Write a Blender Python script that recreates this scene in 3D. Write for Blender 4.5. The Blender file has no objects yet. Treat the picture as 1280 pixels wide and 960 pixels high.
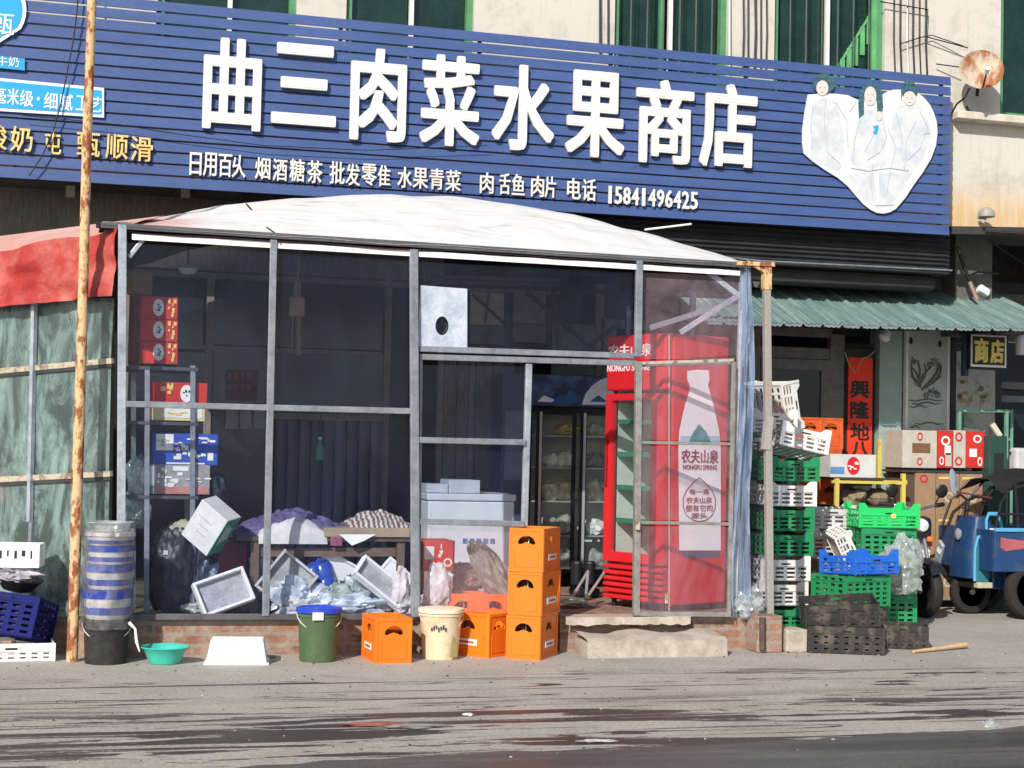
import bpy, bmesh, math, random
from mathutils import Vector, Matrix, Euler, noise
random.seed(7)
scn = bpy.context.scene
COL = scn.collection
V = Vector
R = math.radians

# ------------------------------------------------------------------ camera
FPX, CX, CY = 2000.0, 640.0, 480.0
YAW, PITCH, ROLL = math.atan(0.28), math.atan(0.04), 0.022
CAM = V((0, -10.6, 1.40))
_F = V((math.sin(YAW)*math.cos(PITCH), math.cos(YAW)*math.cos(PITCH), math.sin(PITCH)))
_R0 = V((math.cos(YAW), -math.sin(YAW), 0))
_U0 = _R0.cross(_F)
_R = _R0*math.cos(ROLL) + _U0*math.sin(ROLL)
_U = _U0*math.cos(ROLL) - _R0*math.sin(ROLL)
cd = bpy.data.cameras.new('camera'); cam = bpy.data.objects.new('camera', cd); COL.objects.link(cam)
mw = Matrix.Identity(4)
for i in range(3):
    mw[i][0] = _R[i]; mw[i][1] = _U[i]; mw[i][2] = -_F[i]; mw[i][3] = CAM[i]
cam.matrix_world = mw
cd.sensor_width = 36; cd.lens = 36*FPX/1280; cd.clip_end = 3000; cd.clip_start = .05
scn.camera = cam

def ray(u, v):                       # direction of sight towards a point of the photograph
    return _F + _R*((u-CX)/FPX) - _U*((v-CY)/FPX)
def hit(u, v, p0, n):
    d = ray(u, v); return CAM + d*((p0-CAM).dot(n)/d.dot(n))
def P(u, v, y): return hit(u, v, V((0, y, 0)), V((0, 1, 0)))
def G(u, v, z=0.0): return hit(u, v, V((0, 0, z)), V((0, 0, 1)))
def GY(u, y): q = P(u, 800, y); return V((q.x, y, 0))
def mpp(p): return (V(p)-CAM).dot(_F)/FPX      # metres per photo pixel at a point

# ------------------------------------------------------------------ materials
MATS = {}
def newmat(name):
    m = bpy.data.materials.new(name); m.use_nodes = True
    nt = m.node_tree; nt.nodes.clear()
    return m, nt, nt.nodes, nt.links
def nd(ns, t, **kw):
    n = ns.new(t)
    for k, v in kw.items():
        if k in n.inputs.keys(): n.inputs[k].default_value = v
        else: setattr(n, k, v)
    return n
def c4(c, k=1.0): return (min(1, c[0]*k), min(1, c[1]*k), min(1, c[2]*k), 1)

def pm(name, col, rough=.55, var=.18, sc=5, bump=.15, bsc=60, metal=0, spec=.4, col2=None, lo=.45, hi=.62, stretch=None, glow=0, sheen=0):
    """painted / plastic / fabric surface with cloudy variation, fine grime and small bumps"""
    if name in MATS: return MATS[name]
    m, nt, ns, ln = newmat(name)
    out = nd(ns, 'ShaderNodeOutputMaterial'); b = nd(ns, 'ShaderNodeBsdfPrincipled')
    b.inputs['Roughness'].default_value = rough; b.inputs['Metallic'].default_value = metal
    b.inputs['Specular IOR Level'].default_value = spec
    tc = nd(ns, 'ShaderNodeTexCoord'); mp = nd(ns, 'ShaderNodeMapping')
    ln.new(tc.outputs['Object'], mp.inputs['Vector'])
    if stretch: mp.inputs['Scale'].default_value = stretch
    n1 = nd(ns, 'ShaderNodeTexNoise', Scale=sc, Detail=6, Roughness=.65)
    ln.new(mp.outputs[0], n1.inputs['Vector'])
    mx = nd(ns, 'ShaderNodeMix'); mx.data_type = 'RGBA'
    rp = nd(ns, 'ShaderNodeMapRange')
    if col2 is None:
        rp.inputs[1].default_value = .3; rp.inputs[2].default_value = .7
        mx.inputs[6].default_value = c4(col, 1-var); mx.inputs[7].default_value = c4(col, 1+var)
    else:
        rp.inputs[1].default_value = lo; rp.inputs[2].default_value = hi
        mx.inputs[6].default_value = c4(col); mx.inputs[7].default_value = c4(col2)
    ln.new(n1.outputs[0], rp.inputs[0]); ln.new(rp.outputs[0], mx.inputs[0])
    n2 = nd(ns, 'ShaderNodeTexNoise', Scale=bsc, Detail=4, Roughness=.7)
    ln.new(tc.outputs['Object'], n2.inputs['Vector'])
    mr = nd(ns, 'ShaderNodeMapRange'); mr.inputs[1].default_value = .35; mr.inputs[2].default_value = .65
    mr.inputs[3].default_value = 1-var*.8; mr.inputs[4].default_value = 1
    ln.new(n2.outputs[0], mr.inputs[0])
    mu = nd(ns, 'ShaderNodeMix'); mu.data_type = 'RGBA'; mu.blend_type = 'MULTIPLY'; mu.inputs[0].default_value = 1
    ln.new(mx.outputs[2], mu.inputs[6]); ln.new(mr.outputs[0], mu.inputs[7])
    ln.new(mu.outputs[2], b.inputs['Base Color'])
    if bump:
        bp = nd(ns, 'ShaderNodeBump', Strength=bump, Distance=.01)
        ln.new(n2.outputs[0], bp.inputs['Height']); ln.new(bp.outputs[0], b.inputs['Normal'])
    ln.new(b.outputs[0], out.inputs[0])
    MATS[name] = m
    return m

def film(name, tint, haze, hazecol, gloss=.12, sc=(3, 3, .8), wr=.35, hlo=.35, hhi=.75, rough=.08, gz=.6, bs=1.2):
    """clear plastic sheet: mostly see-through, with milky streaks doubling as painted glare, and wrinkled shine"""
    m, nt, ns, ln = newmat(name)
    out = nd(ns, 'ShaderNodeOutputMaterial')
    tr = nd(ns, 'ShaderNodeBsdfTransparent'); tr.inputs[0].default_value = c4(tint)
    df = nd(ns, 'ShaderNodeBsdfDiffuse'); df.inputs[0].default_value = c4(hazecol)
    tl = nd(ns, 'ShaderNodeBsdfTranslucent'); tl.inputs[0].default_value = c4(hazecol)
    dm = nd(ns, 'ShaderNodeMixShader'); dm.inputs[0].default_value = .4
    ln.new(df.outputs[0], dm.inputs[1]); ln.new(tl.outputs[0], dm.inputs[2])
    gl = nd(ns, 'ShaderNodeBsdfGlossy'); gl.inputs['Roughness'].default_value = rough
    tc = nd(ns, 'ShaderNodeTexCoord'); mp = nd(ns, 'ShaderNodeMapping'); mp.inputs['Scale'].default_value = sc
    ln.new(tc.outputs['Object'], mp.inputs[0])
    n = nd(ns, 'ShaderNodeTexNoise', Scale=2.2, Detail=8, Roughness=.72, Distortion=.6); ln.new(mp.outputs[0], n.inputs['Vector'])
    r = nd(ns, 'ShaderNodeMapRange'); r.inputs[1].default_value = hlo; r.inputs[2].default_value = hhi
    r.inputs[3].default_value = haze*.35; r.inputs[4].default_value = haze*2.0  # haze streaks also imitate glare on the wrinkles
    ln.new(n.outputs[0], r.inputs[0])
    m1 = nd(ns, 'ShaderNodeMixShader'); ln.new(r.outputs[0], m1.inputs[0]); ln.new(tr.outputs[0], m1.inputs[1]); ln.new(dm.outputs[0], m1.inputs[2])
    fr = nd(ns, 'ShaderNodeLayerWeight', Blend=.25); fm = nd(ns, 'ShaderNodeMath', operation='MULTIPLY_ADD')
    fm.inputs[1].default_value = gz; fm.inputs[2].default_value = gloss*.35; ln.new(fr.outputs['Fresnel'], fm.inputs[0])
    fm.use_clamp = True
    n3 = nd(ns, 'ShaderNodeTexNoise', Scale=bs, Detail=2, Distortion=.8); ln.new(mp.outputs[0], n3.inputs['Vector'])
    bp = nd(ns, 'ShaderNodeBump', Strength=wr, Distance=.02); ln.new(n3.outputs[0], bp.inputs['Height'])
    ln.new(bp.outputs[0], gl.inputs['Normal'])
    m2 = nd(ns, 'ShaderNodeMixShader'); ln.new(fm.outputs[0], m2.inputs[0]); ln.new(m1.outputs[0], m2.inputs[1]); ln.new(gl.outputs[0], m2.inputs[2])
    ln.new(m2.outputs[0], out.inputs[0])
    MATS[name] = m
    return m

# ------------------------------------------------------------------ mesh builder
class B:
    def __init__(s): s.v = []; s.f = []; s.mi = []
    def add(s, vs, fs, mi=0, M=None):
        o = len(s.v)
        for p in vs: s.v.append(tuple(M @ V(p)) if M else tuple(p))
        for f in fs: s.f.append([i+o for i in f]); s.mi.append(mi)
        return s
    def box(s, c, d, mi=0, rz=0, M=None, tap=0):
        x, y, z = d[0]/2, d[1]/2, d[2]/2
        k = 1-tap
        vs = [(-x*k, -y*k, -z), (x*k, -y*k, -z), (x*k, y*k, -z), (-x*k, y*k, -z), (-x, -y, z), (x, -y, z), (x, y, z), (-x, y, z)]
        T = Matrix.Translation(c) @ Matrix.Rotation(rz, 4, 'Z')
        if M: T = M @ T
        return s.add(vs, [(0, 3, 2, 1), (4, 5, 6, 7), (0, 1, 5, 4), (1, 2, 6, 5), (2, 3, 7, 6), (3, 0, 4, 7)], mi, T)
    def beam(s, p, q, w, h=None, mi=0, up=V((0, 1, 0)), M=None):
        p = V(p); q = V(q); h = h or w; d = q-p; L = d.length; d.normalize()
        a = d.cross(up)
        if a.length < .01: a = d.cross(V((1, 0, 0)))
        a.normalize(); b = a.cross(d)
        T = Matrix(((a.x, b.x, d.x, p.x), (a.y, b.y, d.y, p.y), (a.z, b.z, d.z, p.z), (0, 0, 0, 1)))
        if M: T = M @ T
        return s.box((0, 0, L/2), (w, h, L), mi, M=T)
    def tube(s, pts, r, n=8, mi=0, M=None, cap=True):
        pts = [V(p) for p in pts]; rs = r if isinstance(r, (list, tuple)) else [r]*len(pts)
        vs = []; fs = []; prev = None
        for i, p in enumerate(pts):
            d = (pts[min(i+1, len(pts)-1)]-pts[max(i-1, 0)]).normalized()
            if prev is None:
                a = d.cross(V((0, 0, 1)))
                if a.length < .1: a = d.cross(V((1, 0, 0)))
            else: a = prev - d*prev.dot(d)
            a.normalize(); prev = a; b = d.cross(a)
            for k in range(n):
                t = 2*math.pi*k/n; vs.append(p + (a*math.cos(t)+b*math.sin(t))*rs[i])
        for i in range(len(pts)-1):
            for k in range(n):
                k2 = (k+1) % n; fs.append((i*n+k, i*n+k2, (i+1)*n+k2, (i+1)*n+k))
        if cap: fs.append(tuple(range(n))[::-1]); fs.append(tuple(range((len(pts)-1)*n, len(pts)*n)))
        return s.add(vs, fs, mi, M)
    def lathe(s, prof, n=24, c=(0, 0, 0), mi=0, M=None, jit=0):
        vs = []; fs = []
        for r, z in prof:
            for k in range(n):
                t = 2*math.pi*k/n; rr = r*(1+random.uniform(-jit, jit))
                vs.append((c[0]+rr*math.cos(t), c[1]+rr*math.sin(t), c[2]+z))
        for i in range(len(prof)-1):
            for k in range(n):
                k2 = (k+1) % n; fs.append((i*n+k, i*n+k2, (i+1)*n+k2, (i+1)*n+k))
        if prof[0][0] > 1e-4: fs.append(tuple(range(n))[::-1])
        if prof[-1][0] > 1e-4: fs.append(tuple(range((len(prof)-1)*n, len(prof)*n)))
        return s.add(vs, fs, mi, M)
    def quad(s, a, b, c, d, mi=0): return s.add([a, b, c, d], [(0, 1, 2, 3)], mi)
    def grid(s, fn, nu, nv, mi=0, M=None):
        vs = [fn(i/nu, j/nv) for j in range(nv+1) for i in range(nu+1)]
        fs = [(j*(nu+1)+i, j*(nu+1)+i+1, (j+1)*(nu+1)+i+1, (j+1)*(nu+1)+i) for j in range(nv) for i in range(nu)]
        return s.add(vs, fs, mi, M)
    def plate(s, loops, t, M=None, mi=0):      # flat outline with holes, local XY, thickness along Z
        cu = bpy.data.curves.new('c', 'CURVE'); cu.dimensions = '2D'; cu.fill_mode = 'BOTH'; cu.extrude = t/2
        for lp in loops:
            sp = cu.splines.new('POLY'); sp.points.add(len(lp)-1)
            for i, (x, y) in enumerate(lp): sp.points[i].co = (x, y, 0, 1)
            sp.use_cyclic_u = True
        o = bpy.data.objects.new('c', cu); COL.objects.link(o)
        dg = bpy.context.evaluated_depsgraph_get(); me = bpy.data.meshes.new_from_object(o.evaluated_get(dg))
        s.add([v.co.copy() for v in me.vertices], [tuple(p.vertices) for p in me.polygons], mi, M)
        bpy.data.objects.remove(o); bpy.data.curves.remove(cu); bpy.data.meshes.remove(me)
        return s
    def text(s, body, c, xd, yd, w, h, depth=.01, bold=.0, mi=0):   # glyphs fitted to w x h round the point c
        cu = bpy.data.curves.new('t', 'FONT'); cu.body = body; cu.size = 1; cu.extrude = .5; cu.resolution_u = 2
        o = bpy.data.objects.new('t', cu); COL.objects.link(o)
        dg = bpy.context.evaluated_depsgraph_get(); me = bpy.data.meshes.new_from_object(o.evaluated_get(dg))
        vs = [v.co.copy() for v in me.vertices]; fs = [tuple(p.vertices) for p in me.polygons]
        bpy.data.objects.remove(o); bpy.data.curves.remove(cu); bpy.data.meshes.remove(me)
        if not vs: return s
        x0 = min(v.x for v in vs); x1 = max(v.x for v in vs); y0 = min(v.y for v in vs); y1 = max(v.y for v in vs)
        xd = V(xd).normalized(); yd = V(yd).normalized(); zd = xd.cross(yd)
        w -= 2*bold*h; h -= 2*bold*h; k = bold*h      # bold: the stroke is thickened by overlaid shifted copies, each a hair deeper
        base = [V(c)+xd*((v.x-(x0+x1)/2)/(x1-x0)*w)+yd*((v.y-(y0+y1)/2)/(y1-y0)*h)+zd*(v.z*depth) for v in vs]
        s.add(base, fs, mi)
        if k:
            for i in range(8):
                a = math.pi*i/4; r = k*(1 if i % 2 == 0 else 1.25)
                s.add([p+xd*(r*math.cos(a))+yd*(r*math.sin(a))-zd*(.0004*(i+1)) for p in base], fs, mi)
        return s
    def obj(s, name, mat, parent=None, world=False, smooth=False, bevel=0, kind=None, sub=0):
        me = bpy.data.meshes.new(name)
        off = V((0, 0, 0))
        if world and parent is not None:
            q = parent
            while q is not None: off += q.location; q = q.parent
        me.from_pydata([V(v)-off for v in s.v], [], s.f); me.validate()
        for m in (mat if isinstance(mat, (list, tuple)) else [mat]): me.materials.append(m)
        if len(me.polygons) == len(s.mi):
            for p, i in zip(me.polygons, s.mi): p.material_index = i
        bm = bmesh.new(); bm.from_mesh(me)
        if len(bm.faces) < 60000: bmesh.ops.recalc_face_normals(bm, faces=bm.faces)
        bm.to_mesh(me); bm.free()
        if smooth:
            for p in me.polygons: p.use_smooth = True
            me.set_sharp_from_angle(angle=R(42))
        o = bpy.data.objects.new(name, me); COL.objects.link(o); o.parent = parent
        if bevel:
            md = o.modifiers.new('bevel', 'BEVEL'); md.width = bevel; md.segments = 2; md.limit_method = 'ANGLE'; md.angle_limit = R(40)
        if sub:
            md = o.modifiers.new('sub', 'SUBSURF'); md.levels = sub; md.render_levels = sub
        if kind: o['kind'] = kind
        return o

def thing(name, label, cat, loc=(0, 0, 0), rz=0, group=None, rot=None):
    o = bpy.data.objects.new(name, None); COL.objects.link(o); o.empty_display_size = .1
    o.location = loc; o.rotation_euler = rot if rot else (0, 0, rz)
    o['label'] = label; o['category'] = cat
    if group: o['group'] = group
    return o
def tag(o, label, cat, group=None):
    o['label'] = label; o['category'] = cat
    if group: o['group'] = group
    return o
def dup(root, loc, rz=0, label=None, group=None, rot=None, swap=None, scale=None):
    def cp(o, par):
        c = o.copy(); COL.objects.link(c)
        if par is not None: c.parent = par
        if swap and c.type == 'MESH':
            c.data = c.data.copy() if any(m in swap for m in o.data.materials) else c.data
            for i, m in enumerate(c.data.materials):
                if m in swap: c.data.materials[i] = swap[m]
        for ch in list(kids[o]): cp(ch, c)
        return c
    kids = {}
    allo = list(COL.objects)
    def walk(o):
        kids[o] = [x for x in allo if x.parent == o]
        for x in kids[o]: walk(x)
    walk(root)
    r = cp(root, None); r.location = loc; r.rotation_euler = rot if rot else (0, 0, rz)
    if scale: r.scale = scale
    if label: r['label'] = label
    if group: r['group'] = group
    elif 'group' in r and group == '': del r['group']
    return r
def crumple(b, cen, size, seed, n=3, amp=.25, fl=.0, sc=1.6, M=None, mi=0):   # a creased lump (bag, cloth bundle)
    bm = bmesh.new(); bmesh.ops.create_icosphere(bm, subdivisions=n, radius=1)
    vs = []
    for v in bm.verts:
        p = v.co.copy(); q = p*sc+V((seed*3.1, seed*1.7, seed*.9))
        k = 1+amp*(noise.noise(q)*1.2+abs(noise.noise(q*2.3))*1.1+.5*noise.noise(q*5))
        p = p*k
        if p.z < fl-1: p.z = fl-1
        vs.append((cen[0]+p.x*size[0]/2, cen[1]+p.y*size[1]/2, cen[2]+p.z*size[2]/2))
    fs = [tuple(v.index for v in f.verts) for f in bm.faces]; bm.free()
    return b.add(vs, fs, mi, M)
def rect(x0, y0, x1, y1): return [(x0, y0), (x1, y0), (x1, y1), (x0, y1)]
def arc(cx, cy, rx, ry, a0, a1, n): return [(cx+rx*math.cos(a0+(a1-a0)*i/n), cy+ry*math.sin(a0+(a1-a0)*i/n)) for i in range(n+1)]
# ------------------------------------------------------------------ light
SUN_EL, SUN_AZ = R(31.5), R(-36)      # azimuth of the sun seen from above: to the left behind the camera
w = bpy.data.worlds.new('World'); scn.world = w; w.use_nodes = True
nt = w.node_tree; bg = nt.nodes['Background']
sky = nt.nodes.new('ShaderNodeTexSky'); sky.sky_type = 'NISHITA'; sky.sun_disc = False
sky.sun_elevation = SUN_EL; sky.sun_rotation = R(180)-SUN_AZ*-1
nt.links.new(sky.outputs[0], bg.inputs[0]); bg.inputs[1].default_value = .125
sd = V((math.sin(SUN_AZ)*math.cos(SUN_EL), -math.cos(SUN_AZ)*math.cos(SUN_EL), math.sin(SUN_EL)))  # towards the sun
ld = bpy.data.lights.new('sun', 'SUN'); ld.energy = 5.0; ld.angle = R(.5); ld.color = (1, .94, .86)
lo = bpy.data.objects.new('sun', ld); COL.objects.link(lo); lo.rotation_euler = sd.to_track_quat('Z', 'Y').to_euler(); lo.location = (-6, -8, 9)
sky.sun_rotation = math.atan2(sd.x, sd.y)
scn.view_settings.view_transform = 'Standard'; scn.view_settings.look = 'None'; scn.view_settings.exposure = 0
scn.cycles.transparent_max_bounces = 24; scn.cycles.max_bounces = 8; scn.cycles.sample_clamp_indirect = 4
scn.cycles.use_denoising = True

# ------------------------------------------------------------------ shared materials
GALV = pm('galvanised', (.34, .37, .41), .42, .25, 9, .1, 50, metal=.35, col2=(.20, .22, .25), lo=.35, hi=.7)
CREAMFR = pm('old_cream_frame', (.50, .44, .34), .6, .2, 14, .1, 60, col2=(.20, .15, .10), lo=.5, hi=.62)
DKFR = pm('dark_frame', (.05, .05, .05), .5, .2)
RUST = pm('rusty_pole', (.30, .10, .04), .8, .3, 4, .5, 70, col2=(.72, .50, .27), lo=.44, hi=.52, stretch=(5, 5, 2.2))
RUSTGREY = pm('rust_grey', (.30, .13, .06), .75, .3, 3, .4, 60, col2=(.38, .36, .34), lo=.38, hi=.5)
WHITE = pm('white_plastic', (.80, .79, .76), .45, .05, 6, .05)
WHITEG = pm('grubby_white', (.78, .76, .72), .55, .12, 10, .1)
FOAM = pm('white_foam', (.86, .86, .85), .8, .04, 12, .25, 160)
BLACK = pm('black_plastic', (.018, .018, .02), .4, .25)
DARK = pm('dark_void', (.012, .012, .014), .8, .2)
RUBBER = pm('rubber', (.02, .02, .02), .75, .2)
CHROME = pm('chrome', (.65, .65, .66), .2, .1, metal=.9)
ORANGE = pm('orange_crate', (.86, .19, .012), .42, .10, 16, .12, 50, col2=(.62, .20, .06), lo=.60, hi=.74)
RED = pm('red_enamel', (.62, .018, .025), .3, .08, 4, .05)
REDC = pm('red_card', (.56, .03, .02), .6, .12, 8)
BROWNC = pm('brown_card', (.36, .22, .12), .8, .15, 10, .1)
GREENC = pm('green_crate', (.02, .27, .10), .5, .22, 11, .15, 50, col2=(.11, .27, .15), lo=.55, hi=.72)
LGREEN = pm('bright_green_crate', (.02, .55, .13), .45, .12, 14, .12, 50, col2=(.14, .50, .20), lo=.58, hi=.74)
BLUEC = pm('blue_crate', (.02, .14, .64), .45, .12, 14, .12, 50, col2=(.12, .22, .52), lo=.56, hi=.74)
NAVYC = pm('navy_plastic', (.004, .008, .12), .6, .3, 14, .1, spec=.12)
BLACKC = pm('grubby_black_crate', (.028, .026, .024), .7, .35, 9, .2, 50, col2=(.14, .115, .09), lo=.5, hi=.70)
WOOD = pm('wood', (.30, .17, .09), .7, .25, 6, .2, 30, stretch=(1, 1, 8))
PLANK = pm('pale_wood', (.62, .42, .24), .7, .15, 6, .2, 30, stretch=(8, 1, 1))
FILM = film('clear_film', (.84, .88, .95), .042, (.17, .24, .56), .03, sc=(1.6, 1.6, .7), wr=.25, rough=.14)
FILM2 = film('door_film', (.96, .92, .95), .15, (.86, .62, .74), .06, sc=(1.6, 1.6, .7), wr=.5, rough=.12)  # pink haze in the film colour imitates glare over the fridge side
FILMB = film('blue_film', (.55, .68, .88), .55, (.45, .58, .80), .3, sc=(9, 9, .7), wr=.9)
FILMG = film('green_film', (.58, .80, .77), .52, (.42, .60, .57), .14, sc=(2.4, 2.4, .9), wr=.35, hlo=.42, hhi=.66, rough=.25)
FILMS = film('side_film_clear', (.86, .89, .93), .03, (.50, .60, .82), .01, wr=.5, gz=.03)
BAGF = film('bag_film', (.85, .88, .88), .45, (.80, .84, .84), .3, sc=(6, 6, 6), wr=.8, rough=.15)
GLASS = film('glass_pane', (.95, .97, .96), .02, (.6, .65, .65), .05, wr=.0, rough=.02)
DGLASS = pm('dark_glass', (.010, .012, .022), .22, .5, 3, .02, spec=.6)

def brickmat(name, c1, c2, mortar, scale, dirt=(.5, .42, .35)):
    m, nt, ns, ln = newmat(name)
    out = nd(ns, 'ShaderNodeOutputMaterial'); b = nd(ns, 'ShaderNodeBsdfPrincipled', Roughness=.85)
    tc = nd(ns, 'ShaderNodeTexCoord'); sx = nd(ns, 'ShaderNodeSeparateXYZ'); cx = nd(ns, 'ShaderNodeCombineXYZ')
    ln.new(tc.outputs['Object'], sx.inputs[0]); ad = nd(ns, 'ShaderNodeMath', operation='ADD')
    ln.new(sx.outputs[0], ad.inputs[0]); ln.new(sx.outputs[1], ad.inputs[1]); ln.new(ad.outputs[0], cx.inputs[0]); ln.new(sx.outputs[2], cx.inputs[1])
    br = nd(ns, 'ShaderNodeTexBrick'); br.inputs['Color1'].default_value = c4(c1); br.inputs['Color2'].default_value = c4(c2); br.inputs['Mortar'].default_value = c4(mortar)
    br.inputs['Scale'].default_value = scale; br.inputs['Mortar Size'].default_value = .025; br.inputs['Brick Width'].default_value = .5; br.inputs['Row Height'].default_value = .145
    ln.new(cx.outputs[0], br.inputs['Vector'])
    n = nd(ns, 'ShaderNodeTexNoise', Scale=9, Detail=8, Roughness=.75); ln.new(tc.outputs['Object'], n.inputs['Vector'])
    r = nd(ns, 'ShaderNodeMapRange'); r.inputs[1].default_value = .42; r.inputs[2].default_value = .66; ln.new(n.outputs[0], r.inputs[0])
    mx = nd(ns, 'ShaderNodeMix'); mx.data_type = 'RGBA'; ln.new(r.outputs[0], mx.inputs[0]); ln.new(br.outputs[0], mx.inputs[6]); mx.inputs[7].default_value = c4(dirt)
    ln.new(mx.outputs[2], b.inputs['Base Color'])
    bp = nd(ns, 'ShaderNodeBump', Strength=.7, Distance=.02); ln.new(n.outputs[0], bp.inputs['Height']); ln.new(bp.outputs[0], b.inputs['Normal'])
    ln.new(b.outputs[0], out.inputs[0]); MATS[name] = m; return m
BRICK = brickmat('old_brick', (.33, .15, .09), (.17, .085, .06), (.26, .22, .18), 2.0, dirt=(.38, .30, .24))
CONC = pm('worn_concrete', (.52, .46, .39), .9, .2, 6, .5, 40, col2=(.30, .25, .20), lo=.42, hi=.75)

# ------------------------------------------------------------------ ground
def streaks(ns, ln, tc, sx, sy, lo, hi, det=5, dist=.6, rot=0):
    mp = nd(ns, 'ShaderNodeMapping'); mp.inputs['Scale'].default_value = (sx, sy, 1); mp.inputs['Rotation'].default_value = (0, 0, rot)
    ln.new(tc.outputs['Object'], mp.inputs[0])
    n = nd(ns, 'ShaderNodeTexNoise', Scale=1, Detail=det, Roughness=.6, Distortion=dist); ln.new(mp.outputs[0], n.inputs['Vector'])
    r = nd(ns, 'ShaderNodeMapRange'); r.inputs[1].default_value = lo; r.inputs[2].default_value = hi
    nf = nd(ns, 'ShaderNodeTexNoise', Scale=38, Detail=4, Roughness=.75); ln.new(tc.outputs['Object'], nf.inputs['Vector'])
    ma = nd(ns, 'ShaderNodeMath', operation='MULTIPLY_ADD'); ma.inputs[1].default_value = .09 if hi-lo < .1 else 0; ln.new(nf.outputs[0], ma.inputs[0]); ln.new(n.outputs[0], ma.inputs[2])
    mb = nd(ns, 'ShaderNodeMath', operation='SUBTRACT'); mb.inputs[1].default_value = .045 if hi-lo < .1 else 0; ln.new(ma.outputs[0], mb.inputs[0]); ln.new(mb.outputs[0], r.inputs[0])
    return r.outputs[0], n.outputs[0]
def mth(ns, ln, op, a, b_, clamp=False):
    m = nd(ns, 'ShaderNodeMath', operation=op); m.use_clamp = clamp
    for i, x in enumerate((a, b_)):
        if isinstance(x, (int, float)): m.inputs[i].default_value = x
        else: ln.new(x, m.inputs[i])
    return m.outputs[0]
m, nt, ns, ln = newmat('pavement')
out = nd(ns, 'ShaderNodeOutputMaterial'); b = nd(ns, 'ShaderNodeBsdfPrincipled')
tc = nd(ns, 'ShaderNodeTexCoord'); sx = nd(ns, 'ShaderNodeSeparateXYZ'); ln.new(tc.outputs['Object'], sx.inputs[0])
base = nd(ns, 'ShaderNodeTexNoise', Scale=1.3, Detail=8, Roughness=.7); ln.new(tc.outputs['Object'], base.inputs['Vector'])
fine = nd(ns, 'ShaderNodeTexNoise', Scale=42, Detail=6, Roughness=.9); ln.new(tc.outputs['Object'], fine.inputs['Vector'])
mx = nd(ns, 'ShaderNodeMix'); mx.data_type = 'RGBA'; mx.inputs[6].default_value = (.335, .305, .268, 1); mx.inputs[7].default_value = (.47, .435, .385, 1)
rr = nd(ns, 'ShaderNodeMapRange'); rr.inputs[1].default_value = .3; rr.inputs[2].default_value = .7; ln.new(base.outputs[0], rr.inputs[0]); ln.new(rr.outputs[0], mx.inputs[0])
fr_ = nd(ns, 'ShaderNodeMapRange'); fr_.inputs[1].default_value = .3; fr_.inputs[2].default_value = .7; fr_.inputs[3].default_value = .5; fr_.inputs[4].default_value = 1.38; ln.new(fine.outputs[0], fr_.inputs[0])
mu = nd(ns, 'ShaderNodeMix'); mu.data_type = 'RGBA'; mu.blend_type = 'MULTIPLY'; mu.inputs[0].default_value = 1
ln.new(mx.outputs[2], mu.inputs[6]); ln.new(fr_.outputs[0], mu.inputs[7])
# wet trails: denser towards the road, sparse and ragged further in
s1, _ = streaks(ns, ln, tc, .42, 4.6, .520, .535, 7, .9, R(2))
zone1 = nd(ns, 'ShaderNodeMapRange'); zone1.inputs[1].default_value = -1.75; zone1.inputs[2].default_value = -2.35; ln.new(sx.outputs[1], zone1.inputs[0])
s2, _ = streaks(ns, ln, tc, .9, 6.0, .605, .620, 6, 1.4, R(-4))
s3, _ = streaks(ns, ln, tc, .22, 11.0, .60, .625, 4, .3, R(1.2))
zone2 = nd(ns, 'ShaderNodeMapRange'); zone2.inputs[1].default_value = -.7; zone2.inputs[2].default_value = -1.2; ln.new(sx.outputs[1], zone2.inputs[0])
wet = mth(ns, ln, 'MAXIMUM', mth(ns, ln, 'MULTIPLY', s1, zone1.outputs[0]), mth(ns, ln, 'MULTIPLY', mth(ns, ln, 'MAXIMUM', s2, s3), zone2.outputs[0]), True)
wm = nd(ns, 'ShaderNodeMix'); wm.data_type = 'RGBA'; ln.new(wet, wm.inputs[0]); ln.new(mu.outputs[2], wm.inputs[6]); wm.inputs[7].default_value = (.055, .045, .042, 1)
ln.new(wm.outputs[2], b.inputs['Base Color'])
rg = nd(ns, 'ShaderNodeMapRange'); rg.inputs[3].default_value = .92; rg.inputs[4].default_value = .38; ln.new(wet, rg.inputs[0]); ln.new(rg.outputs[0], b.inputs['Roughness'])
b.inputs['Specular IOR Level'].default_value = .3
bp = nd(ns, 'ShaderNodeBump', Strength=.35, Distance=.01); ln.new(fine.outputs[0], bp.inputs['Height']); ln.new(bp.outputs[0], b.inputs['Normal'])
ln.new(b.outputs[0], out.inputs[0]); PAVE = m

m, nt, ns, ln = newmat('wet_asphalt')
out = nd(ns, 'ShaderNodeOutputMaterial'); b = nd(ns, 'ShaderNodeBsdfPrincipled')
tc = nd(ns, 'ShaderNodeTexCoord')
a1, n1 = streaks(ns, ln, tc, .5, 4.0, .35, .68, 8, .8)
fine = nd(ns, 'ShaderNodeTexNoise', Scale=110, Detail=3, Roughness=.85); ln.new(tc.outputs['Object'], fine.inputs['Vector'])
mx = nd(ns, 'ShaderNodeMix'); mx.data_type = 'RGBA'; mx.inputs[6].default_value = (.045, .044, .046, 1); mx.inputs[7].default_value = (.135, .125, .118, 1); ln.new(a1, mx.inputs[0])
fr_ = nd(ns, 'ShaderNodeMapRange'); fr_.inputs[1].default_value = .35; fr_.inputs[2].default_value = .7; fr_.inputs[3].default_value = .6; fr_.inputs[4].default_value = 1.7; ln.new(fine.outputs[0], fr_.inputs[0])
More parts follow.
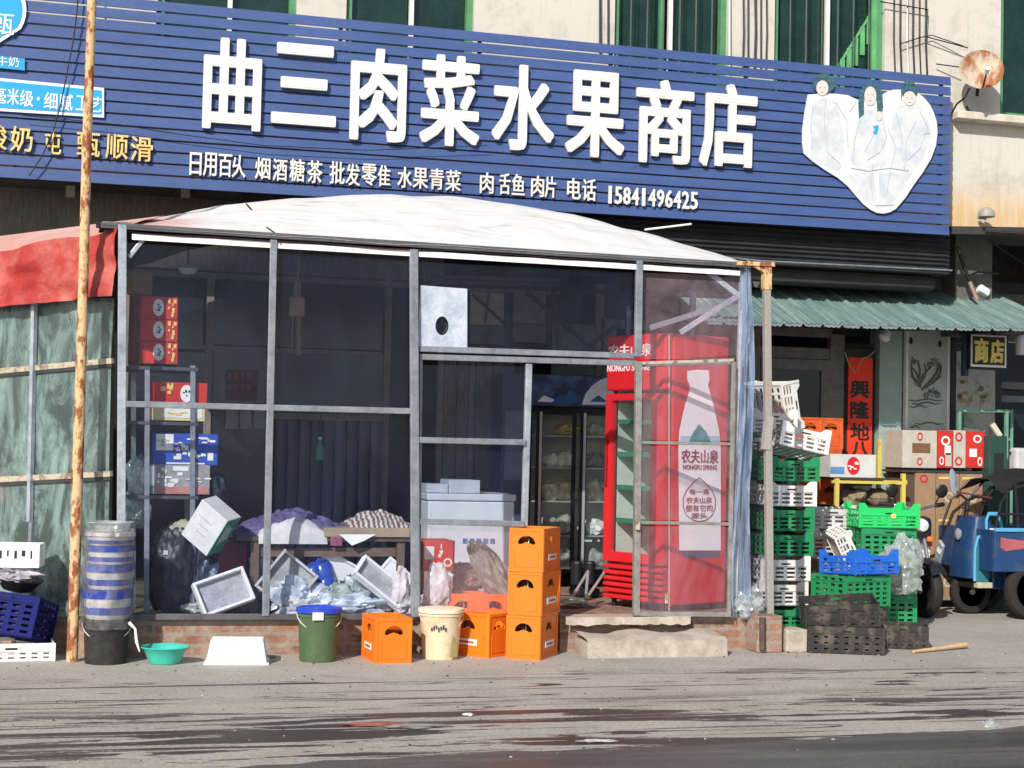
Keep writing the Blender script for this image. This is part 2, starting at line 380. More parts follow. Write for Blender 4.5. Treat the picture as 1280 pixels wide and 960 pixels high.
mu = nd(ns, 'ShaderNodeMix'); mu.data_type = 'RGBA'; mu.blend_type = 'MULTIPLY'; mu.inputs[0].default_value = 1; ln.new(mx.outputs[2], mu.inputs[6]); ln.new(fr_.outputs[0], mu.inputs[7])
ln.new(mu.outputs[2], b.inputs['Base Color'])
rg = nd(ns, 'ShaderNodeMapRange'); rg.inputs[3].default_value = .30; rg.inputs[4].default_value = .62; ln.new(a1, rg.inputs[0]); ln.new(rg.outputs[0], b.inputs['Roughness'])
bp = nd(ns, 'ShaderNodeBump', Strength=.5, Distance=.008); ln.new(fine.outputs[0], bp.inputs['Height']); ln.new(bp.outputs[0], b.inputs['Normal'])
ln.new(b.outputs[0], out.inputs[0]); ASPH = m

g = B(); g.quad((-600, -600, 0), (600, -600, 0), (600, 900, 0), (-600, 900, 0)); g.obj('pavement', PAVE, kind='structure')
# the road: a sheet 4 mm higher with a ragged near edge where the asphalt thins out
g = B(); top = []
x = -60.0
while x < 60:
    dens = -8 < x < 16
    e = -3.68 + .10*x*(1 if dens else 0) + (.14*noise.noise(V((x*.45, 3.3, 0))) + .09*noise.noise(V((x*2.1, 1.3, 0))) + .05*noise.noise(V((x*7, 1.3, 4))) if dens else 0)
    if x < -.2 and dens: e += min(.5, (-.2-x)*.9)
    top.append((x, e, .004)); x += .06 if dens else 4
n = len(top); bot = [(p[0], -14.0, .004) for p in top]
g.add(top+bot, [(i, i+1, n+i+1, n+i) for i in range(n-1)]); g.obj('road', ASPH, kind='structure')
# loose grit
rnd = random.Random(5); g = B()
for k in range(300):
    x = rnd.uniform(-1.2, 7.5); y = -rnd.random()**1.6*3.6-.05; s_ = rnd.uniform(.003, .008)*(1.6 if rnd.random() < .05 else 1)
    g.box((x, y, s_*.35+.003), (s_*rnd.uniform(1, 2), s_*rnd.uniform(1, 1.6), s_*.7), rnd.choice((0, 0, 1, 2)), rz=rnd.random()*3)
o = g.obj('gravel', [pm('grit_grey', (.24, .22, .19), .9, .3), pm('grit_dark', (.06, .05, .045), .9, .3), pm('grit_pale', (.55, .50, .42), .9, .2)], kind='stuff'); o['label'] = 'loose grit and crumbs scattered over the pavement'; o['category'] = 'gravel'

# ------------------------------------------------------------------ the building
YW, YF, YS = 2.45, 3.2, 2.2         # upper wall, recessed shopfront, sign plane
m, nt, ns, ln = newmat('stained_plaster')
out = nd(ns, 'ShaderNodeOutputMaterial'); b = nd(ns, 'ShaderNodeBsdfPrincipled', Roughness=.9)
tc = nd(ns, 'ShaderNodeTexCoord'); sx = nd(ns, 'ShaderNodeSeparateXYZ'); ln.new(tc.outputs['Object'], sx.inputs[0])
n1 = nd(ns, 'ShaderNodeTexNoise', Scale=2.2, Detail=9, Roughness=.72); ln.new(tc.outputs['Object'], n1.inputs['Vector'])
cr = nd(ns, 'ShaderNodeValToRGB'); cr.color_ramp.elements[0].position = .34; cr.color_ramp.elements[0].color = (.44, .40, .345, 1); cr.color_ramp.elements[1].position = .50; cr.color_ramp.elements[1].color = (.58, .545, .49, 1)
ln.new(n1.outputs[0], cr.inputs[0])
mp = nd(ns, 'ShaderNodeMapping'); mp.inputs['Scale'].default_value = (14, 14, .9); ln.new(tc.outputs['Object'], mp.inputs[0])
n2 = nd(ns, 'ShaderNodeTexNoise', Scale=1, Detail=6, Roughness=.7); ln.new(mp.outputs[0], n2.inputs['Vector'])
zr = nd(ns, 'ShaderNodeMapRange'); zr.inputs[1].default_value = 3.98; zr.inputs[2].default_value = 3.68; ln.new(sx.outputs[2], zr.inputs[0])
st = nd(ns, 'ShaderNodeMapRange'); st.inputs[1].default_value = .42; st.inputs[2].default_value = .6; ln.new(n2.outputs[0], st.inputs[0])
sm = mth(ns, ln, 'MULTIPLY', zr.outputs[0], mth(ns, ln, 'MULTIPLY_ADD', st.outputs[0], .8, True), True)
mx = nd(ns, 'ShaderNodeMix'); mx.data_type = 'RGBA'; ln.new(sm, mx.inputs[0]); ln.new(cr.outputs[0], mx.inputs[6]); mx.inputs[7].default_value = (.60, .40, .20, 1)
dk = nd(ns, 'ShaderNodeMapRange'); dk.inputs[1].default_value = .55; dk.inputs[2].default_value = .75; dk.inputs[3].default_value = 1; dk.inputs[4].default_value = .55; ln.new(n2.outputs[0], dk.inputs[0])
mu = nd(ns, 'ShaderNodeMix'); mu.data_type = 'RGBA'; mu.blend_type = 'MULTIPLY'; mu.inputs[0].default_value = .7; ln.new(mx.outputs[2], mu.inputs[6]); ln.new(dk.outputs[0], mu.inputs[7])
ln.new(mu.outputs[2], b.inputs['Base Color'])
bp = nd(ns, 'ShaderNodeBump', Strength=.35, Distance=.02); ln.new(n1.outputs[0], bp.inputs['Height']); ln.new(bp.outputs[0], b.inputs['Normal'])
ln.new(b.outputs[0], out.inputs[0]); PLASTER = m
GREENFR = pm('green_window_frame', (.09, .26, .12), .5, .15, 8)
WINGL = pm('dark_window', (.008, .032, .022), .12, .4, 5, .02, spec=.6)
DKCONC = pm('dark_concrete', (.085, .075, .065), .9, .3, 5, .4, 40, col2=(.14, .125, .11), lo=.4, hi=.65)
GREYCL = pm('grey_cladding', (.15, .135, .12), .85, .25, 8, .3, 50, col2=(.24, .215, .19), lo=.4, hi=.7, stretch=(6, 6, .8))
SHUTTER = pm('black_shutter', (.030, .032, .036), .5, .25, 6)
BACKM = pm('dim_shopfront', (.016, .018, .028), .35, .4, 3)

bld = thing('shop_building', 'two-storey cream plastered building with green framed upstairs windows above the blue shop sign', 'building', (3.0, YW, 0))
SILL = P(1265, 147, YW).z
def X(u, y, v=50): return P(u, v, y).x
wins = [(-260, -60), (196, 370), (432, 592), (768, 910), (968, 1106), (1251, 1440)]
xs = [(X(a, YW), X(b_, YW)) for a, b_ in wins]
g = B()
WTOP = 8.2; WL, WR = -9.0, 13.0; WB = P(1240, 286, YW).z; WINT = 6.4
g.box(((WL+WR)/2, YW+.12, (WB+SILL)/2), (WR-WL, .24, SILL-WB))
g.box(((WL+WR)/2, YW+.12, (WINT+WTOP)/2), (WR-WL, .24, WTOP-WINT))
e = [WL]+[k for p in xs for k in p]+[WR]
for i in range(0, len(e), 2): g.box(((e[i]+e[i+1])/2, YW+.12, (SILL+WINT)/2), (e[i+1]-e[i], .24, WINT-SILL))
g.obj('wall', PLASTER, bld, world=True)
g = B(); g.box(((X(1188, YW)+WR)/2, YW-.07, SILL-.045), (WR-X(1188, YW)-.0, .16, .07)); g.obj('ledge', pm('ledge', (.66, .60, .50), .85, .2, 7, .3), bld, world=True, bevel=.006)
g = B(); g.box(((WL+WR)/2, YW+3, WTOP+.06), (WR-WL+.4, 6.8, .12)); g.obj('roof_slab', DKCONC, bld, world=True)
# sides and rear so that the block is a solid body
g = B(); g.box((WL+.1, YW+3.2, WTOP/2), (.2, 5.9, WTOP)); g.box((WR-.1, YW+3.2, WTOP/2), (.2, 5.9, WTOP)); g.box((2, YW+6.2, WTOP/2), (22, .2, WTOP)); g.obj('rear_wall', DKCONC, bld, world=True)
for i, (x0, x1) in enumerate(xs):
    fr = B(); t = .055
    for xx in (x0+t/2, x1-t/2): fr.box((xx, YW+.08, (SILL+WINT)/2), (t, .07, WINT-SILL))
    fr.box(((x0+x1)/2, YW+.08, SILL+t/2), (x1-x0-2*t, .07, t)); fr.box(((x0+x1)/2, YW+.08, WINT-t/2), (x1-x0-2*t, .07, t))
    wf = fr.obj('window', GREENFR, bld, world=True)
    g = B(); g.box(((x0+x1)/2, YW+.13, (SILL+WINT)/2), (x1-x0-.02, .01, WINT-SILL-.02)); g.obj('pane', WINGL, wf, world=True)
    g = B()
    mids = {1: [X(287, YW)], 2: [X(515, YW)], 3: [X(840, YW)], 4: [X(1037, YW)]}.get(i, [(x0+x1)/2])
    for k in mids: g.box((k, YW+.06, (SILL+WINT)/2), (.035, .05, WINT-SILL-.1))
    g.obj('mullion', WHITEG, wf, world=True)
    if i in (3, 4):
        g = B()
        nb = 7
        for k in range(1, nb): g.tube([(x0+(x1-x0)*k/nb, YW+.01, SILL+.02), (x0+(x1-x0)*k/nb, YW+.01, WINT-.05)], .007, 5)
        g.obj('window_bar', pm('dull_bars', (.10, .12, .10), .6, .2), wf, world=True)
    if i == 3:
        g = B(); g.box((X(828, YW), YW+.05, (SILL+WINT)/2), (.03, .05, WINT-SILL-.1)); g.obj('sash', GREENFR, wf, world=True)
    if i == 4:   # green boarded panel leaning behind the bars
        g = B()
        a = P(1042, 92, YW+.1); c = P(1092, 12, YW+.1)
        g.beam((a.x, YW+.105, a.z), (c.x, YW+.105, c.z), .02, .02); 
        for k in range(6):
            f0 = k/6; xx = a.x+(c.x-a.x)*(f0+.06); zt = a.z+(c.z-a.z)*(f0+.06)
            g.box((xx, YW+.105, zt-.13), (.045, .015, .26))
        g.box((X(1097, YW), YW+.07, SILL+.6), (.06, .04, 1.2))
        g.obj('green_panel', pm('green_board', (.12, .40, .16), .6, .2, 6), wf, world=True)

# ground floor, recessed: a dark glazed shopfront on the left, the lit shop on the right
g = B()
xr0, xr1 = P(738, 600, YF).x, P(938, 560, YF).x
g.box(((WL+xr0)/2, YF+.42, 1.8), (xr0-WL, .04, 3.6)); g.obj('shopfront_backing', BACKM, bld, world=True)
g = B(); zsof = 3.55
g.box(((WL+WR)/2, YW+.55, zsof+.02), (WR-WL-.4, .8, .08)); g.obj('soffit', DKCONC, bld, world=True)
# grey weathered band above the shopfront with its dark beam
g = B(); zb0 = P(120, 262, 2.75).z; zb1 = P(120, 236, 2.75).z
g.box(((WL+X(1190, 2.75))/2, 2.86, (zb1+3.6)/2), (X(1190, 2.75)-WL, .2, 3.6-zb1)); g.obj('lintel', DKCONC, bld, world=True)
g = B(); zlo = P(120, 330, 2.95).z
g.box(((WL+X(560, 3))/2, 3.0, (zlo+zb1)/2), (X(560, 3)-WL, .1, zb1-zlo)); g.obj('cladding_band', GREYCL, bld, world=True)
for k, u in enumerate((88, 232, 400, 520)):
    g = B(); p = P(u, 240, 2.72); g.box((p.x, 2.72, p.z), (.07, .08, .09))
    g.obj('wall_bracket', pm('cream_paint', (.5, .46, .36), .6, .2), bld, world=True)
# ------------------------------------------------------------------ the blue sign
SIGNB = pm('sign_blue', (.055, .097, .25), .42, .16, 3, .05, 40, stretch=(.5, 1, 2.5))
sgn = thing('shop_sign', 'long blue slatted shop sign with big white characters and a white heart picture', 'sign', tuple(P(640, 260, YS)))
def sgz(u, v): return P(u, v, YS)
BL, BR = P(-120, 214, YS), P(1189, 294, YS)
TLz = P(200, 0, YS); TRz = P(1187, 95, YS)
def toplin(x): return TLz.z+(TRz.z-TLz.z)*(x-TLz.x)/(TRz.x-TLz.x)
def botlin(x): return BL.z+(BR.z-BL.z)*(x-BL.x)/(BR.x-BL.x)
NS = 16
g = B(); fb = B()
sx0, sx1 = P(-150, 120, YS).x, P(1188, 190, YS).x
for k in range(NS):
    def sl(x, f): return botlin(x)+(toplin(x)-botlin(x))*f
    f0 = k/NS + (.0 if k == 0 else .07/NS); f1 = (k+1)/NS - .07/NS
    if k == 0: f1 = (k+1)/NS-.07/NS
    za0, za1, zb0_, zb1_ = sl(sx0, f0), sl(sx1, f0), sl(sx0, f1), sl(sx1, f1)
    yb, yt = YS, YS+.012
    vs = [(sx0, yb, za0), (sx1, yb, za1), (sx1, yt, zb1_), (sx0, yt, zb0_), (sx0, yb+.02, za0), (sx1, yb+.02, za1), (sx1, yt+.02, zb1_), (sx0, yt+.02, zb0_)]
    g.add(vs, [(0, 1, 2, 3), (7, 6, 5, 4), (4, 5, 1, 0), (3, 2, 6, 7), (0, 3, 7, 4), (1, 5, 6, 2)])
g.obj('slat_panel', SIGNB, sgn, world=True)
g = B()
for u in (22, 195, 292, 425, 600, 765, 840, 935, 1010, 1100, 1180):
    x = P(u, 120, YS).x; g.box((x, YS+.055, (toplin(x)+botlin(x))/2), (.03, .03, toplin(x)-botlin(x)-.02))
g.box(((sx0+sx1)/2, YS+.085, (toplin(2)+toplin(5))/2-.5), (sx1-sx0-.05, .03, .04)); 
g.obj('support_frame', pm('sign_batten', (.10, .14, .32), .6, .2), sgn, world=True)
XD, ZD = V((1, 0, 0)), V((0, 0, 1))
SL = .075
def glyph(ch, u0, v0, u1, v1, mat, depth=.012, bold=.0, yoff=.012, name='letter', par=None, y=None):
    y = (YS if y is None else y)-yoff
    c = P((u0+u1)/2, (v0+v1)/2, y); s = mpp(c)
    wd = P(u1, (v0+v1)/2, y).x-P(u0, (v0+v1)/2, y).x
    hh = (v1-v0-SL*(u1-u0))*s*1.0
    xd = V((1, 0, (botlin(c.x+1)-botlin(c.x))*(1-0)*.5)) if y < 2.3 and y > 2.1 else XD
    b_ = B(); b_.text(ch, c, XD, ZD, wd, hh, depth, bold)
    return b_.obj(name, mat, par or sgn, world=True)
LETW = pm('white_letters', (.74, .71, .66), .5, .05, 6, .02)
LETG = pm('gold_letters', (.80, .58, .22), .4, .22, 20, .1)
for ch, a in zip('曲三肉菜水果商店', [(254, 45, 327, 166), (340, 52, 421, 160), (438, 58, 508, 180), (525, 66, 600, 186), (615, 78, 693, 192), (707, 86, 781, 200), (795, 97, 867, 208), (875, 102, 946, 213)]):
    glyph(ch, *a, LETW, depth=.03, bold=.021, yoff=.03)
small = [('日', 237, 190, 252, 220), ('用', 254, 190, 271, 221), ('百', 273, 192, 290, 222), ('乆', 290, 193, 307, 223), ('烟', 319, 196, 338, 225), ('酒', 341, 198, 359, 227), ('糖', 362, 198, 381, 228), ('茶', 384, 200, 403, 230),
         ('批', 412, 201, 431, 231), ('发', 432, 204, 450, 233), ('零', 452, 204, 471, 233), ('隹', 472, 206, 488, 234), ('水', 497, 208, 515, 236), ('果', 516, 209, 535, 237), ('青', 537, 210, 555, 238), ('菜', 557, 212, 576, 240),
         ('肉', 600, 215, 617, 243), ('舌', 624, 216, 638, 244), ('鱼', 640, 217, 656, 245), ('肉', 664, 219, 680, 247), ('片', 681, 220, 695, 248), ('电', 709, 222, 726, 250), ('话', 728, 223, 745, 252)]
for q in small: glyph(q[0], *q[1:], LETW, depth=.012, bold=.012, name='small_letter', yoff=.02)
for i, ch in enumerate('15841496425'):
    u0 = 758+i*10.5; glyph(ch, u0+(2.6 if ch == '1' else 0), 232+i*.75, u0+(6.6 if ch == '1' else 9.3), 255+i*.75, LETW, depth=.012, bold=.024, name='digit', yoff=.02)
for q in [('酸', -22, 155, 9, 188), ('奶', 13, 157, 41, 191), ('屯', 56, 163, 77, 194), ('甄', 96, 165, 125, 197), ('顺', 132, 167, 160, 200), ('滑', 163, 170, 191, 203)]:
    glyph(q[0], *q[1:], LETG, depth=.02, bold=.010, name='gold_letter', yoff=.022)
# cyan add-on panels
CYAN = pm('cyan_print', (.03, .36, .68), .35, .08, 3, .02); CYW = pm('print_white', (.80, .83, .86), .4, .04)
def panel(name, pts, y, t, mat, par, pf=None):
    q = [(pf or P)(u, v, y) for u, v in pts]
    b_ = B(); n = len(q); vs = [tuple(p) for p in q]+[(p.x, p.y+t, p.z) for p in q]
    b_.add(vs, [tuple(range(n)), tuple(range(n, 2*n))[::-1]]+[(i, (i+1) % n, n+(i+1) % n, n+i) for i in range(n)])
    return b_.obj(name, mat, par, world=True)
strip = panel('slogan_strip', [(-120, 86), (130, 110), (130, 147), (-120, 131)], YS-.02, .012, CYW, sgn)
panel('strip_face', [(-118, 90), (127, 113), (127, 143), (-118, 127)], YS-.024, .003, CYAN, strip)
for q in [('毫', -12, 108, 8, 130), ('米', 9, 110, 24, 132), ('级', 25, 112, 42, 134), ('·', 46, 121, 50, 126), ('细', 55, 115, 72, 137), ('腻', 74, 117, 91, 139), ('工', 95, 119, 110, 139), ('艺', 111, 120, 127, 141)]:
    glyph(q[0], *q[1:], CYW, depth=.003, bold=.012, name='strip_letter', par=strip, yoff=.027)
def drop(cu, cv, rx, ry, tip):
    pts = [(cu+rx*math.cos(R(a)), cv-ry*math.sin(R(a))) for a in range(-30, 211, 10)]
    return pts+[(cu+tip[0], cv+tip[1])]
badge = panel('badge', drop(-18, 12, 51, 48, (-18, 64)), YS-.02, .012, CYW, sgn)
panel('badge_face', drop(-18, 12, 46, 43, (-18, 57)), YS-.024, .003, CYAN, badge)
glyph('甄', -12, 16, 18, 44, CYW, depth=.003, bold=.006, name='badge_letter', par=badge, yoff=.027)
glyph('纯', -46, 12, -15, 40, CYW, depth=.003, bold=.006, name='badge_letter', par=badge, yoff=.027)
tg = panel('badge_tag', [(-60, 64), (31, 73), (31, 88), (-60, 79)], YS-.02, .012, CYAN, sgn)
glyph('纯甄酸牛奶', -48, 66, 24, 84, CYW, depth=.003, bold=.0, name='tag_letter', par=tg, yoff=.023)
# heart shaped picture of three people
heart = [(1010, 118), (1006, 140), (1003, 163), (1003, 180), (1005, 192), (1015, 201), (1032, 213), (1047, 222), (1060, 233), (1070, 245), (1079, 255), (1088, 262), (1096, 266), (1105, 267), (1113, 265), (1120, 261), (1132, 247), (1143, 230), (1154, 215), (1164, 198), (1170, 182), (1172, 166), (1171, 152), (1167, 140), (1162, 130), (1155, 122), (1149, 117), (1143, 115), (1130, 112), (1117, 112), (1110, 114), (1105, 117), (1098, 121), (1088, 121), (1080, 121), (1073, 125), (1060, 119), (1044, 117), (1028, 117)]
PRW = pm('picture_white', (.66, .67, .68), .4, .035, 14, .02)
ht = panel('heart_picture', heart, YS-.022, .012, PRW, sgn)
HAIR = pm('faded_teal_hair', (.06, .15, .19), .5, .6, 40); SKINP = pm('faded_print_skin', (.64, .59, .56), .4, .05, 30)
def ell(cu, cv, ru, rv, a0=0, a1=360, n=20): return [(cu+ru*math.cos(R(a0+(a1-a0)*i/n)), cv-rv*math.sin(R(a0+(a1-a0)*i/n))) for i in range(n if a1-a0 == 360 else n+1)]
panel('printed_hair', ell(1030, 105, 13.5, 13.5), YS-.026, .004, HAIR, ht)
panel('printed_face', ell(1028, 110, 7.5, 9.5), YS-.029, .002, SKINP, ht)
panel('printed_hair', [(1074, 148), (1073, 128), (1076, 112), (1083, 104), (1090, 103), (1098, 107), (1103, 117), (1104, 134), (1102, 143), (1097, 141), (1096, 125), (1080, 125), (1080, 143)], YS-.026, .004, HAIR, ht)
panel('printed_face', ell(1088, 120, 7.5, 12), YS-.029, .002, SKINP, ht)
panel('printed_hair', ell(1137, 114, 10.5, 8, 0, 180)+[(1127, 126), (1147, 126)][:1]+[(1127.5, 120), (1146, 120)], YS-.026, .004, HAIR, ht)
panel('printed_hair', ell(1137, 103, 6.5, 3.5), YS-.026, .004, HAIR, ht)
panel('printed_face', ell(1137, 123, 8, 9), YS-.029, .002, SKINP, ht)
panel('printed_face', ell(1099, 145, 4.5, 6), YS-.029, .002, SKINP, ht)
panel('printed_toy', [(1091, 158), (1098, 156), (1098, 160), (1096, 168), (1091, 166), (1094, 162)], YS-.029, .002, CYAN, ht)
for q in ([(1014, 150), (1018, 128), (1030, 121), (1044, 128), (1052, 150), (1056, 190), (1050, 214), (1030, 206), (1012, 196)], [(1072, 152), (1080, 140), (1088, 136), (1098, 142), (1106, 160), (1108, 205), (1100, 212), (1074, 212), (1062, 200)], [(1118, 138), (1128, 130), (1146, 130), (1158, 142), (1164, 168), (1154, 198), (1140, 214), (1118, 212), (1112, 180)], [(1060, 216), (1092, 216), (1096, 258), (1086, 254), (1070, 238)], [(1098, 216), (1140, 216), (1124, 244), (1110, 258), (1100, 258)]):
    panel('printed_clothes', q, YS-.0235, .001, pm('printed_clothes', (.50, .55, .60), .5, .06, 7, col2=(.63, .645, .66), lo=.40, hi=.56), ht)
FAINT = pm('faint_print', (.40, .46, .53), .5, .1)
g = B()
rn = random.Random(3)
for pl in [[(1016, 132), (1013, 160), (1016, 185)], [(1045, 128), (1058, 150), (1060, 185)], [(1032, 125), (1030, 150), (1034, 190), (1050, 205)], [(1075, 150), (1068, 175), (1066, 205)], [(1104, 150), (1108, 172), (1100, 190), (1084, 200)], [(1110, 160), (1120, 185), (1112, 215), (1108, 245)],
           [(1150, 140), (1160, 160), (1150, 185), (1135, 200)], [(1145, 150), (1133, 175), (1130, 215)], [(1091, 205), (1088, 230), (1092, 252)], [(1064, 210), (1085, 214), (1112, 210), (1136, 214)], [(1095, 257), (1117, 256)], [(1070, 128), (1062, 140)], [(1080, 190), (1096, 162)], [(1154, 168), (1162, 166)], [(1120, 140), (1127, 170), (1126, 190)]]:
    g.tube([P(u, v, YS-.0255) for u, v in pl], .0032, 4)
g.obj('printed_lines', FAINT, ht, world=True)
# face dots: eyes and mouths
for u, v, a_, b2, nm in [(1085, 118, 1.2, .7, 'printed_eye'), (1091, 118.5, 1.2, .7, 'printed_eye'), (1134, 122, 1.2, .7, 'printed_eye'), (1140, 122.5, 1.2, .7, 'printed_eye'), (1025, 109, 1.2, .7, 'printed_eye'), (1031, 109.5, 1.2, .7, 'printed_eye'), (1088, 126, 1.8, .6, 'printed_mouth'), (1137, 128, 1.8, .6, 'printed_mouth'), (1028, 115, 1.8, .6, 'printed_mouth')]:
    g = B(); g.add([tuple(P(a, b_, YS-.0305)) for a, b_ in ell(u, v, a_, b2, n=8)], [tuple(range(8))])
    g.obj(nm, pm('print_grey', (.35, .30, .33), .5, .1), ht, world=True)

# ------------------------------------------------------------------ cables, pipe, dish
CAB = pm('cable_black', (.012, .012, .014), .5, .1)
g = B(); y = YS-.06
g.tube([P(97, -60, y), P(97, 8, y), P(92, 48, y), P(84, 90, y), P(76, 130, y), P(66, 165, y), P(52, 196, y), P(36, 220, y)], .006, 6)
tag(g.obj('cable', CAB), 'black cable drooping across the left end of the blue sign', 'cable')
g = B(); y = YS-.07
pts = [(28, 148), (150, 160), (225, 172), (330, 186), (460, 192), (610, 186)]
g.tube([P(u, v-4, y) for u, v in pts], .0035, 5)
tag(g.obj('cable', CAB), 'thin faint cable running along the sign below the large white characters', 'cable')
for (u, v1, lab) in ((750, 62, 'black downpipe cable left of the barred window'), (760, 58, 'second vertical wire close beside the barred window')):
    g = B(); g.tube([P(u, -80, YW-.03), P(u, v1+5, YW-.03)], .010 if u == 750 else .007, 6)
    tag(g.obj('wire', CAB), lab, 'wire', 'wires running down the upstairs wall')
for i, u in enumerate((912, 928, 935, 943, 951, 957)):
    g = B(); g.tube([P(u, -80, YW-.03-.01*(i % 2)), P(u+(i % 2)*1.5, 40, YW-.04), P(u, 90, YW-.03)], .006+.003*(i % 3 == 0), 6)
    tag(g.obj('wire', CAB if i else WHITEG), 'thin black wire on the wall between the two barred windows' if i else 'white conduit at the edge of the middle barred window', 'wire', 'wires between the barred windows' if i else None)
for i, u in enumerate((1118, 1126, 1135, 1142, 1150, 1158)):
    g = B(); g.tube([P(u, -80, YW-.03), P(u-1, 50, YW-.05), P(u+1, 95, YW-.03)], .006+.002*(i % 2), 6)
    tag(g.obj('wire', CAB if i != 2 else WHITEG), 'thin wire on the wall right of the barred windows' if i != 2 else 'pale conduit among the wires right of the barred windows', 'wire', 'wires right of the barred windows' if i != 2 else None)
g = B(); g.tube([P(1100, 2, YW-.06), P(1160, 12, YW-.06), P(1158, 46, YW-.06), P(1210, 60, YW-.1)], .006, 5)
tag(g.obj('wire', CAB), 'loose wire looping across to the rusty dish', 'wire')
g = B(); g.tube([P(1125, 55, YW-.06), P(1150, 47, YW-.06), P(1165, 44, YW-.05), P(1205, 58, YW-.1)], .005, 5)
g.tube([P(1170, 80, YW-.05), P(1200, 84, YW-.12)], .006, 5)
tag(g.obj('bracket_wire', CAB), 'black stay wire holding the rusty dish', 'wire')
RUSTW = pm('rusty_dish', (.50, .43, .33), .7, .15, 5, .1, 60, col2=(.30, .10, .03), lo=.46, hi=.60, stretch=(1.6, .8, 1))
dc = P(1226, 90, YW-.28)
t = thing('satellite_dish', 'round rust-streaked satellite dish on the wall right of the sign', 'satellite dish', tuple(dc), rot=(R(74), 0, R(-24)))
g = B(); rd = 27*mpp(dc)
g.lathe([(0.001, -.012), (rd*.5, -.004), (rd*.8, .02), (rd, .045), (rd*1.01, .05), (rd, .052), (rd*.78, .028), (rd*.5, .005), (.001, -.002)], 32)
g.obj('reflector', RUSTW, t, smooth=True)
g = B(); g.tube([(0, -rd*.9, .03), (.0, -rd*1.05, .10), (.02, -rd*.6, .22)], .008, 6); g.tube([(0, 0, -.01), (0, .02, -.12), (0, -.1, -.26)], .016, 8)
g.obj('arm', BLACK, t)
g = B(); g.tube([(.02, -rd*.62, .2), (.02, -rd*.55, .26)], .02, 10); g.obj('receiver', WHITEG, t)
g = B(); p = P(1208, 132, YW-.1); g.tube([P(1190, 141, YW-.05), P(1196, 130, YW-.12), P(1206, 122, YW-.2), P(1212, 110, YW-.24)], .009, 6)
g.tube([p, p+V((.02, 0, -.04)), P(1216, 141, YW-.08)], .011, 6)
tag(g.obj('bent_conduit', CAB), 'short bent black conduit below the rusty dish', 'conduit')
# rusty tall pole in front, left
g = B(); pb0 = GY(91, -.13); g.tube([pb0+V((0, 0, -.02)), P(98, 560, pb0.y), P(103, 400, pb0.y), P(108, 200, pb0.y), P(115, 0, pb0.y), P(119, -130, pb0.y)], [.036, .035, .033, .031, .030, .029], 14)
t = tag(g.obj('rusty_pole', RUST, smooth=True), 'tall rusty cream pole standing on the pavement in front of the sign', 'pole')

# dark roller shutter box and fascia below the right part of the sign
t = thing('shutter_box', 'black ribbed shutter housing hanging below the right part of the blue sign', 'shutter', tuple(P(980, 330, 2.45)))
g = B(); yb = 2.36
x0, x1 = P(640, 260, yb).x, P(1188, 330, yb).x
zt = P(1100, 288, yb).z; zb = P(1100, 338, yb).z
nn = 9
def prof(f, x): return (x, yb+.05*abs(math.sin(f*nn*math.pi))*.5+.35*f*0, zt+(zb-zt)*f)
g.grid(lambda i, j: prof(j, x0+(x1-x0)*i), 1, nn*6)
g.box(((x0+x1)/2, yb+.22, (zt+zb)/2), (x1-x0, .36, zt-zb)); g.obj('housing', SHUTTER, t, world=True)
g = B(); zz = P(1000, 330, yb).z; g.tube([P(740, 304, 2.3), P(950, 326, 2.3), P(1190, 338, 2.3)], .008, 6); g.obj('edge_strip', GALV, t, world=True)
g = B(); a = P(1188, 338, yb).z; g.box(((x0+x1)/2+.0, yb+.28, (zb+P(1100, 352, yb).z)/2-.02), (x1-x0-.1, .3, .14)); g.obj('roll', pm('roll_dark', (.04, .038, .036), .8, .3), t, world=True, bevel=.05)
# ------------------------------------------------------------------ platform and enclosure
ZS = .24
XL, XRR = P(152, 760, 0).x, P(972, 780, 0).x
xn0, xn1 = P(537, 790, .3).x, P(700, 790, .02).x
g = B(); g.box(((XL-.05+xn0)/2, 1.62, ZS/2), (xn0-XL+.05, 3.2, ZS)); g.box(((xn0+xn1)/2, 1.82, ZS/2), (xn1-xn0, 2.8, ZS)); g.box(((xn1+XRR)/2, 1.62, ZS/2), (XRR-xn1, 3.2, ZS)); pl = g.obj('platform', BRICK)
tag(pl, 'low brick platform under the metal framed shop enclosure', 'platform')
g = B(); x0, x1 = P(705, 770, -.02).x, P(860, 780, -.02).x
def slabfn(i, j):
    x = x0+(x1-x0)*i; return (x, -.07+.2*j+(.02*noise.noise(V((x*6, 1, 2))) if j == 0 else 0), ZS+.006+.006*noise.noise(V((x*4, j*3, 0))))
g.grid(slabfn, 30, 4); g.grid(lambda i, j: (slabfn(i, 0)[0], slabfn(i, 0)[1], slabfn(i, 0)[2]-.05*j-.02*j*abs(noise.noise(V((i*9, 3, 3))))), 30, 1)
g.obj('capping', CONC, pl)
a = P(732, 818, -.3); c = P(907, 818, -.3)
st = B()
def stepfn(i, j):
    x = a.x+(c.x-a.x)*i; nz = noise.noise(V((x*4, j*2, 1)))*.035+noise.noise(V((x*14, j*5, 1)))*.012
    if j < .34: return (x, -.34+nz, .115*(j/.34))
    return (x, -.34+.30*((j-.34)/.66)+nz, .125+.02*((j-.34)/.66)+nz*.6)
st.grid(stepfn, 40, 9); st.box(((a.x+c.x)/2, -.17, .05), (c.x-a.x-.02, .26, .10))
tag(st.obj('step', CONC, smooth=True), 'rough pale concrete doorstep below the open doorway', 'step')
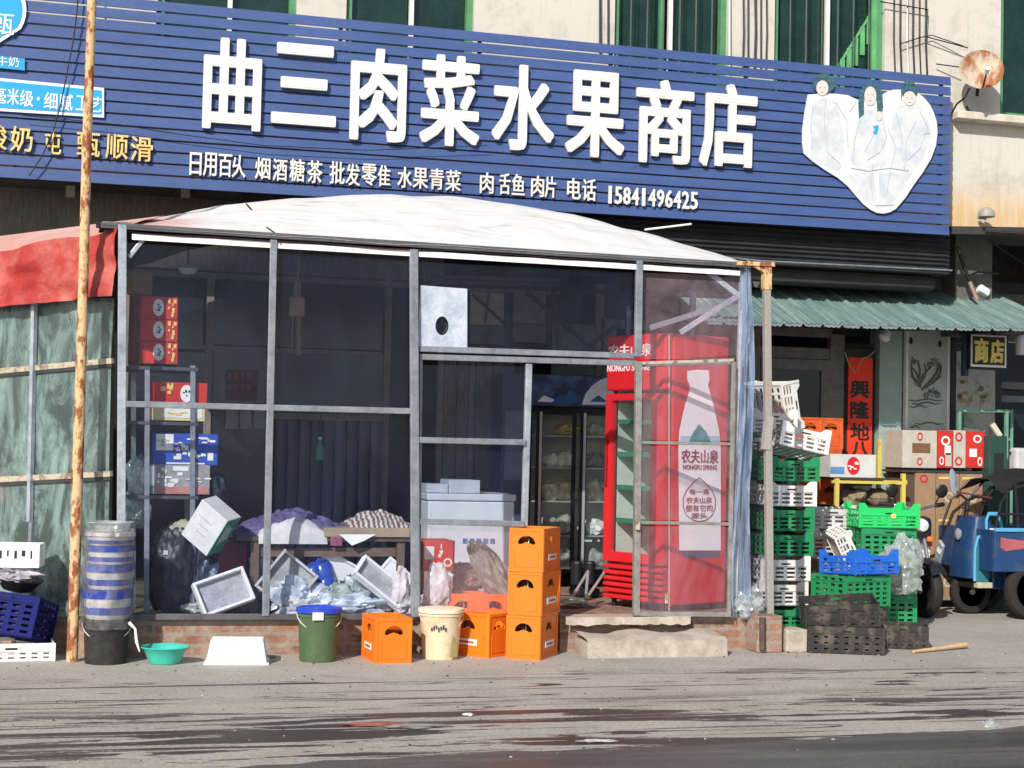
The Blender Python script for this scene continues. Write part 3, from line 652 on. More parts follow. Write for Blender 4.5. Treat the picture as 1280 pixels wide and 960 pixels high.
for (u0, v0, u1, v1, dd, lab, mt) in ((938, 768, 972, 807, .2, 'crumbling brick footing under the right corner post', BRICK), (974, 785, 1003, 812, .2, 'pale concrete block lying right of the brick footing', CONC)):
    p = P((u0+u1)/2, v1, -.1); s_ = mpp(p); g = B(); wd = (u1-u0)*s_; hh = p.z+(v1-v0)*s_
    g.box((p.x, -.1, hh/2), (wd, dd, hh)); tag(g.obj('brick_footing' if mt is BRICK else 'concrete_block', mt, bevel=.012), lab, 'footing' if mt is BRICK else 'block')

enc = thing('shop_enclosure', 'grey metal framed porch glazed with clear plastic film under a domed white tarpaulin', 'enclosure', (XL, 0, ZS))
def PF(u, v, y=0.0): return P(u, v, y)
WB_ = .045
def member(name, u0, v0, u1, v1, px, mat=GALV, y=-.03, par=enc, dep=.04):
    p, q = P(u0, v0, y), P(u1, v1, y); g = B(); g.beam(p, q, px*mpp(p)*.95 if abs(v1-v0) > abs(u1-u0) else dep, dep if abs(v1-v0) > abs(u1-u0) else px*mpp(p)*.95)
    # outer pipe line of the box section, seen as a lighter edge
    return g.obj(name, mat, par, world=True, bevel=.004)
GALVL = pm('light_metal', (.50, .54, .60), .4, .25, 9, .1, 50, metal=.3, col2=(.26, .30, .36), lo=.35, hi=.7)
member('corner_post', 153, 281, 151, 772, 11, GALVL)
member('post', 342, 300, 332, 770, 9); member('post', 517, 312, 519, 771, 11)
member('post', 799, 326, 797, 446, 9); member('corner_post', 929, 334, 916, 772, 9, GALVL, .02)
member('top_rail', 120, 281, 938, 332, 6, pm('rail_dark', (.10, .10, .11), .5, .3))
member('rail', 158, 505, 514, 514, 7); member('bottom_rail', 158, 771, 518, 771, 5, pm('rail_dark', (.1, .1, .1), .5, .3))
member('rail', 524, 436, 795, 445, 6, GALV, 0); member('rail', 524, 446, 795, 454, 3, GALV, .01)
member('post', 661, 455, 655, 668, 8, GALVL, .0)
member('post', 526, 447, 523, 770, 4, GALV, .03)
member('rail', 524, 550, 657, 553, 4); member('rail', 524, 652, 655, 655, 4)
member('rail', 802, 455, 914, 452, 1, GALV, .05)
member('brace', 161, 322, 181, 297, 6, GALVL, .01)
member('brace', 812, 410, 922, 376, 3, GALV, .12); member('brace', 850, 416, 925, 368, 3, GALVL, .03)
member('brace', 885, 340, 926, 372, 5, GALVL, .03)
# white hem of the roof hanging just under the top rail
g = B()
def hem(i, j):
    u = 165+i*760; v = 292+(338-292)*i+j*(7.5-1*i); p = P(u, v, -.036); return (p.x, p.y+.006*noise.noise(V((p.x*5, j, 0))), p.z)
g.grid(hem, 80, 2); g.obj('roof_hem', pm('white_tarp', (.86, .85, .85), .6, .05, 4, .2), enc, world=True, smooth=True)
# film panes, slightly slack
def pane(pts, y, mat, par=enc, amp=.012, name='film_pane', nu=14, nv=14, pf=P):
    c = [pf(u, v, y) for u, v in pts]; sd_ = random.random()*50
    def fn(i, j):
        p = (c[0]*(1-i)+c[1]*i)*(1-j)+(c[3]*(1-i)+c[2]*i)*j
        e_ = min(1, 8*min(i, 1-i, j, 1-j)); return (p.x, p.y+amp*e_*noise.noise(V((p.x*1.8, p.z*1.4, sd_))), p.z)
    g = B(); g.grid(fn, nu, nv); return g.obj(name, mat, par, world=True, smooth=True)
pane([(157, 303), (339, 315), (336, 504), (155, 502)], .012, FILM)
pane([(344, 315), (514, 326), (514, 510), (339, 506)], .012, FILM)
pane([(155, 508), (335, 510), (331, 769), (155, 769)], .012, FILM)
pane([(338, 510), (514, 516), (515, 769), (334, 769)], .012, FILM)
pane([(521, 327), (796, 341), (795, 440), (524, 434)], .012, FILM)
pane([(803, 341), (926, 344), (922, 449), (800, 449)], .022, FILM2)
pane([(527, 456), (658, 458), (656, 551), (527, 549)], .018, FILM)
pane([(527, 554), (656, 556), (654, 652), (527, 651)], .018, FILM)
pane([(527, 657), (654, 658), (652, 765), (527, 765)], .018, FILM2)
# metal sheet with a stovepipe hole
c = [P(u, v, -.004) for u, v in ((523, 433), (584, 433), (582, 361), (523, 358))]
g = B(); o_ = c[0]; wdt = (c[1]-c[0]).length; hgt = (c[3]-c[0]).length
M_ = Matrix.Translation(o_) @ Matrix.Rotation(R(90), 4, 'X')
g.plate([[(0, 0), (wdt, 0), (wdt-.01, hgt), (0, hgt+.008)], arc(wdt*.47, hgt*.36, .046, .064, 0, 2*math.pi*.97, 22)], .004, M_)
vp = g.obj('vent_sheet', pm('zinc_sheet', (.62, .68, .78), .45, .2, 7, .3, 30, metal=.15, col2=(.40, .46, .56), lo=.4, hi=.65), enc, world=True)
g = B(); cc = o_+V((wdt*.47, .05, hgt*.36)); g.tube([cc, cc+V((0, .3, 0))], .05, 16, cap=False); g.obj('stove_pipe', GALV, vp, world=True, smooth=True)
# sliding door standing in front of the fridge
door = B()
def dm(u0, v0, u1, v1, px, y=-.05):
    p, q = P(u0, v0, y), P(u1, v1, y); door.beam(p, q, px*mpp(p), px*mpp(p))
dm(798, 452, 795, 769, 8); dm(917, 452, 911, 769, 5); dm(794, 767, 913, 768, 6); dm(800, 553, 914, 555, 4); dm(799, 653, 913, 655, 4)
dr = door.obj('door', pm('door_metal', (.34, .33, .31), .5, .3, 12, .1, 40, metal=.2, col2=(.22, .2, .18), lo=.4, hi=.7), enc, world=True, bevel=.003)
g = B(); g.beam(P(800, 454, -.055), P(917, 450, -.055), .02, .03); g.obj('door_top_rail', CREAMFR, dr, world=True)
pane([(802, 457), (913, 454), (912, 551), (800, 550)], -.045, FILM2, dr)
pane([(800, 557), (912, 557), (911, 651), (799, 650)], -.045, FILM2, dr)
pane([(799, 658), (910, 658), (909, 764), (798, 764)], -.045, FILM2, dr)
g = B(); p = P(797, 657, -.085); g.box(tuple(p), (.03, .03, .06)); g.obj('latch', CREAMFR, dr, world=True, bevel=.004)
g = B(); p = P(833, 748, -.06); g.box(tuple(p), (.02, .004, .07)); g.obj('sticker', CREAMFR, dr, world=True)
# right side wall of film, right corner bundle of bluish film
xs_ = 4.90
g = B(); g.grid(lambda i, j: (xs_+.015*noise.noise(V((i*8, j*6, 7))), .04+3.0*i, ZS+(2.50-ZS+.1)*j), 24, 14); g.obj('side_film', FILMS, enc, world=True, smooth=True)
g = B()
for yy in (1.5, 3.05): g.beam((xs_, yy, ZS), (xs_, yy, 2.7), .04)
g.beam((xs_, .05, 1.5), (xs_, 3.05, 1.5), .03, up=V((0, 0, 1))); g.beam((xs_, .05, 2.62), (xs_, 3.05, 3.0), .04, up=V((0, 0, 1)))
g.obj('side_rail', GALV, enc, world=True)
g = B()
def fb(i, j):
    v = 335+435*j; wv = 7+7*j*j+3*math.sin(j*9)*j; u = 931-4*j+(i-.5)*2*wv+3*math.sin(j*6)
    p = P(u, v, -.01); return (p.x, -.02+.05*math.sin(i*9+j*5)*(.3+j)+.02*noise.noise(V((i*6, j*9, 1))), p.z)
g.grid(fb, 16, 60); g.obj('loose_film', FILMB, enc, world=True, smooth=True)
g = B()
crumple(g, tuple(P(938, 756, -.02)), (.20, .12, .20), 4, 4, .5); g.obj('loose_film', BAGF, enc, world=True, smooth=True)
# domed roof: front edge on the top rail, back edge arching up under the sign
prof = [(120, 281), (150, 279), (200, 274), (240, 264), (300, 255), (360, 249), (420, 246), (490, 244), (560, 247), (640, 254), (720, 270), (790, 287), (850, 304), (890, 316), (935, 331)]
def interp(pr, u):
    for (a0, b0), (a1, b1) in zip(pr, pr[1:]):
        if a0 <= u <= a1: return b0+(b1-b0)*(u-a0)/(a1-a0)
    return pr[-1][1]
YB = 1.75
def roof(i, j, low=0):
    u = 124+i*(935-124); f = P(u, 283+(u-150)*.0612, -.02-.03); k = math.sin(math.pi*min(1, max(0, i)))**.5
    vb = interp(prof, u); bk = P(u, vb-.5, .15+(YB-.15)*k)
    x = f.x+(bk.x-f.x)*j; y = f.y+(bk.y-f.y)*j; z = f.z+(bk.z-f.z)*(1-(1-j)**1.25)-.028*abs(math.sin((u-150)/190*math.pi))*(1-j)**3*0+.030*(abs(noise.noise(V((x*1.6+y*.8, y*2.2, 9))))-.2)*math.sin(math.pi*j)
    return (x+0, y, z+.016*noise.noise(V((x*2.2, y*3.5, 3)))+.007*noise.noise(V((x*7, y*4, 8)))*(1 if 0 < j < 1 else 0)-low)
m, nt, ns, ln = newmat('roof_tarp')
out = nd(ns, 'ShaderNodeOutputMaterial'); b = nd(ns, 'ShaderNodeBsdfPrincipled', Roughness=.55)
tc = nd(ns, 'ShaderNodeTexCoord'); sx = nd(ns, 'ShaderNodeSeparateXYZ'); ln.new(tc.outputs['Object'], sx.inputs[0])
n = nd(ns, 'ShaderNodeTexNoise', Scale=2.5, Detail=7); ln.new(tc.outputs['Object'], n.inputs['Vector'])
xx = mth(ns, ln, 'ADD', sx.outputs[0], mth(ns, ln, 'MULTIPLY', n.outputs[0], .9))
rr = nd(ns, 'ShaderNodeMapRange'); rr.inputs[1].default_value = 1.0; rr.inputs[2].default_value = .55; ln.new(xx, rr.inputs[0])
mx = nd(ns, 'ShaderNodeMix'); mx.data_type = 'RGBA'; ln.new(rr.outputs[0], mx.inputs[0]); mx.inputs[6].default_value = (.68, .67, .66, 1); mx.inputs[7].default_value = (.58, .36, .33, 1)
n4 = nd(ns, 'ShaderNodeTexNoise', Scale=.55, Detail=5, Distortion=1.2); mp = nd(ns, 'ShaderNodeMapping'); mp.inputs['Scale'].default_value = (3, 9, 3); ln.new(tc.outputs['Object'], mp.inputs[0]); ln.new(mp.outputs[0], n4.inputs['Vector'])
dr_ = nd(ns, 'ShaderNodeMapRange'); dr_.inputs[1].default_value = .58; dr_.inputs[2].default_value = .75; dr_.inputs[3].default_value = 1; dr_.inputs[4].default_value = .70; ln.new(n4.outputs[0], dr_.inputs[0])
mu = nd(ns, 'ShaderNodeMix'); mu.data_type = 'RGBA'; mu.blend_type = 'MULTIPLY'; mu.inputs[0].default_value = 1; ln.new(mx.outputs[2], mu.inputs[6]); ln.new(dr_.outputs[0], mu.inputs[7])
ln.new(mu.outputs[2], b.inputs['Base Color'])
bp = nd(ns, 'ShaderNodeBump', Strength=.4, Distance=.05); ln.new(n4.outputs[0], bp.inputs['Height']); ln.new(bp.outputs[0], b.inputs['Normal']); ln.new(b.outputs[0], out.inputs[0])
g = B(); g.grid(roof, 160, 24); g.obj('roof_tarpaulin', m, enc, world=True, smooth=True)
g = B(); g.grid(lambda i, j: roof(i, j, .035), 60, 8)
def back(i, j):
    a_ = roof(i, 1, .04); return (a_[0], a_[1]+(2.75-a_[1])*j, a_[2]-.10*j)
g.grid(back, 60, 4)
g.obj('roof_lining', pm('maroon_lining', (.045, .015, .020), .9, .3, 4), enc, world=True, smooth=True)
g = B(); g.tube([P(308, 255, 1.0), P(335, 285, .3), P(349, 302, -.06)], .006, 6); g.tube([P(333, 284, -.0), P(378, 315, -.03)], .005, 5)
tag(g.obj('cord', CAB), 'dark cord lying slantwise down the white domed tarpaulin', 'cord')
g = B(); g.tube([P(806, 287, .9), P(864, 280, .9)], .008, 6); tag(g.obj('stick', WHITEG), 'thin pale stick poking out above the right slope of the white tarpaulin', 'stick')
# rusty outer post on the right
t = thing('support_post', 'grey steel post with rusty top standing on the brick footing outside the porch', 'post', tuple(P(960, 768, -.02)))
g = B(); g.beam(P(962, 770, -.02), P(958, 344, -.02), .05, .05); g.obj('post', pm('grey_post', (.33, .31, .29), .55, .2, 5, .2, 50, col2=(.40, .26, .16), lo=.55, hi=.66), t, world=True, bevel=.004)
g = B(); g.beam(P(958, 362, -.02), P(958, 333, -.02), .058, .058); g.beam(P(920, 329, -.03), P(967, 331, -.03), .03, .05); g.beam(P(934, 327, -.03), P(964, 345, -.03), .02, .03); g.obj('bracket', RUST, t, world=True)
g = B(); g.beam(P(957, 562, -.025), P(961, 520, -.025), .054, .054); g.obj('rust_band', RUSTGREY, t, world=True)
# floor drain pipe behind the footing
g = B(); g.tube([P(953, 812, -.22), P(953, 772, -.21)], .022, 10); tag(g.obj('drain_pipe', pm('dark_pipe', (.10, .07, .06), .7, .3)), 'short dark pipe against the brick footing by the right post', 'pipe')

# ------------------------------------------------------------------ neighbouring enclosure on the left
C0 = P(146, 500, -.01); dl = V((-math.cos(R(41)), math.sin(R(41)), 0)); nl = dl.cross(V((0, 0, 1)))
def PL(u, v, y=0): return hit(u, v, C0+nl*(y if abs(y) < 1 else 0), nl)
# orientation of the normal: make positive offsets go away from the camera
if nl.y < 0: nl = -nl
len_ = thing('side_enclosure', 'cloudy green film walled lean-to with a faded red tarpaulin at the left edge', 'enclosure', (C0.x-1.2, .9, 0))
def ml(name, u0, v0, u1, v1, px, mat, off=0.0, dep=.035):
    p, q = PL(u0, v0, off), PL(u1, v1, off); g = B(); g.beam(p, q, px*mpp(p), dep, up=nl) if abs(v1-v0) > abs(u1-u0) else g.beam(p, q, px*mpp(p), dep, up=V((0, 0, 1)))
    return g.obj(name, mat, len_, world=True)
ml('post', 44, 335, 37, 652, 5, GALVL, -.02); ml('post', 40, 652, 36, 770, 5, GALV, -.01); ml('post', 140, 380, 134, 765, 5, DKFR, .03)
for a_ in ((-200, 482, 141, 451), (-200, 610, 139, 592)): 
    p, q = PL(a_[0], a_[1]), PL(a_[2], a_[3]); g = B(); g.beam(p, q, .035, .03); g.obj('rail', CREAMFR, len_, world=True)
    g = B(); g.beam(p+V((0, 0, -.03)), q+V((0, 0, -.03)), .02, .02); g.obj('rail', DKFR, len_, world=True)
pane([(-200, 390), (143, 372), (138, 456), (-200, 480)], .01, FILMG, len_, .02, pf=PL, nu=20)
pane([(-200, 480), (139, 455), (136, 594), (-200, 610)], .01, FILMG, len_, .03, pf=PL, nu=20)
pane([(-200, 610), (137, 596), (133, 768), (-200, 790)], .01, FILMG, len_, .03, pf=PL, nu=20)
REDT = pm('red_tarp', (.40, .035, .03), .6, .25, 3, .7, 22, col2=(.55, .17, .13), lo=.46, hi=.68)
g = B()
def rt(i, j):
    u = -200+i*347; vt = 314-(u/147)*28+2*math.sin(u*.07); vb = 385-(u/145)*14; v = vt+(vb-vt)*j
    p = PL(u, v, -.05); k = .05*noise.noise(V((u*.02, j*2.2, 5)))+.025*noise.noise(V((u*.06, j*5, 1)))+.05*j
    bl = math.exp(-((u-45)/18)**2-((j-.25)/.3)**2)*.10
    return tuple(p-nl*(k+bl))
g.grid(rt, 90, 16); g.obj('tarpaulin_skirt', REDT, len_, world=True, smooth=True)
g = B()
def rtop(i, j):
    a_ = V(rt(i, 0)); u = -200+i*(347+60); b_ = P(u, 295-u*.125, a_.y+.95-.3*i)
    q = a_.lerp(b_, j); q.z += (.02*noise.noise(V((q.x*3, q.y*3, 3))))*math.sin(math.pi*j); return tuple(q)
g.grid(rtop, 60, 10); g.obj('tarpaulin_top', pm('faded_red_tarp', (.62, .33, .28), .65, .15, 3, .3, 20, col2=(.66, .45, .40), lo=.45, hi=.7), len_, world=True, smooth=True)
# low base wall under it
p, q = PL(-200, 770), PL(140, 770); g = B(); g.beam(V((p.x, p.y, .11))+nl*.08, V((q.x, q.y, .11))+nl*.08, .22, .14); g.obj('base_wall', BRICK, len_, world=True)
# dim contents seen through the film: shelf with goods
rn = random.Random(11)
sh = thing('goods_rack', 'dim goods rack behind the cloudy green film at the left', 'shelf', (-1.0, 2.2, 0))
g = B()
for z in (.3, .9, 1.4, 1.9): g.box((-1.3, 2.35, z), (2.6, .5, .03))
for x in (-2.6, -1.3, -.02): g.box((x, 2.1, 1.0), (.04, .04, 2.0))
g.obj('frame', DKFR, sh, world=True)
for k in range(7):
    z = (.315, .915, 1.415, 1.915)[k % 4]; x = -2.3+k*.36; h_ = rn.uniform(.22, .34); wv = rn.uniform(.22, .32)
    mt = [REDC, BROWNC, WHITEG, pm('teal_card', (.05, .25, .22), .6)][(k*3+1) % 4]
    g = B(); g.box((0, 0, h_/2), (wv, .35, h_)); g.box((0, -.176, h_*.55), (wv*.5, .004, h_*.35), 1)
    o = g.obj('carton', [mt, WHITEG]); o.location = (x, 2.32, z); tag(o, 'blurry carton on the dim rack behind the green film', 'carton', 'cartons on the dim rack')
# ------------------------------------------------------------------ inside the porch: shopfront behind
DKB = pm('brown_mullion', (.22, .18, .16), .5, .3, 6)
sf = thing('glazed_shopfront', 'dark glazed shopfront with brown mullions at the back of the porch', 'shopfront', (P(400, 700, YF).x, YF, ZS))
def bx(g, u0, v0, u1, v1, y, d, mi=0):
    a_, b_ = P(u0, (v0+v1)/2, y), P(u1, (v0+v1)/2, y); t_, u_ = P((u0+u1)/2, v0, y), P((u0+u1)/2, v1, y)
    g.box(((a_.x+b_.x)/2, y+d/2, (t_.z+u_.z)/2), (b_.x-a_.x, d, t_.z-u_.z), mi); return g
for (u0, v0, u1, v1) in ((254, 345, 263, 735), (478, 345, 486, 735), (150, 345, 158, 735), (545, 440, 552, 735), (742, 355, 752, 735)):
    bx(B(), u0, v0, u1, v1, YF, .06).obj('mullion', DKB, sf, world=True)
bx(B(), 158, 434, 478, 439, YF+.005, .05).obj('transom', DKB, sf, world=True)
bx(B(), 158, 345, 545, 352, YF+.005, .05).obj('transom', DKB, sf, world=True)
bx(B(), 158, 728, 545, 736, YF+.005, .05).obj('transom', DKB, sf, world=True)
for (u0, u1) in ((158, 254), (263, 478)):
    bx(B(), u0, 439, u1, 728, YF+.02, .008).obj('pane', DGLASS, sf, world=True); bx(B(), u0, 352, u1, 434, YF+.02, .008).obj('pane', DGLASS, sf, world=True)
# door panels at 545..660 in grey-brown, light streak
gw = pm('grey_boards', (.14, .13, .13), .75, .35, 6, .3, 30, col2=(.22, .20, .19), lo=.4, hi=.65, stretch=(5, 5, .8))
for (u0, u1) in ((553, 568), (569, 583), (592, 612), (613, 640)): bx(B(), u0, 448, u1, 735, YF, .04).obj('board', gw, sf, world=True)
bx(B(), 584, 448, 591, 735, YF-.01, .04).obj('light_board', pm('pale_board', (.20, .19, .20), .7, .2), sf, world=True)
# transom windows above
bx(B(), 588, 366, 630, 406, YF, .02).obj('lit_pane', pm('lit_yellow_pane', (.55, .45, .30), .5, .3, 9), sf, world=True)  # the light in this pane is only its pale yellow colour
bx(B(), 588, 407, 632, 430, YF, .02).obj('dull_pane', pm('dull_pane', (.15, .14, .13), .6, .3, 9), sf, world=True)
bx(B(), 642, 364, 682, 404, YF, .02).obj('dull_pane', pm('stone_pane', (.26, .25, .22), .6, .3, 14), sf, world=True)
bx(B(), 642, 405, 682, 428, YF, .02).obj('dull_pane', pm('dull_pane', (.15, .14, .13)), sf, world=True)
bx(B(), 631, 355, 637, 440, YF-.01, .04).obj('mullion', BLACK, sf, world=True)
g = B(); g.tube([P(590, 368, YF-.03), P(634, 408, YF-.03)], .012, 5); g.tube([P(611, 366, YF-.03), P(606, 404, YF-.03)], .008, 5); g.obj('security_bar', BLACK, sf, world=True)
bx(B(), 690, 405, 745, 470, YF, .02).obj('dull_pane', pm('greenish_pane', (.12, .15, .135), .6, .3, 9), sf, world=True)
# roof truss bars seen through the right bay
t = thing('roof_truss', 'crossed dark metal bars under the roof behind the door head', 'truss', tuple(P(720, 440, 1.9)))
for (a_, b_) in (((655, 362), (752, 445)), ((775, 405), (705, 455)), ((650, 360), (930, 372)), ((690, 360), (700, 440))):
    g = B(); g.beam(P(*a_, 1.9), P(*b_, 1.9), .035); g.obj('bar', BLACK, t, world=True)
for k, vv in enumerate((346, 352, 361)):
    g = B(); g.beam(P(540, vv, 2.3-.2*k), P(700, vv+5, 2.3-.2*k), .03); g.obj('bar', pm('grey_pipe', (.12, .11, .12), .5, .2), t, world=True)
# ceiling lamp
t = thing('ceiling_lamp', 'small round pale ceiling lamp under the porch roof', 'lamp', tuple(P(235, 336, 1.6)))
g = B(); g.lathe([(.001, -.045), (.05, -.035), (.075, 0), (.06, .03), (.001, .035)], 20); g.obj('shade', pm('milk_glass', (.62, .70, .62), .3, .05), t, smooth=True)
g = B(); g.tube([(0, 0, .03), (0, 0, .25)], .008, 6); g.obj('stem', BLACK, t)
# switch box on a conduit
p = P(371, 383, 1.9); t = thing('switch_box', 'old beige knife-switch box hanging on a conduit inside the porch', 'switch box', tuple(p))
g = B(); g.box((0, 0, 0), (.12, .06, .155)); g.obj('box', pm('beige_box', (.42, .34, .29), .5, .2), t, bevel=.015)
g = B(); g.tube([(0, .0, .07), (0, 0, .2)], .03, 10); g.tube([(0, 0, .2), (.02, .0, .55)], .008, 6); g.obj('insulator', pm('old_beige', (.30, .24, .20), .6), t)
g = B(); g.tube([(.02, 0, -.07), (.025, 0, -.38)], .02, 8); g.tube([(-.03, 0, -.07), (-.03, 0, -.36)], .006, 5); g.obj('conduit', pm('old_beige', (.30, .24, .20)), t)
# strip curtain over the inner doorway
t = thing('strip_curtain', 'dim hanging strip curtain over the inner doorway behind the table', 'curtain', tuple(P(405, 640, 3.1)))
for k in range(9):
    u0 = 342+k*15; g = B(); a_, b_ = P(u0, 640, 3.08), P(u0+12.5, 640, 3.08); zt2 = P(u0, 525, 3.08).z
    g.grid(lambda i, j: (a_.x+(b_.x-a_.x)*i+.01*noise.noise(V((k*3.3, j*2, 1))), 3.08-.018*math.sin(math.pi*i)+.01*noise.noise(V((k, j*2, 3))), ZS+.05+(zt2-ZS-.05)*j), 5, 10)
    g.obj('strip', pm('curtain_strip%d' % (k % 3), (.045+.02*(k % 3), .05+.02*(k % 3), .07+.025*(k % 3)), .5, .35, 4, stretch=(1, 1, .3)), t, world=True, smooth=True)
bx(B(), 338, 518, 480, 525, 3.06, .05).obj('rail', DKB, t, world=True)
# papers and stickers on the glass
for u0, v0, u1, v1, lab, mt in ((282, 512, 298, 536, 'left grey paper of three taped inside the shopfront glass', (.28, .29, .31)), (300, 512, 314, 536, 'middle grey paper of three taped inside the shopfront glass', (.28, .29, .31)), (317, 512, 331, 536, 'right grey paper of three taped inside the shopfront glass', (.26, .27, .30)), (421, 521, 431, 538, 'small pale notice on the dark glass', (.40, .40, .42))):
    tag(bx(B(), u0, v0, u1, v1, YF-.02, .004).obj('paper_notice', pm('notice%d' % u0, mt, .8)), lab, 'notice')
t = bx(B(), 283, 462, 322, 500, YF-.02, .004).obj('door_poster', pm('maroon_poster', (.10, .012, .018), .7, .3)); tag(t, 'dark red poster on the glass behind the shelf rack', 'poster')
for ch, q in zip('福到', ((284, 466, 300, 484), (302, 468, 318, 486))):
    pass
g = B()
rn = random.Random(2)
for k in range(8): 
    u = 287+(k % 4)*8; v = 470+(k//4)*14; a_ = P(u, v, YF-.025); g.box(tuple(a_), (.03, .004, .05))
g.obj('print', pm('dim_pink', (.28, .07, .07), .7), t, world=True)
p = P(400, 560, 2.4); t = thing('hanging_bottle', 'small green bottle hanging in front of the dark glass', 'bottle', tuple(p))
g = B(); g.lathe([(.025, -.1), (.032, -.09), (.032, 0), (.012, .04), (.012, .07)], 12); g.obj('body', pm('teal_bottle', (.05, .28, .18), .3), t, smooth=True)
g = B(); g.lathe([(.015, .07), (.015, .09)], 10); g.obj('cap', WHITE, t)
g = B(); g.tube([(0, 0, .09), (0, 0, .35)], .003, 4); g.obj('string', CAB, t)

# ------------------------------------------------------------------ cartons
LOGO_Y = pm('print_yellow', (.80, .55, .16), .5, .1); INKB = pm('print_black', (.02, .02, .02), .5); INKR = pm('print_red', (.55, .03, .03), .5)
def carton(name, label, cat, u0, v0, u1, v1, y, d, mats, rz=0, front=(), side=(), group=None, rot=None, h=None, tape=True, zb=None):
    c_ = P((u0+u1)/2, v1, y); s_ = mpp(c_); ww = (P(u1, v1, y).x-P(u0, v1, y).x)
    if rz: ww = (u1-u0)*s_
    hh = (v1-v0)*s_
    if zb is not None: hh = c_.z+hh-zb; c_.z = zb
    t = thing(name, label, cat, (c_.x, y+d/2, c_.z), rz, group, rot)
    g = B(); g.box((0, 0, hh/2), (ww, d, hh)); g.obj('body', mats, t, bevel=.004)
    if tape:
        g = B(); g.box((0, 0, hh+.001), (ww*.9, .03, .002)); g.obj('flap_tape', pm('tape', (.5, .42, .3), .3), t)
    for i, (fx0, fz0, fx1, fz1, kind, mt) in enumerate(front):
        g = B(); yf = -d/2-.0015
        X0, X1, Z0, Z1 = -ww/2+fx0*ww, -ww/2+fx1*ww, fz0*hh, fz1*hh
        if kind == 'r': g.box(((X0+X1)/2, yf, (Z0+Z1)/2), (X1-X0, .003, Z1-Z0))
        elif kind == 'o':
            M_ = Matrix.Translation(((X0+X1)/2, yf-.001, (Z0+Z1)/2)) @ Matrix.Rotation(R(90), 4, 'X')
            g.plate([arc(0, 0, (X1-X0)/2, (Z1-Z0)/2, 0, 6.1, 20)], .002, M_)
        elif kind == 'ring':
            M_ = Matrix.Translation(((X0+X1)/2, yf-.001, (Z0+Z1)/2)) @ Matrix.Rotation(R(90), 4, 'X')
            g.plate([arc(0, 0, (X1-X0)/2, (Z1-Z0)/2, 0, 6.1, 20), arc(0, 0, (X1-X0)/2*.62, (Z1-Z0)/2*.62, 0, 6.1, 20)], .002, M_)
        elif kind == 'blot':
            r_ = random.Random(i+int(u0))
            for k in range(7):
                xx = X0+(X1-X0)*r_.random(); zz_ = Z0+(Z1-Z0)*r_.random(); g.box((xx, yf-.003-k*.0002, zz_), ((X1-X0)*r_.uniform(.15, .4), .002, (Z1-Z0)*r_.uniform(.12, .35)))
        g.obj('print', mt, t)
    for (fx0, fz0, fx1, fz1, sx_, mt) in side:
        g = B(); Y0, Y1, Z0, Z1 = -d/2+fx0*d, -d/2+fx1*d, fz0*hh, fz1*hh
        g.box((sx_*(ww/2+.0015), (Y0+Y1)/2, (Z0+Z1)/2), (.003, Y1-Y0, Z1-Z0)); g.obj('side_print', mt, t)
    return t
# rack
rk = thing('shelf_rack', 'grey metal shelf rack with stacked cartons inside the left bay', 'shelf', (P(205, 768, .5).x, .5, ZS))
for (u, yy, vt_) in ((183, .32, 462), (240, .32, 457), (166, .78, 462), (233, .78, 462)):
    p, q = P(u, 768, yy), P(u+1, vt_, yy); p.z = ZS; bb = B(); bb.beam(p, q, .032, .032); bb.obj('upright', GALV, rk, world=True)
for v in (458, 527, 620):
    g = B(); a_ = P(158, v, .30); b_ = P(248, v, .30); g.box(((a_.x+b_.x)/2, .55, a_.z-.005), (b_.x-a_.x, .5, .022)); g.obj('shelf', pm('shelf_dark', (.08, .08, .09), .5), rk, world=True)
RDC = [REDC]
for k in range(3):
    carton('snack_carton', ['bottom', 'middle', 'top'][k]+' red carton with a white circle in the stack of three on the rack top', 'carton', 176, 427-28*k, 222, 455-28*k+.3, .34, .3, RDC, front=[(.32, .15, .62, .9, 'o', WHITEG), (.4, .4, .52, .7, 'blot', INKB), (.72, .2, .93, .85, 'blot', LOGO_Y), (.0, .0, 1, .03, 'r', INKB)], tape=False)
carton('snack_carton', 'shade-darkened red carton standing behind the stack of three on the rack', 'carton', 160, 368, 186, 455, .66, .1, [pm('dark_red_card', (.22, .02, .03), .6, .2)], front=[(.3, .75, .9, .92, 'blot', pm('dim_pink', (.28, .07, .07)))], tape=False)  # darker red paints the unlit left part of the red stack
carton('cardboard_box', 'plain brown box behind the red cartons in the top left corner', 'box', 160, 340, 190, 368, .7, .1, [BROWNC], tape=False)
carton('snack_carton', 'single red carton with a round white picture on the middle rack shelf', 'carton', 188, 478, 259, 506, .34, .36, RDC, front=[(.52, .12, .74, .9, 'o', WHITEG), (.57, .35, .68, .7, 'blot', INKB), (.2, .15, .42, .85, 'blot', LOGO_Y)], tape=False)
carton('flat_box', 'flat yellow and white box under the single red carton', 'box', 186, 507, 256, 526, .33, .36, [pm('yellow_card', (.72, .62, .30), .6, .15)], front=[(.25, .2, .95, .8, 'r', WHITEG), (.35, .35, .65, .65, 'blot', LOGO_Y)], tape=False)
BLC = pm('blue_card', (.03, .09, .42), .5, .12, 6)
carton('milk_carton', 'blue printed carton with white star shape on the lower shelf goods', 'carton', 192, 542, 272, 581, .34, .3, [BLC], front=[(.03, .45, .3, .97, 'r', WHITEG), (.3, .12, .62, .6, 'blot', WHITEG), (.3, .5, .5, .7, 'blot', WHITEG), (.55, .72, .95, .88, 'blot', WHITEG), (.66, .2, .82, .4, 'blot', WHITEG), (.84, .15, .93, .4, 'r', WHITEG), (.2, .02, .8, .07, 'r', WHITEG), (.06, .55, .25, .85, 'blot', pm('leafgrey', (.4, .45, .40), .6))], tape=False)
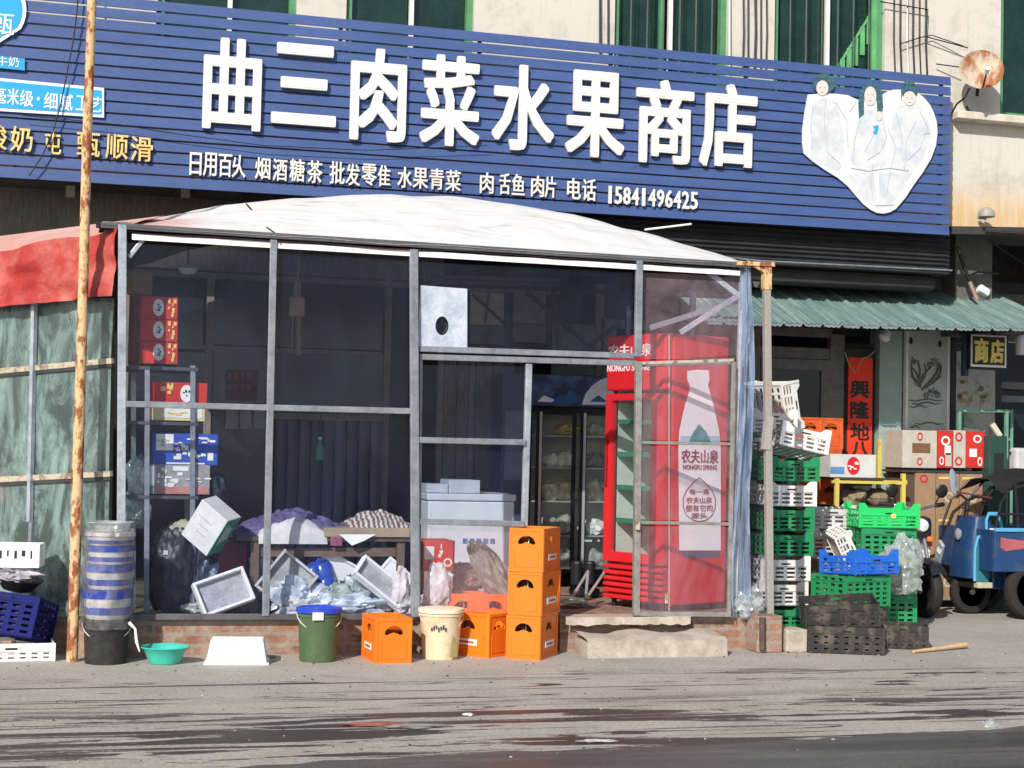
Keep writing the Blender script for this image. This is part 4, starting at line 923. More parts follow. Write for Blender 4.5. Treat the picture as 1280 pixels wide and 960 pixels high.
carton('milk_carton', 'grey and pink printed carton under the blue carton', 'carton', 184, 581, 262, 618, .34, .3, [pm('greypink_card', (.35, .33, .34), .6, .3, 14)], front=[(.02, .3, .12, .95, 'r', WHITEG), (.15, .3, .3, .9, 'blot', WHITEG), (.3, .3, .6, .7, 'blot', WHITEG), (.4, .8, .65, .95, 'r', WHITEG), (.15, .02, .98, .26, 'r', pm('dull_pink', (.50, .20, .18), .6)), (.62, .4, .98, .6, 'blot', WHITEG)], tape=False)
for k, (u, v, sz, lab, mt) in enumerate(((172, 600, (.13, .2, .30), 'crumpled clear bag at the left end of the lower shelf', BAGF), (266, 612, (.16, .2, .22), 'dark crumpled bag at the right end of the lower shelf', pm('dark_bag', (.03, .04, .055), .35, .3)), (170, 640, (.15, .2, .22), 'grey bag squeezed below the lower shelf', BAGF))):
    g = B(); crumple(g, (0, 0, 0), sz, 20+k, 3, .4); o = g.obj('plastic_bag', mt, smooth=True); o.location = P(u, v, .48); tag(o, lab, 'bag')
# black jar and leaning things
p = P(214, 742, .38); p.z = ZS
t = thing('black_sack', 'big round black sack under the rack with a painted highlight', 'sack', tuple(p)); h_ = .62
g = B(); crumple(g, (0, 0, .30), (.32, .32, .60), 14, 5, .13, sc=1.3, fl=.02); g.obj('body', pm('black_glaze', (.03, .032, .036), .4, .4, 12, .5, 18), t, smooth=True)
g = B(); g.box((-.055, -.163, .42), (.03, .004, .03), rz=.3); g.obj('sticker', WHITEG, t)  # small pale patch paints a white highlight on the round sack
g = B(); crumple(g, (.07, -.03, .56), (.16, .12, .12), 9, 3, .4); g.obj('cloth_cap', pm('khaki_rag', (.42, .40, .26), .8, .3), t, smooth=True)
# leaning white and green box
c_ = P(264, 657, .22); t = thing('leaning_box', 'white and green flat box leaning diagonally off the rack', 'box', tuple(c_), rot=(R(10), R(36), R(-32)))
g = B(); g.box((0, 0, 0), (.235, .17, .30), 0); g.obj('body', WHITEG, t, bevel=.004)
g = B(); g.box((.119, 0, 0), (.003, .166, .296)); g.obj('green_side', pm('green_print', (.03, .22, .10), .5, .2), t)
g = B(); 
for k in range(4): g.box((.122, -.04+.025*k, .02), (.002, .008, .16-.02*k))
g.obj('print', WHITEG, t)
g = B()
for k in range(3): g.box((-.02+.01*k, -.0865, .05-.05*k), (.11-.02*k, .002, .006))
g.obj('small_print', pm('print_faint', (.45, .46, .45), .6), t)
def tray(name, label, cat, loc, w_, l_, h_, rot, inner=None, mat=FOAM, wall=.02):
    t = thing(name, label, cat, loc, rot=rot); g = B()
    g.box((0, 0, .01), (w_, l_, .02)); 
    for sx_ in (-1, 1): g.box((sx_*(w_/2-wall/2), 0, h_/2+.005), (wall, l_, h_-.01)); g.box((0, sx_*(l_/2-wall/2), h_/2+.006), (w_-2*wall, wall, h_-.012))
    g.obj('shell', mat, t, bevel=.005)
    g = B(); g.box((0, 0, .0225), (w_-2*wall-.004, l_-2*wall-.004, .003)); g.obj('inner_face', inner or pm('foam_grey', (.42, .42, .43), .8, .25, 20, .2), t)
    return t
def zz(u, v, y): return tuple(P(u, v, y))
tray('foam_tray', 'grey lined white foam box lid tilted against the table leg', 'foam tray', zz(278, 742, .22), .36, .24, .07, (R(68), R(-18), R(12)))
tray('foam_tray', 'long white foam lid leaning steeply near the bay post', 'foam tray', zz(473, 730, .20), .40, .17, .06, (R(60), R(38), R(0)))
tray('foam_tray', 'flat white foam lid leaning below the table middle', 'foam tray', zz(420, 713, .42), .30, .20, .04, (R(95), R(28), R(10)), inner=FOAM)
tray('foam_tray', 'pale foam sheet standing in shadow beside the long foam lid', 'foam tray', zz(492, 725, .36), .22, .26, .03, (R(88), R(-50), R(0)), inner=FOAM)
tray('grey_tray', 'translucent grey tray standing askew under the table beside the blue jugs', 'tray', zz(358, 727, .30), .30, .32, .08, (R(80), R(38), R(-12)), inner=pm('tray_inner', (.40, .41, .38), .6, .35, 8), mat=pm('tray_grey', (.50, .50, .48), .5, .2))
# red carton pieces under the table at left
carton('red_box', 'dull red box behind the tilted foam lid under the table', 'box', 272, 678, 308, 716, .5, .2, [pm('dull_red', (.22, .03, .02), .6, .3)], tape=False)
# blue water jugs
JUG = pm('jug_blue', (.03, .08, .42), .18, .2, 6, .02, spec=.7)
jg = thing('water_jug', 'left blue plastic water jug lying under the table', 'jug', zz(388, 722, .42), rot=(R(20), R(25), 0), group='blue jugs under the table')
g = B(); g.lathe([(.001, -.12), (.07, -.12), (.078, -.10), (.078, -.05), (.073, -.04), (.078, -.03), (.078, .05), (.06, .09), (.028, .12), (.026, .15)], 20); g.obj('body', JUG, jg, smooth=True)
g = B(); g.lathe([(.03, .145), (.03, .165), (.001, .168)], 14); g.obj('cap', JUG, jg)
dup(jg, P(404, 718, .40), rot=(R(-15), R(-12), 0), label='right blue plastic water jug with a crease of light under the table')
dup(jg, P(398, 742, .45), rot=(R(80), R(30), R(20)), label='third blue water jug lying on the floor under the others')
for k, (u, v, y, sz, lab, mt) in enumerate((
    (420, 748, .30, (.30, .2, .18), 'grey green plastic bag heap on the floor under the table', pm('grey_green_bag', (.40, .46, .42), .35, .35, 14, .6, 12)),
    (462, 760, .22, (.26, .14, .09), 'flattened clear bag beside the orange crate', BAGF),
    (378, 758, .20, (.26, .16, .13), 'white crumpled bag on the porch floor behind the bucket', pm('white_bag', (.62, .63, .64), .35, .15, 12, .5, 12)),
    (500, 735, .15, (.12, .1, .26), 'white and pink bag hanging by the bay post', pm('pinkwhite_bag', (.78, .70, .70), .4, .2, 12, .4, 12)),
    (548, 735, .14, (.18, .14, .30), 'pale drooping plastic sheet right of the bay post', pm('white_bag', (.62, .63, .64))),
    (438, 735, .45, (.2, .2, .16), 'dark green bag in the shade under the table', pm('dkgreen_bag', (.05, .09, .07), .4, .3)),
    (300, 757, .45, (.3, .2, .12), 'brown rag heap by the table leg', pm('brown_rag', (.20, .14, .10), .9, .4)),
    (250, 760, .3, (.2, .2, .07), 'pile of torn paper at the foot of the rack', pm('torn_paper', (.55, .52, .48), .8, .3, 20, .4, 15)))):
    g = B(); crumple(g, (0, 0, 0), sz, 40+k, 4, .45 if sz[2] < .2 else .22, sc=1.9); o = g.obj('plastic_bag' if 'bag' in lab or 'sheet' in lab else 'rag_pile', mt, smooth=True); o.location = P(u, v, y); o.location.z = max(o.location.z, ZS+sz[2]*.45); tag(o, lab, 'bag' if 'bag' in lab else 'rags')
for k, (u, v, y, sz, lab, c_) in enumerate((
    (345, 705, .55, (.20, .2, .22), 'milky bag behind the grey tray under the table', (.50, .53, .56)),
    (372, 745, .26, (.22, .12, .16), 'bluish white bag slumped against the grey tray', (.55, .60, .68)),
    (440, 757, .20, (.30, .14, .10), 'light bluish sheet crumpled on the porch floor', (.60, .66, .72)),
    (455, 742, .34, (.18, .16, .20), 'grey bag wedged beneath the long foam tray', (.42, .46, .48)),
    (398, 757, .20, (.14, .12, .10), 'small shiny clear bag at the bay post foot', (.66, .70, .74)),
    (232, 700, .42, (.12, .12, .26), 'pale bag hanging at the right side of the rack', (.52, .56, .60)),
    (243, 735, .50, (.16, .16, .30), 'bluish bag standing behind the rack upright', (.30, .34, .42)),
    (510, 757, .20, (.14, .12, .12), 'white bag end beside the second bay post', (.70, .70, .70)))):
    sz = tuple(q_*1.3 for q_ in sz); g = B(); crumple(g, (0, 0, 0), sz, 140+k, 4, .6, sc=2.3); o = g.obj('plastic_bag', pm('bagtone%d' % k, c_, .3, .3, 14, .6, 16, spec=.6), smooth=True); o.location = P(u, v, y); o.location.z = max(o.location.z, ZS+sz[2]*.45); tag(o, lab, 'bag')
# table
ty0, ty1 = .30, .95
a_, b_ = P(296, 672, ty0), P(516, 672, ty0); tz = P(400, 671, ty0).z
t = thing('low_table', 'low wooden table heaped with bedding in the middle bay', 'table', ((a_.x+b_.x)/2, (ty0+ty1)/2, ZS))
g = B(); g.box(((a_.x+b_.x)/2, (ty0+ty1)/2, tz-.015), (b_.x-a_.x, ty1-ty0, .03)); g.obj('tabletop', pm('table_edge', (.12, .09, .07), .7, .3), t, world=True)
for u, y in ((318, ty0+.04), (500, ty0+.04), (318, ty1-.05), (500, ty1-.05)):
    p = P(u, 700, y); g = B(); g.beam((p.x, y, ZS), (p.x, y, tz-.03), .055, .045); g.obj('leg', pm('leg_brown', (.17, .11, .08), .7, .3, 5), t, world=True)
g = B(); p, q = P(326, 690, ty0+.05), P(494, 690, ty0+.05); g.beam(p, q, .03, .06, up=V((0, 0, 1))); g.obj('apron', pm('leg_brown', (.17, .11, .08)), t, world=True)
def heap(name, label, cat, u0, u1, vtop, y0, y1, zb, mat, seed, drop=0, nu=90, nv=40, prof=None):
    X0, X1 = P(u0, 660, (y0+y1)/2).x, P(u1, 660, (y0+y1)/2).x; hz = P((u0+u1)/2, vtop, (y0+y1)/2).z-zb
    def fn(i, j):
        e_ = (math.sin(math.pi*i)**.45)*(math.sin(math.pi*min(1, j*1.0))**.5)
        k = prof(i) if prof else 1
        x = X0+(X1-X0)*i; y = y0+(y1-y0)*j; nz = noise.noise(V((x*6, y*5, seed)))*.03-.045*abs(noise.noise(V((x*13-y*6, y*12, seed+5))))+.035*abs(noise.noise(V((x*9+y*5, y*9, seed+2))))+noise.noise(V((x*22, y*19, seed)))*.012
        return (x+.01*noise.noise(V((x*9, y*9, seed+3))), y, zb+e_*(hz*k+nz)+.002-(drop*(1-j*6) if j < 1/6 else 0))
    g = B(); g.grid(fn, nu, nv); o = g.obj(name, mat, smooth=True); return tag(o, label, cat)
PURP = pm('purple_quilt', (.085, .08, .22), .9, .4, 22, .5, 60, col2=(.20, .15, .30), lo=.42, hi=.60)
heap('quilt', 'rumpled purple quilt thrown over the left half of the low table', 'quilt', 288, 432, 631, .34, .90, tz, PURP, 3, prof=lambda i: .45+.35*min(1, i*2.2) if i < .85 else .7)
heap('bed_sheet', 'white sheet spilling over the front edge under the purple quilt', 'sheet', 322, 408, 650, .27, .45, tz, pm('white_cloth', (.66, .63, .60), .85, .15, 6, .4, 20), 5, drop=.05, nu=30, nv=12)
heap('cloth_edge', 'pink edged corner of the quilt hanging at the table middle', 'cloth', 412, 428, 660, .275, .34, tz, pm('pink_cloth', (.30, .09, .16), .85, .2), 8, drop=.06, nu=16, nv=8)
# patterned pillow
m, nt, ns, ln = newmat('striped_pillow')
out = nd(ns, 'ShaderNodeOutputMaterial'); b = nd(ns, 'ShaderNodeBsdfPrincipled', Roughness=.85); tc = nd(ns, 'ShaderNodeTexCoord')
wv = nd(ns, 'ShaderNodeTexWave', Scale=9, Distortion=3); wv.inputs['Detail Scale'].default_value = 4; ln.new(tc.outputs['Object'], wv.inputs['Vector'])
cr = nd(ns, 'ShaderNodeValToRGB'); cr.color_ramp.elements[0].position = .42; cr.color_ramp.elements[0].color = (.16, .10, .09, 1); cr.color_ramp.elements[1].position = .55; cr.color_ramp.elements[1].color = (.58, .54, .48, 1)
ln.new(wv.outputs[0], cr.inputs[0]); ln.new(cr.outputs[0], b.inputs['Base Color']); ln.new(b.outputs[0], out.inputs[0])
carton('folded_cardboard', 'flattened cardboard sheet lying under the striped pillow', 'cardboard', 406, 660, 513, 668, .28, .5, [pm('khaki_card', (.38, .30, .20), .8, .2)], tape=False, zb=tz+.001)
heap('pillow', 'brown and cream patterned pillow on the right end of the table', 'pillow', 428, 512, 641, .32, .78, tz+.045, m, 6)
g = B(); c4_ = [P(424, 668, .265), P(470, 668, .265), P(455, 676, .25), P(440, 682, .25)]; g.quad(*c4_); tag(g.obj('paper_sheet', WHITE), 'white paper corner hanging off the front table edge', 'paper')
# chest freezer behind the doorway's left
p0, p1 = P(534, 690, 1.5), P(642, 690, 1.5)
t = thing('chest_freezer', 'white chest freezer with a blue stripe behind the lower panes', 'freezer', ((p0.x+p1.x)/2, 1.8, ZS))
zt_ = P(590, 617, 1.5).z
g = B(); g.box(((p0.x+p1.x)/2, 1.8, (ZS+zt_-.06)/2+.02), (p1.x-p0.x, .6, zt_-ZS-.10)); g.obj('body', pm('freezer_white', (.62, .67, .70), .35, .08), t, world=True, bevel=.012)
g = B(); g.box(((p0.x+p1.x)/2, 1.8, zt_-.03), (p1.x-p0.x+.02, .62, .055)); g.obj('lid', pm('freezer_lid', (.55, .60, .65), .3, .08), t, world=True, bevel=.01)
for ch, q in zip('冰柜', ((580, 669, 597, 681), (599, 670, 616, 682))): pass
g = B(); q = P(600, 676, 1.49)
for k in range(5): g.box((q.x-.12+.055*k, 1.492, q.z), (.035, .004, .035))
g.obj('blue_print', pm('freezer_blue', (.05, .18, .45), .4), t, world=True)
for k, (u0, u1, v0) in enumerate(((533, 560, 605), (561, 600, 600))):
    carton('storage_box', ['left', 'right'][k]+' pale box standing on the chest freezer lid', 'box', u0, v0, u1, 616, 1.6, .3, [pm('box_bluegrey', (.42, .46, .52), .6, .15)], tape=False, zb=zt_)
carton('red_box', 'red and white printed carton on the floor below the freezer', 'box', 528, 676, 568, 712, .62, .3, [REDC], front=[(.05, .35, .35, .8, 'r', WHITEG), (.38, .4, .6, .9, 'blot', WHITEG), (.65, .1, .92, .4, 'ring', WHITEG)], tape=False)
carton('cardboard_box', 'brown box carrying the red and white printed carton', 'box', 524, 713, 572, 770, .60, .34, [BROWNC], tape=False, zb=ZS)
g = B(); crumple(g, (0, 0, 0), (.30, .2, .22), 71, 4, .4); o = g.obj('cloth_bundle', pm('brick_cloth', (.28, .17, .13), .9, .35, 10, .5, 20), smooth=True); o.location = P(578, 728, .75); tag(o, 'reddish brown cloth bundle behind the orange crates', 'cloth')
# grey green sack leaning
g = B()
def sack(i, j):
    lu = 584+8*j+20*j*j; ru = 600+60*j**.7; u = lu+(ru-lu)*i; v = 676+70*j+6*math.sin(i*3)*j; p = P(u, v, .22)
    return (p.x, .25-.16*math.sin(math.pi*i)*(.25+j)+.05*abs(noise.noise(V((i*5+j*2, j*2.5, 2))))+.03*noise.noise(V((i*11, j*7, 6))), p.z)
g.grid(sack, 36, 40); tag(g.obj('sack', pm('sack_green', (.25, .28, .23), .6, .3, 7, .6, 20), smooth=True), 'grey green sack slumped behind the stack of three orange crates', 'sack')

# ------------------------------------------------------------------ black two-door drink cooler
cy = 2.15; fx0 = P(661, 640, cy).x; fw, fd = .98, .56; zf = .36; zt_ = P(700, 508, cy).z; zh = P(700, 468, cy).z
ck = thing('display_cooler', 'black two-door glass display cooler with food bags behind the doorway', 'cooler', (fx0+fw/2, cy+fd/2, ZS))
CB = pm('cooler_black', (.012, .012, .014), .3, .2)
g = B(); t_ = .035
g.box((fx0+t_/2, cy+fd/2+.04, (zf+zt_)/2), (t_, fd-.08, zt_-zf)); g.box((fx0+fw-t_/2, cy+fd/2+.04, (zf+zt_)/2), (t_, fd-.08, zt_-zf))
g.box((fx0+fw/2, cy+fd/2+.04, zf+t_/2), (fw-2*t_, fd-.08, t_)); g.box((fx0+fw/2, cy+fd/2+.04, zt_-t_/2), (fw-2*t_, fd-.08, t_)); g.box((fx0+fw/2, cy+fd-.02, (zf+zt_)/2), (fw-2*t_, .03, zt_-zf-2*t_))
g.obj('cabinet', CB, ck, world=True)
g = B(); g.box((fx0+fw/2, cy+fd-.05, (zf+zt_)/2), (fw-2*t_, .01, zt_-zf-2*t_)); g.obj('back_liner', pm('liner_grey', (.75, .76, .76), .5, .1), ck, world=True)
g = B()
g.box((fx0+fw/2, cy+.10, (zt_+zh)/2), (fw, .2, zh-zt_)); hd = g.obj('header', pm('header_print', (.04, .055, .13), .35, .3, 5, col2=(.10, .16, .30), lo=.45, hi=.6), ck, world=True, bevel=.01)
def hp_(u, v): return P(u, v, cy-.003)
for pts, mt, nm in (([(727, 506), (732, 492), (740, 482), (750, 475), (762, 471), (800, 471), (800, 506)], pm('header_white', (.78, .82, .85), .35, .05), 'header_swoosh'), ([(690, 503), (700, 492), (708, 499), (716, 488), (722, 500), (728, 503)], pm('header_blue', (.03, .12, .35), .35, .1), 'header_mountain'), ([(737, 502), (748, 494), (760, 503)], pm('header_blue', (.03, .12, .35)), 'header_mountain'), ([(672, 502), (680, 494), (690, 498), (700, 503)], pm('header_white', (.78, .82, .85)), 'header_swoosh')):
    q = [hp_(*k) for k in pts]; g = B(); off = .0 if 'swoosh' in nm else -.002
    g.add([(p.x, p.y+off, p.z) for p in q], [tuple(range(len(q)))]); g.obj(nm, mt, hd, world=True)
SILV = pm('silver_trim', (.60, .61, .62), .3, .08, metal=.5)
for k, (u0, u1) in enumerate(((669, 718), (724, 775))):
    a_ = P(u0, 600, cy).x; b_ = P(u1, 600, cy).x
    g = B(); M_ = Matrix.Translation((a_, cy-.012, zf+.03)) @ Matrix.Rotation(R(90), 4, 'X')
    g.plate([rect(0, 0, b_-a_, zt_-zf-.06), rect(.05, .035, b_-a_-.03, zt_-zf-.10)], .03, M_); dd = g.obj('door', CB, ck, world=True)
    g = B(); g.box((a_+.03, cy-.031, (zf+zt_)/2), (.022, .012, zt_-zf-.10)); g.box(((a_+b_)/2+.01, cy-.031, zf+.055), (b_-a_-.05, .012, .02)); g.obj('trim', SILV, dd, world=True)
    g = B(); g.box(((a_+b_)/2, cy+.002, (zf+zt_)/2), (b_-a_-.08, .004, zt_-zf-.14)); g.obj('glass', GLASS, dd, world=True)
shz = [P(700, v, cy+.06).z for v in (545, 585, 627, 670)]
for z in shz:
    g = B(); g.box((fx0+fw/2, cy+.23, z), (fw-2*t_-.01, .34, .012)); g.obj('shelf', SILV, ck, world=True)
for sx_ in (0, 1):
    g = B(); g.box((fx0+.06+sx_*(fw-.12), cy+.1, (ZS+zf)/2), (.06, .08, zf-ZS)); g.obj('foot', CB, ck, world=True)
FD = [pm('food_cream', (.80, .72, .55), .6, .35, 14, .6, 25), pm('food_yellow', (.85, .60, .25), .6, .3, 14, .5, 25), pm('food_white', (.86, .84, .80), .5, .2, 14, .5, 25), pm('food_grey', (.45, .44, .42), .5, .4, 14, .5, 25)]
k = 0
rr_ = random.Random(4)
wh = {0: 'top', 1: 'second', 2: 'third', 3: 'lowest', 4: 'bottom'}
zfl = [shz[0], shz[1], shz[2], shz[3], zf+.035]
for li, z in enumerate(zfl):
    for (u, mi, s_) in ((705 if li else 708, (1, 2, 0, 3, 3)[li], .19), (742, (3, 3, 0, 2, 3)[li], .20), (688, (0, 2, 0, 3, 3)[li], .14)):
        if li == 0 and u == 688: continue
        g = B(); hh = (.12, .14, .17, .15, .18)[li]*(.85+.3*rr_.random()); crumple(g, (0, 0, hh*.46), (s_, .2, hh), 90+k, 3, .4); o = g.obj('food_bag', FD[mi], smooth=True)
        o.location = (P(u, 600, cy+.17).x, cy+.17, z+.006); k += 1
        side = {705: 'middle of the left door', 708: 'middle of the left door', 742: 'right door', 688: 'left edge of the left door'}[u]
        tag(o, '%s food bag, %s shelf, %s of black cooler' % (['cream', 'yellow', 'white', 'greyish'][mi], wh[li], side), 'food bag')
# blue-grey cabinet left of the cooler, seen through the pane
t = thing('tall_cabinet', 'tall dark blue cabinet with a pale lower door left of the black cooler', 'cabinet', tuple(P(642, 730, 2.3)))
bx(B(), 626, 466, 657, 735, 2.4, .4).obj('body', pm('cab_blue', (.05, .065, .13), .5, .25, 6), t, world=True, bevel=.01)
bx(B(), 631, 513, 655, 600, 2.385, .012).obj('door', pm('cab_pale', (.15, .19, .27), .5, .2), t, world=True)

# ------------------------------------------------------------------ red fridge
S_ = .64; rz = R(-66.5); cp = P(829, 765, .19); cp.z = ZS+.045
off = Matrix.Rotation(rz, 3, 'Z') @ V((S_/2, -S_/2, 0)); fc = V((cp.x, cp.y, ZS))-off
fr = thing('red_fridge', 'tall red drinks fridge with a white bottle picture on its side', 'fridge', tuple(fc), rz)
H = P(829, 415, .19).z-ZS; h2 = S_/2
MF = Matrix.Translation(fc) @ Matrix.Rotation(rz, 4, 'Z'); MFi = MF.inverted()
nS = (MF.to_3x3() @ V((1, 0, 0))); nF = (MF.to_3x3() @ V((0, -1, 0)))
def fs(u, v, o_=0.003): return MFi @ hit(u, v, MF @ V((h2+o_, 0, 0)), nS)
def ff(u, v, o_=0.003): return MFi @ hit(u, v, MF @ V((0, -h2-o_, 0)), nF)
g = B(); w_ = .03; z0 = .05
g.box((h2-w_/2, 0.03, (z0+H)/2), (w_, S_-.06, H-z0)); g.box((-h2+w_/2, .03, (z0+H)/2), (w_, S_-.06, H-z0)); g.box((0, h2-w_/2, (z0+H)/2), (S_-2*w_, w_, H-z0))
g.box((0, .03-.015, H-.04), (S_-2*w_, S_-.09, .08)); g.box((0, .015, z0+.15), (S_-2*w_, S_-.09, .30)); g.obj('cabinet', RED, fr, bevel=.012)
g = B(); g.box((0, h2-w_-.02, .95), (S_-2*w_-.01, .02, 1.5)); g.box((-h2+w_+.012, 0, .95), (.014, S_-.16, 1.5)); g.box((h2-w_-.012, 0, .95), (.014, S_-.16, 1.5)); g.obj('liner', pm('fridge_liner', (.82, .88, .85), .45, .06), fr)
zg0, zg1 = ff(790, 700).z, ff(790, 492).z; ztop = H
g = B(); g.box((0, -h2+.02, (zg1+.0+ztop)/2+.01), (S_-.01, .075, ztop-zg1-.025)); hd = g.obj('header', RED, fr, bevel=.02)
# door frame
g = B(); M_ = Matrix.Translation((-h2+.004, -h2+.012, zg0-.02)) @ Matrix.Rotation(R(90), 4, 'X')
g.plate([rect(0, 0, S_-.008, zg1-zg0+.02), rect(.065, .07, S_-.15, zg1-zg0-.03)], .05, M_); dd = g.obj('door', RED, fr, bevel=.006)
g = B(); g.box((-.04, -h2+.01, (zg0+zg1)/2), (S_-.2, .006, zg1-zg0-.07)); g.obj('glass', GLASS, dd)
g = B(); g.box((-h2+.03, -h2-.025, (zg0+zg1)/2+.1), (.02, .02, .35)); g.obj('handle', pm('dark_red', (.25, .01, .015), .4), dd, bevel=.005)
GSH = pm('shelf_green', (.03, .22, .15), .4, .1)
for v in (527, 568, 610, 652):
    z = ff(790, v).z; g = B(); g.box((0, -.02, z), (S_-.12, S_-.20, .012)); g.box((0, -h2+.07, z), (S_-.12, .012, .035)); g.obj('shelf', GSH, fr)
g = B(); zlo = .06; zhi = zg0-.035
for k in range(6):
    z = zlo+(zhi-zlo)*(k+.5)/6; g.box((0, -h2+.005, z), (S_-.02, .05, (zhi-zlo)/6*.66))
g.box((0, -h2+.04, (zlo+zhi)/2), (S_-.04, .02, zhi-zlo)); g.obj('grille', RED, fr, bevel=.008)
for sx_ in (-1, 1):
    for sy in (-1, 1):
        g = B(); g.lathe([(.02, 0), (.02, .055)], 10, (sx_*(h2-.06), sy*(h2-.06), 0)); g.obj('foot', BLACK, fr)
# header text
def fplane(body, u0, v0, u1, v1, mat, par, side='f', bold=.01, depth=.003, nm='letters'):
    F_ = ff if side == 'f' else fs
    q_ = .021 if side == 'f' else .008
    a_, b_ = F_(u0, (v0+v1)/2, q_), F_(u1, (v0+v1)/2, q_); t1, t2 = F_((u0+u1)/2, v0, q_), F_((u0+u1)/2, v1, q_)
    c_ = (a_+b_)/2; c_.z = (t1.z+t2.z)/2
    if side == 'f': c_.y = -h2-.0205; xd = V((1, 0, 0)); wd = abs(b_.x-a_.x)
    else: c_.x = h2+.008; xd = V((0, 1, 0)); wd = abs(b_.y-a_.y)
    g = B(); g.text(body, c_, xd, V((0, 0, 1)), wd, t1.z-t2.z, depth, bold); g.obj(nm, mat, par)
fplane('农夫山泉', 760, 430, 815, 446, WHITE, hd, 'f', .02)
fplane('NONGFU SPRING', 759, 455, 812, 464, WHITE, hd, 'f', .02)
bw = [(859, 464), (872, 462), (886, 463), (887, 474), (885, 481), (887, 489), (891, 503), (895, 520), (899, 539), (901, 560), (901, 688), (849, 688), (848, 560), (849, 539), (853, 520), (857, 503), (862, 489), (862, 481), (859, 474)]
def decal(pts, mt, o_, nm, par=fr):
    g = B(); q = [fs(u, v, o_) for u, v in pts]; g.add(q, [tuple(range(len(q)))]); return g.obj(nm, mt, par)
WPR = pm('bottle_print', (.86, .88, .90), .4, .04)
bp_ = decal(bw, WPR, .003, 'bottle_picture')
decal([(851, 689), (900, 689), (897, 697), (855, 697)], pm('print_slate', (.12, .11, .17), .5), .003, 'bottle_base')
decal([(861, 553), (866, 541), (874, 530), (883, 540), (889, 553)], pm('print_teal', (.03, .26, .30), .4, .2), .005, 'label_mountain')
decal([(851, 545), (900, 545), (900, 556), (850, 556)], pm('print_sky', (.42, .60, .74), .4, .1), .0042, 'label_band')
MRN = pm('print_maroon', (.28, .03, .06), .5)
fplane('农夫山泉', 852, 562, 898, 579, MRN, bp_, 's', .008); fplane('NONGFU SPRING', 854, 581, 896, 587, MRN, bp_, 's', .0)
for tx, q in (('每一滴', (862, 611, 886, 618)), ('农夫山泉', (858, 621, 890, 629)), ('都有它的', (857, 631, 891, 639)), ('源头', (864, 641, 884, 648))): fplane(tx, *q, MRN, bp_, 's', .0)
dr2 = [(874, 597), (866, 604), (858, 613), (854, 623), (854, 634), (858, 644), (866, 650), (874, 652), (883, 650), (890, 644), (894, 634), (894, 623), (890, 613), (882, 604)]
g = B(); g.tube([fs(u, v, .006) for u, v in dr2+dr2[:1]], .0035, 5); g.obj('drop_outline', MRN, bp_)
decal([(835.6, 417), (837.2, 417), (837.2, 764), (835.6, 764)], pm('cream_line', (.72, .60, .55), .5), .003, 'edge_stripe')
# folding stool left of the fridge
t = thing('folding_stool', 'folding metal stool with a green seat tipped over left of the fridge', 'stool', tuple(P(725, 752, .9)))
ST = pm('stool_steel', (.42, .43, .42), .35, .2, metal=.5)
for a_, b_ in (((735, 714), (712, 752)), ((755, 716), (727, 757)), ((700, 752), (745, 757)), ((735, 714), (732, 750))):
    g = B(); p, q = P(*a_, .75), P(*b_, .6); q.z = max(q.z, ZS+.012); p.z = max(p.z, ZS+.012); g.tube([p, q], .011, 8); g.obj('leg', ST, t, world=True)
g = B(); p = P(716, 750, .5); g.box((p.x, .6, ZS+.05), (.22, .2, .02), M=None, rz=.3); g.obj('seat', pm('seat_green', (.33, .37, .31), .6, .2), t, world=True, bevel=.006)
t = thing('dark_boots', 'pair of dark boots standing under the black cooler', 'boots', tuple(P(728, 748, 1.4)))
for k in (-1, 1):
    g = B(); p = P(728+k*8, 740, 1.5); g.tube([(p.x, 1.5, ZS+.28), (p.x, 1.5, ZS+.08)], [.05, .045], 10); g.box((p.x, 1.45, ZS+.04), (.09, .22, .07)); g.obj('boot', BLACK, t, world=True, bevel=.02)
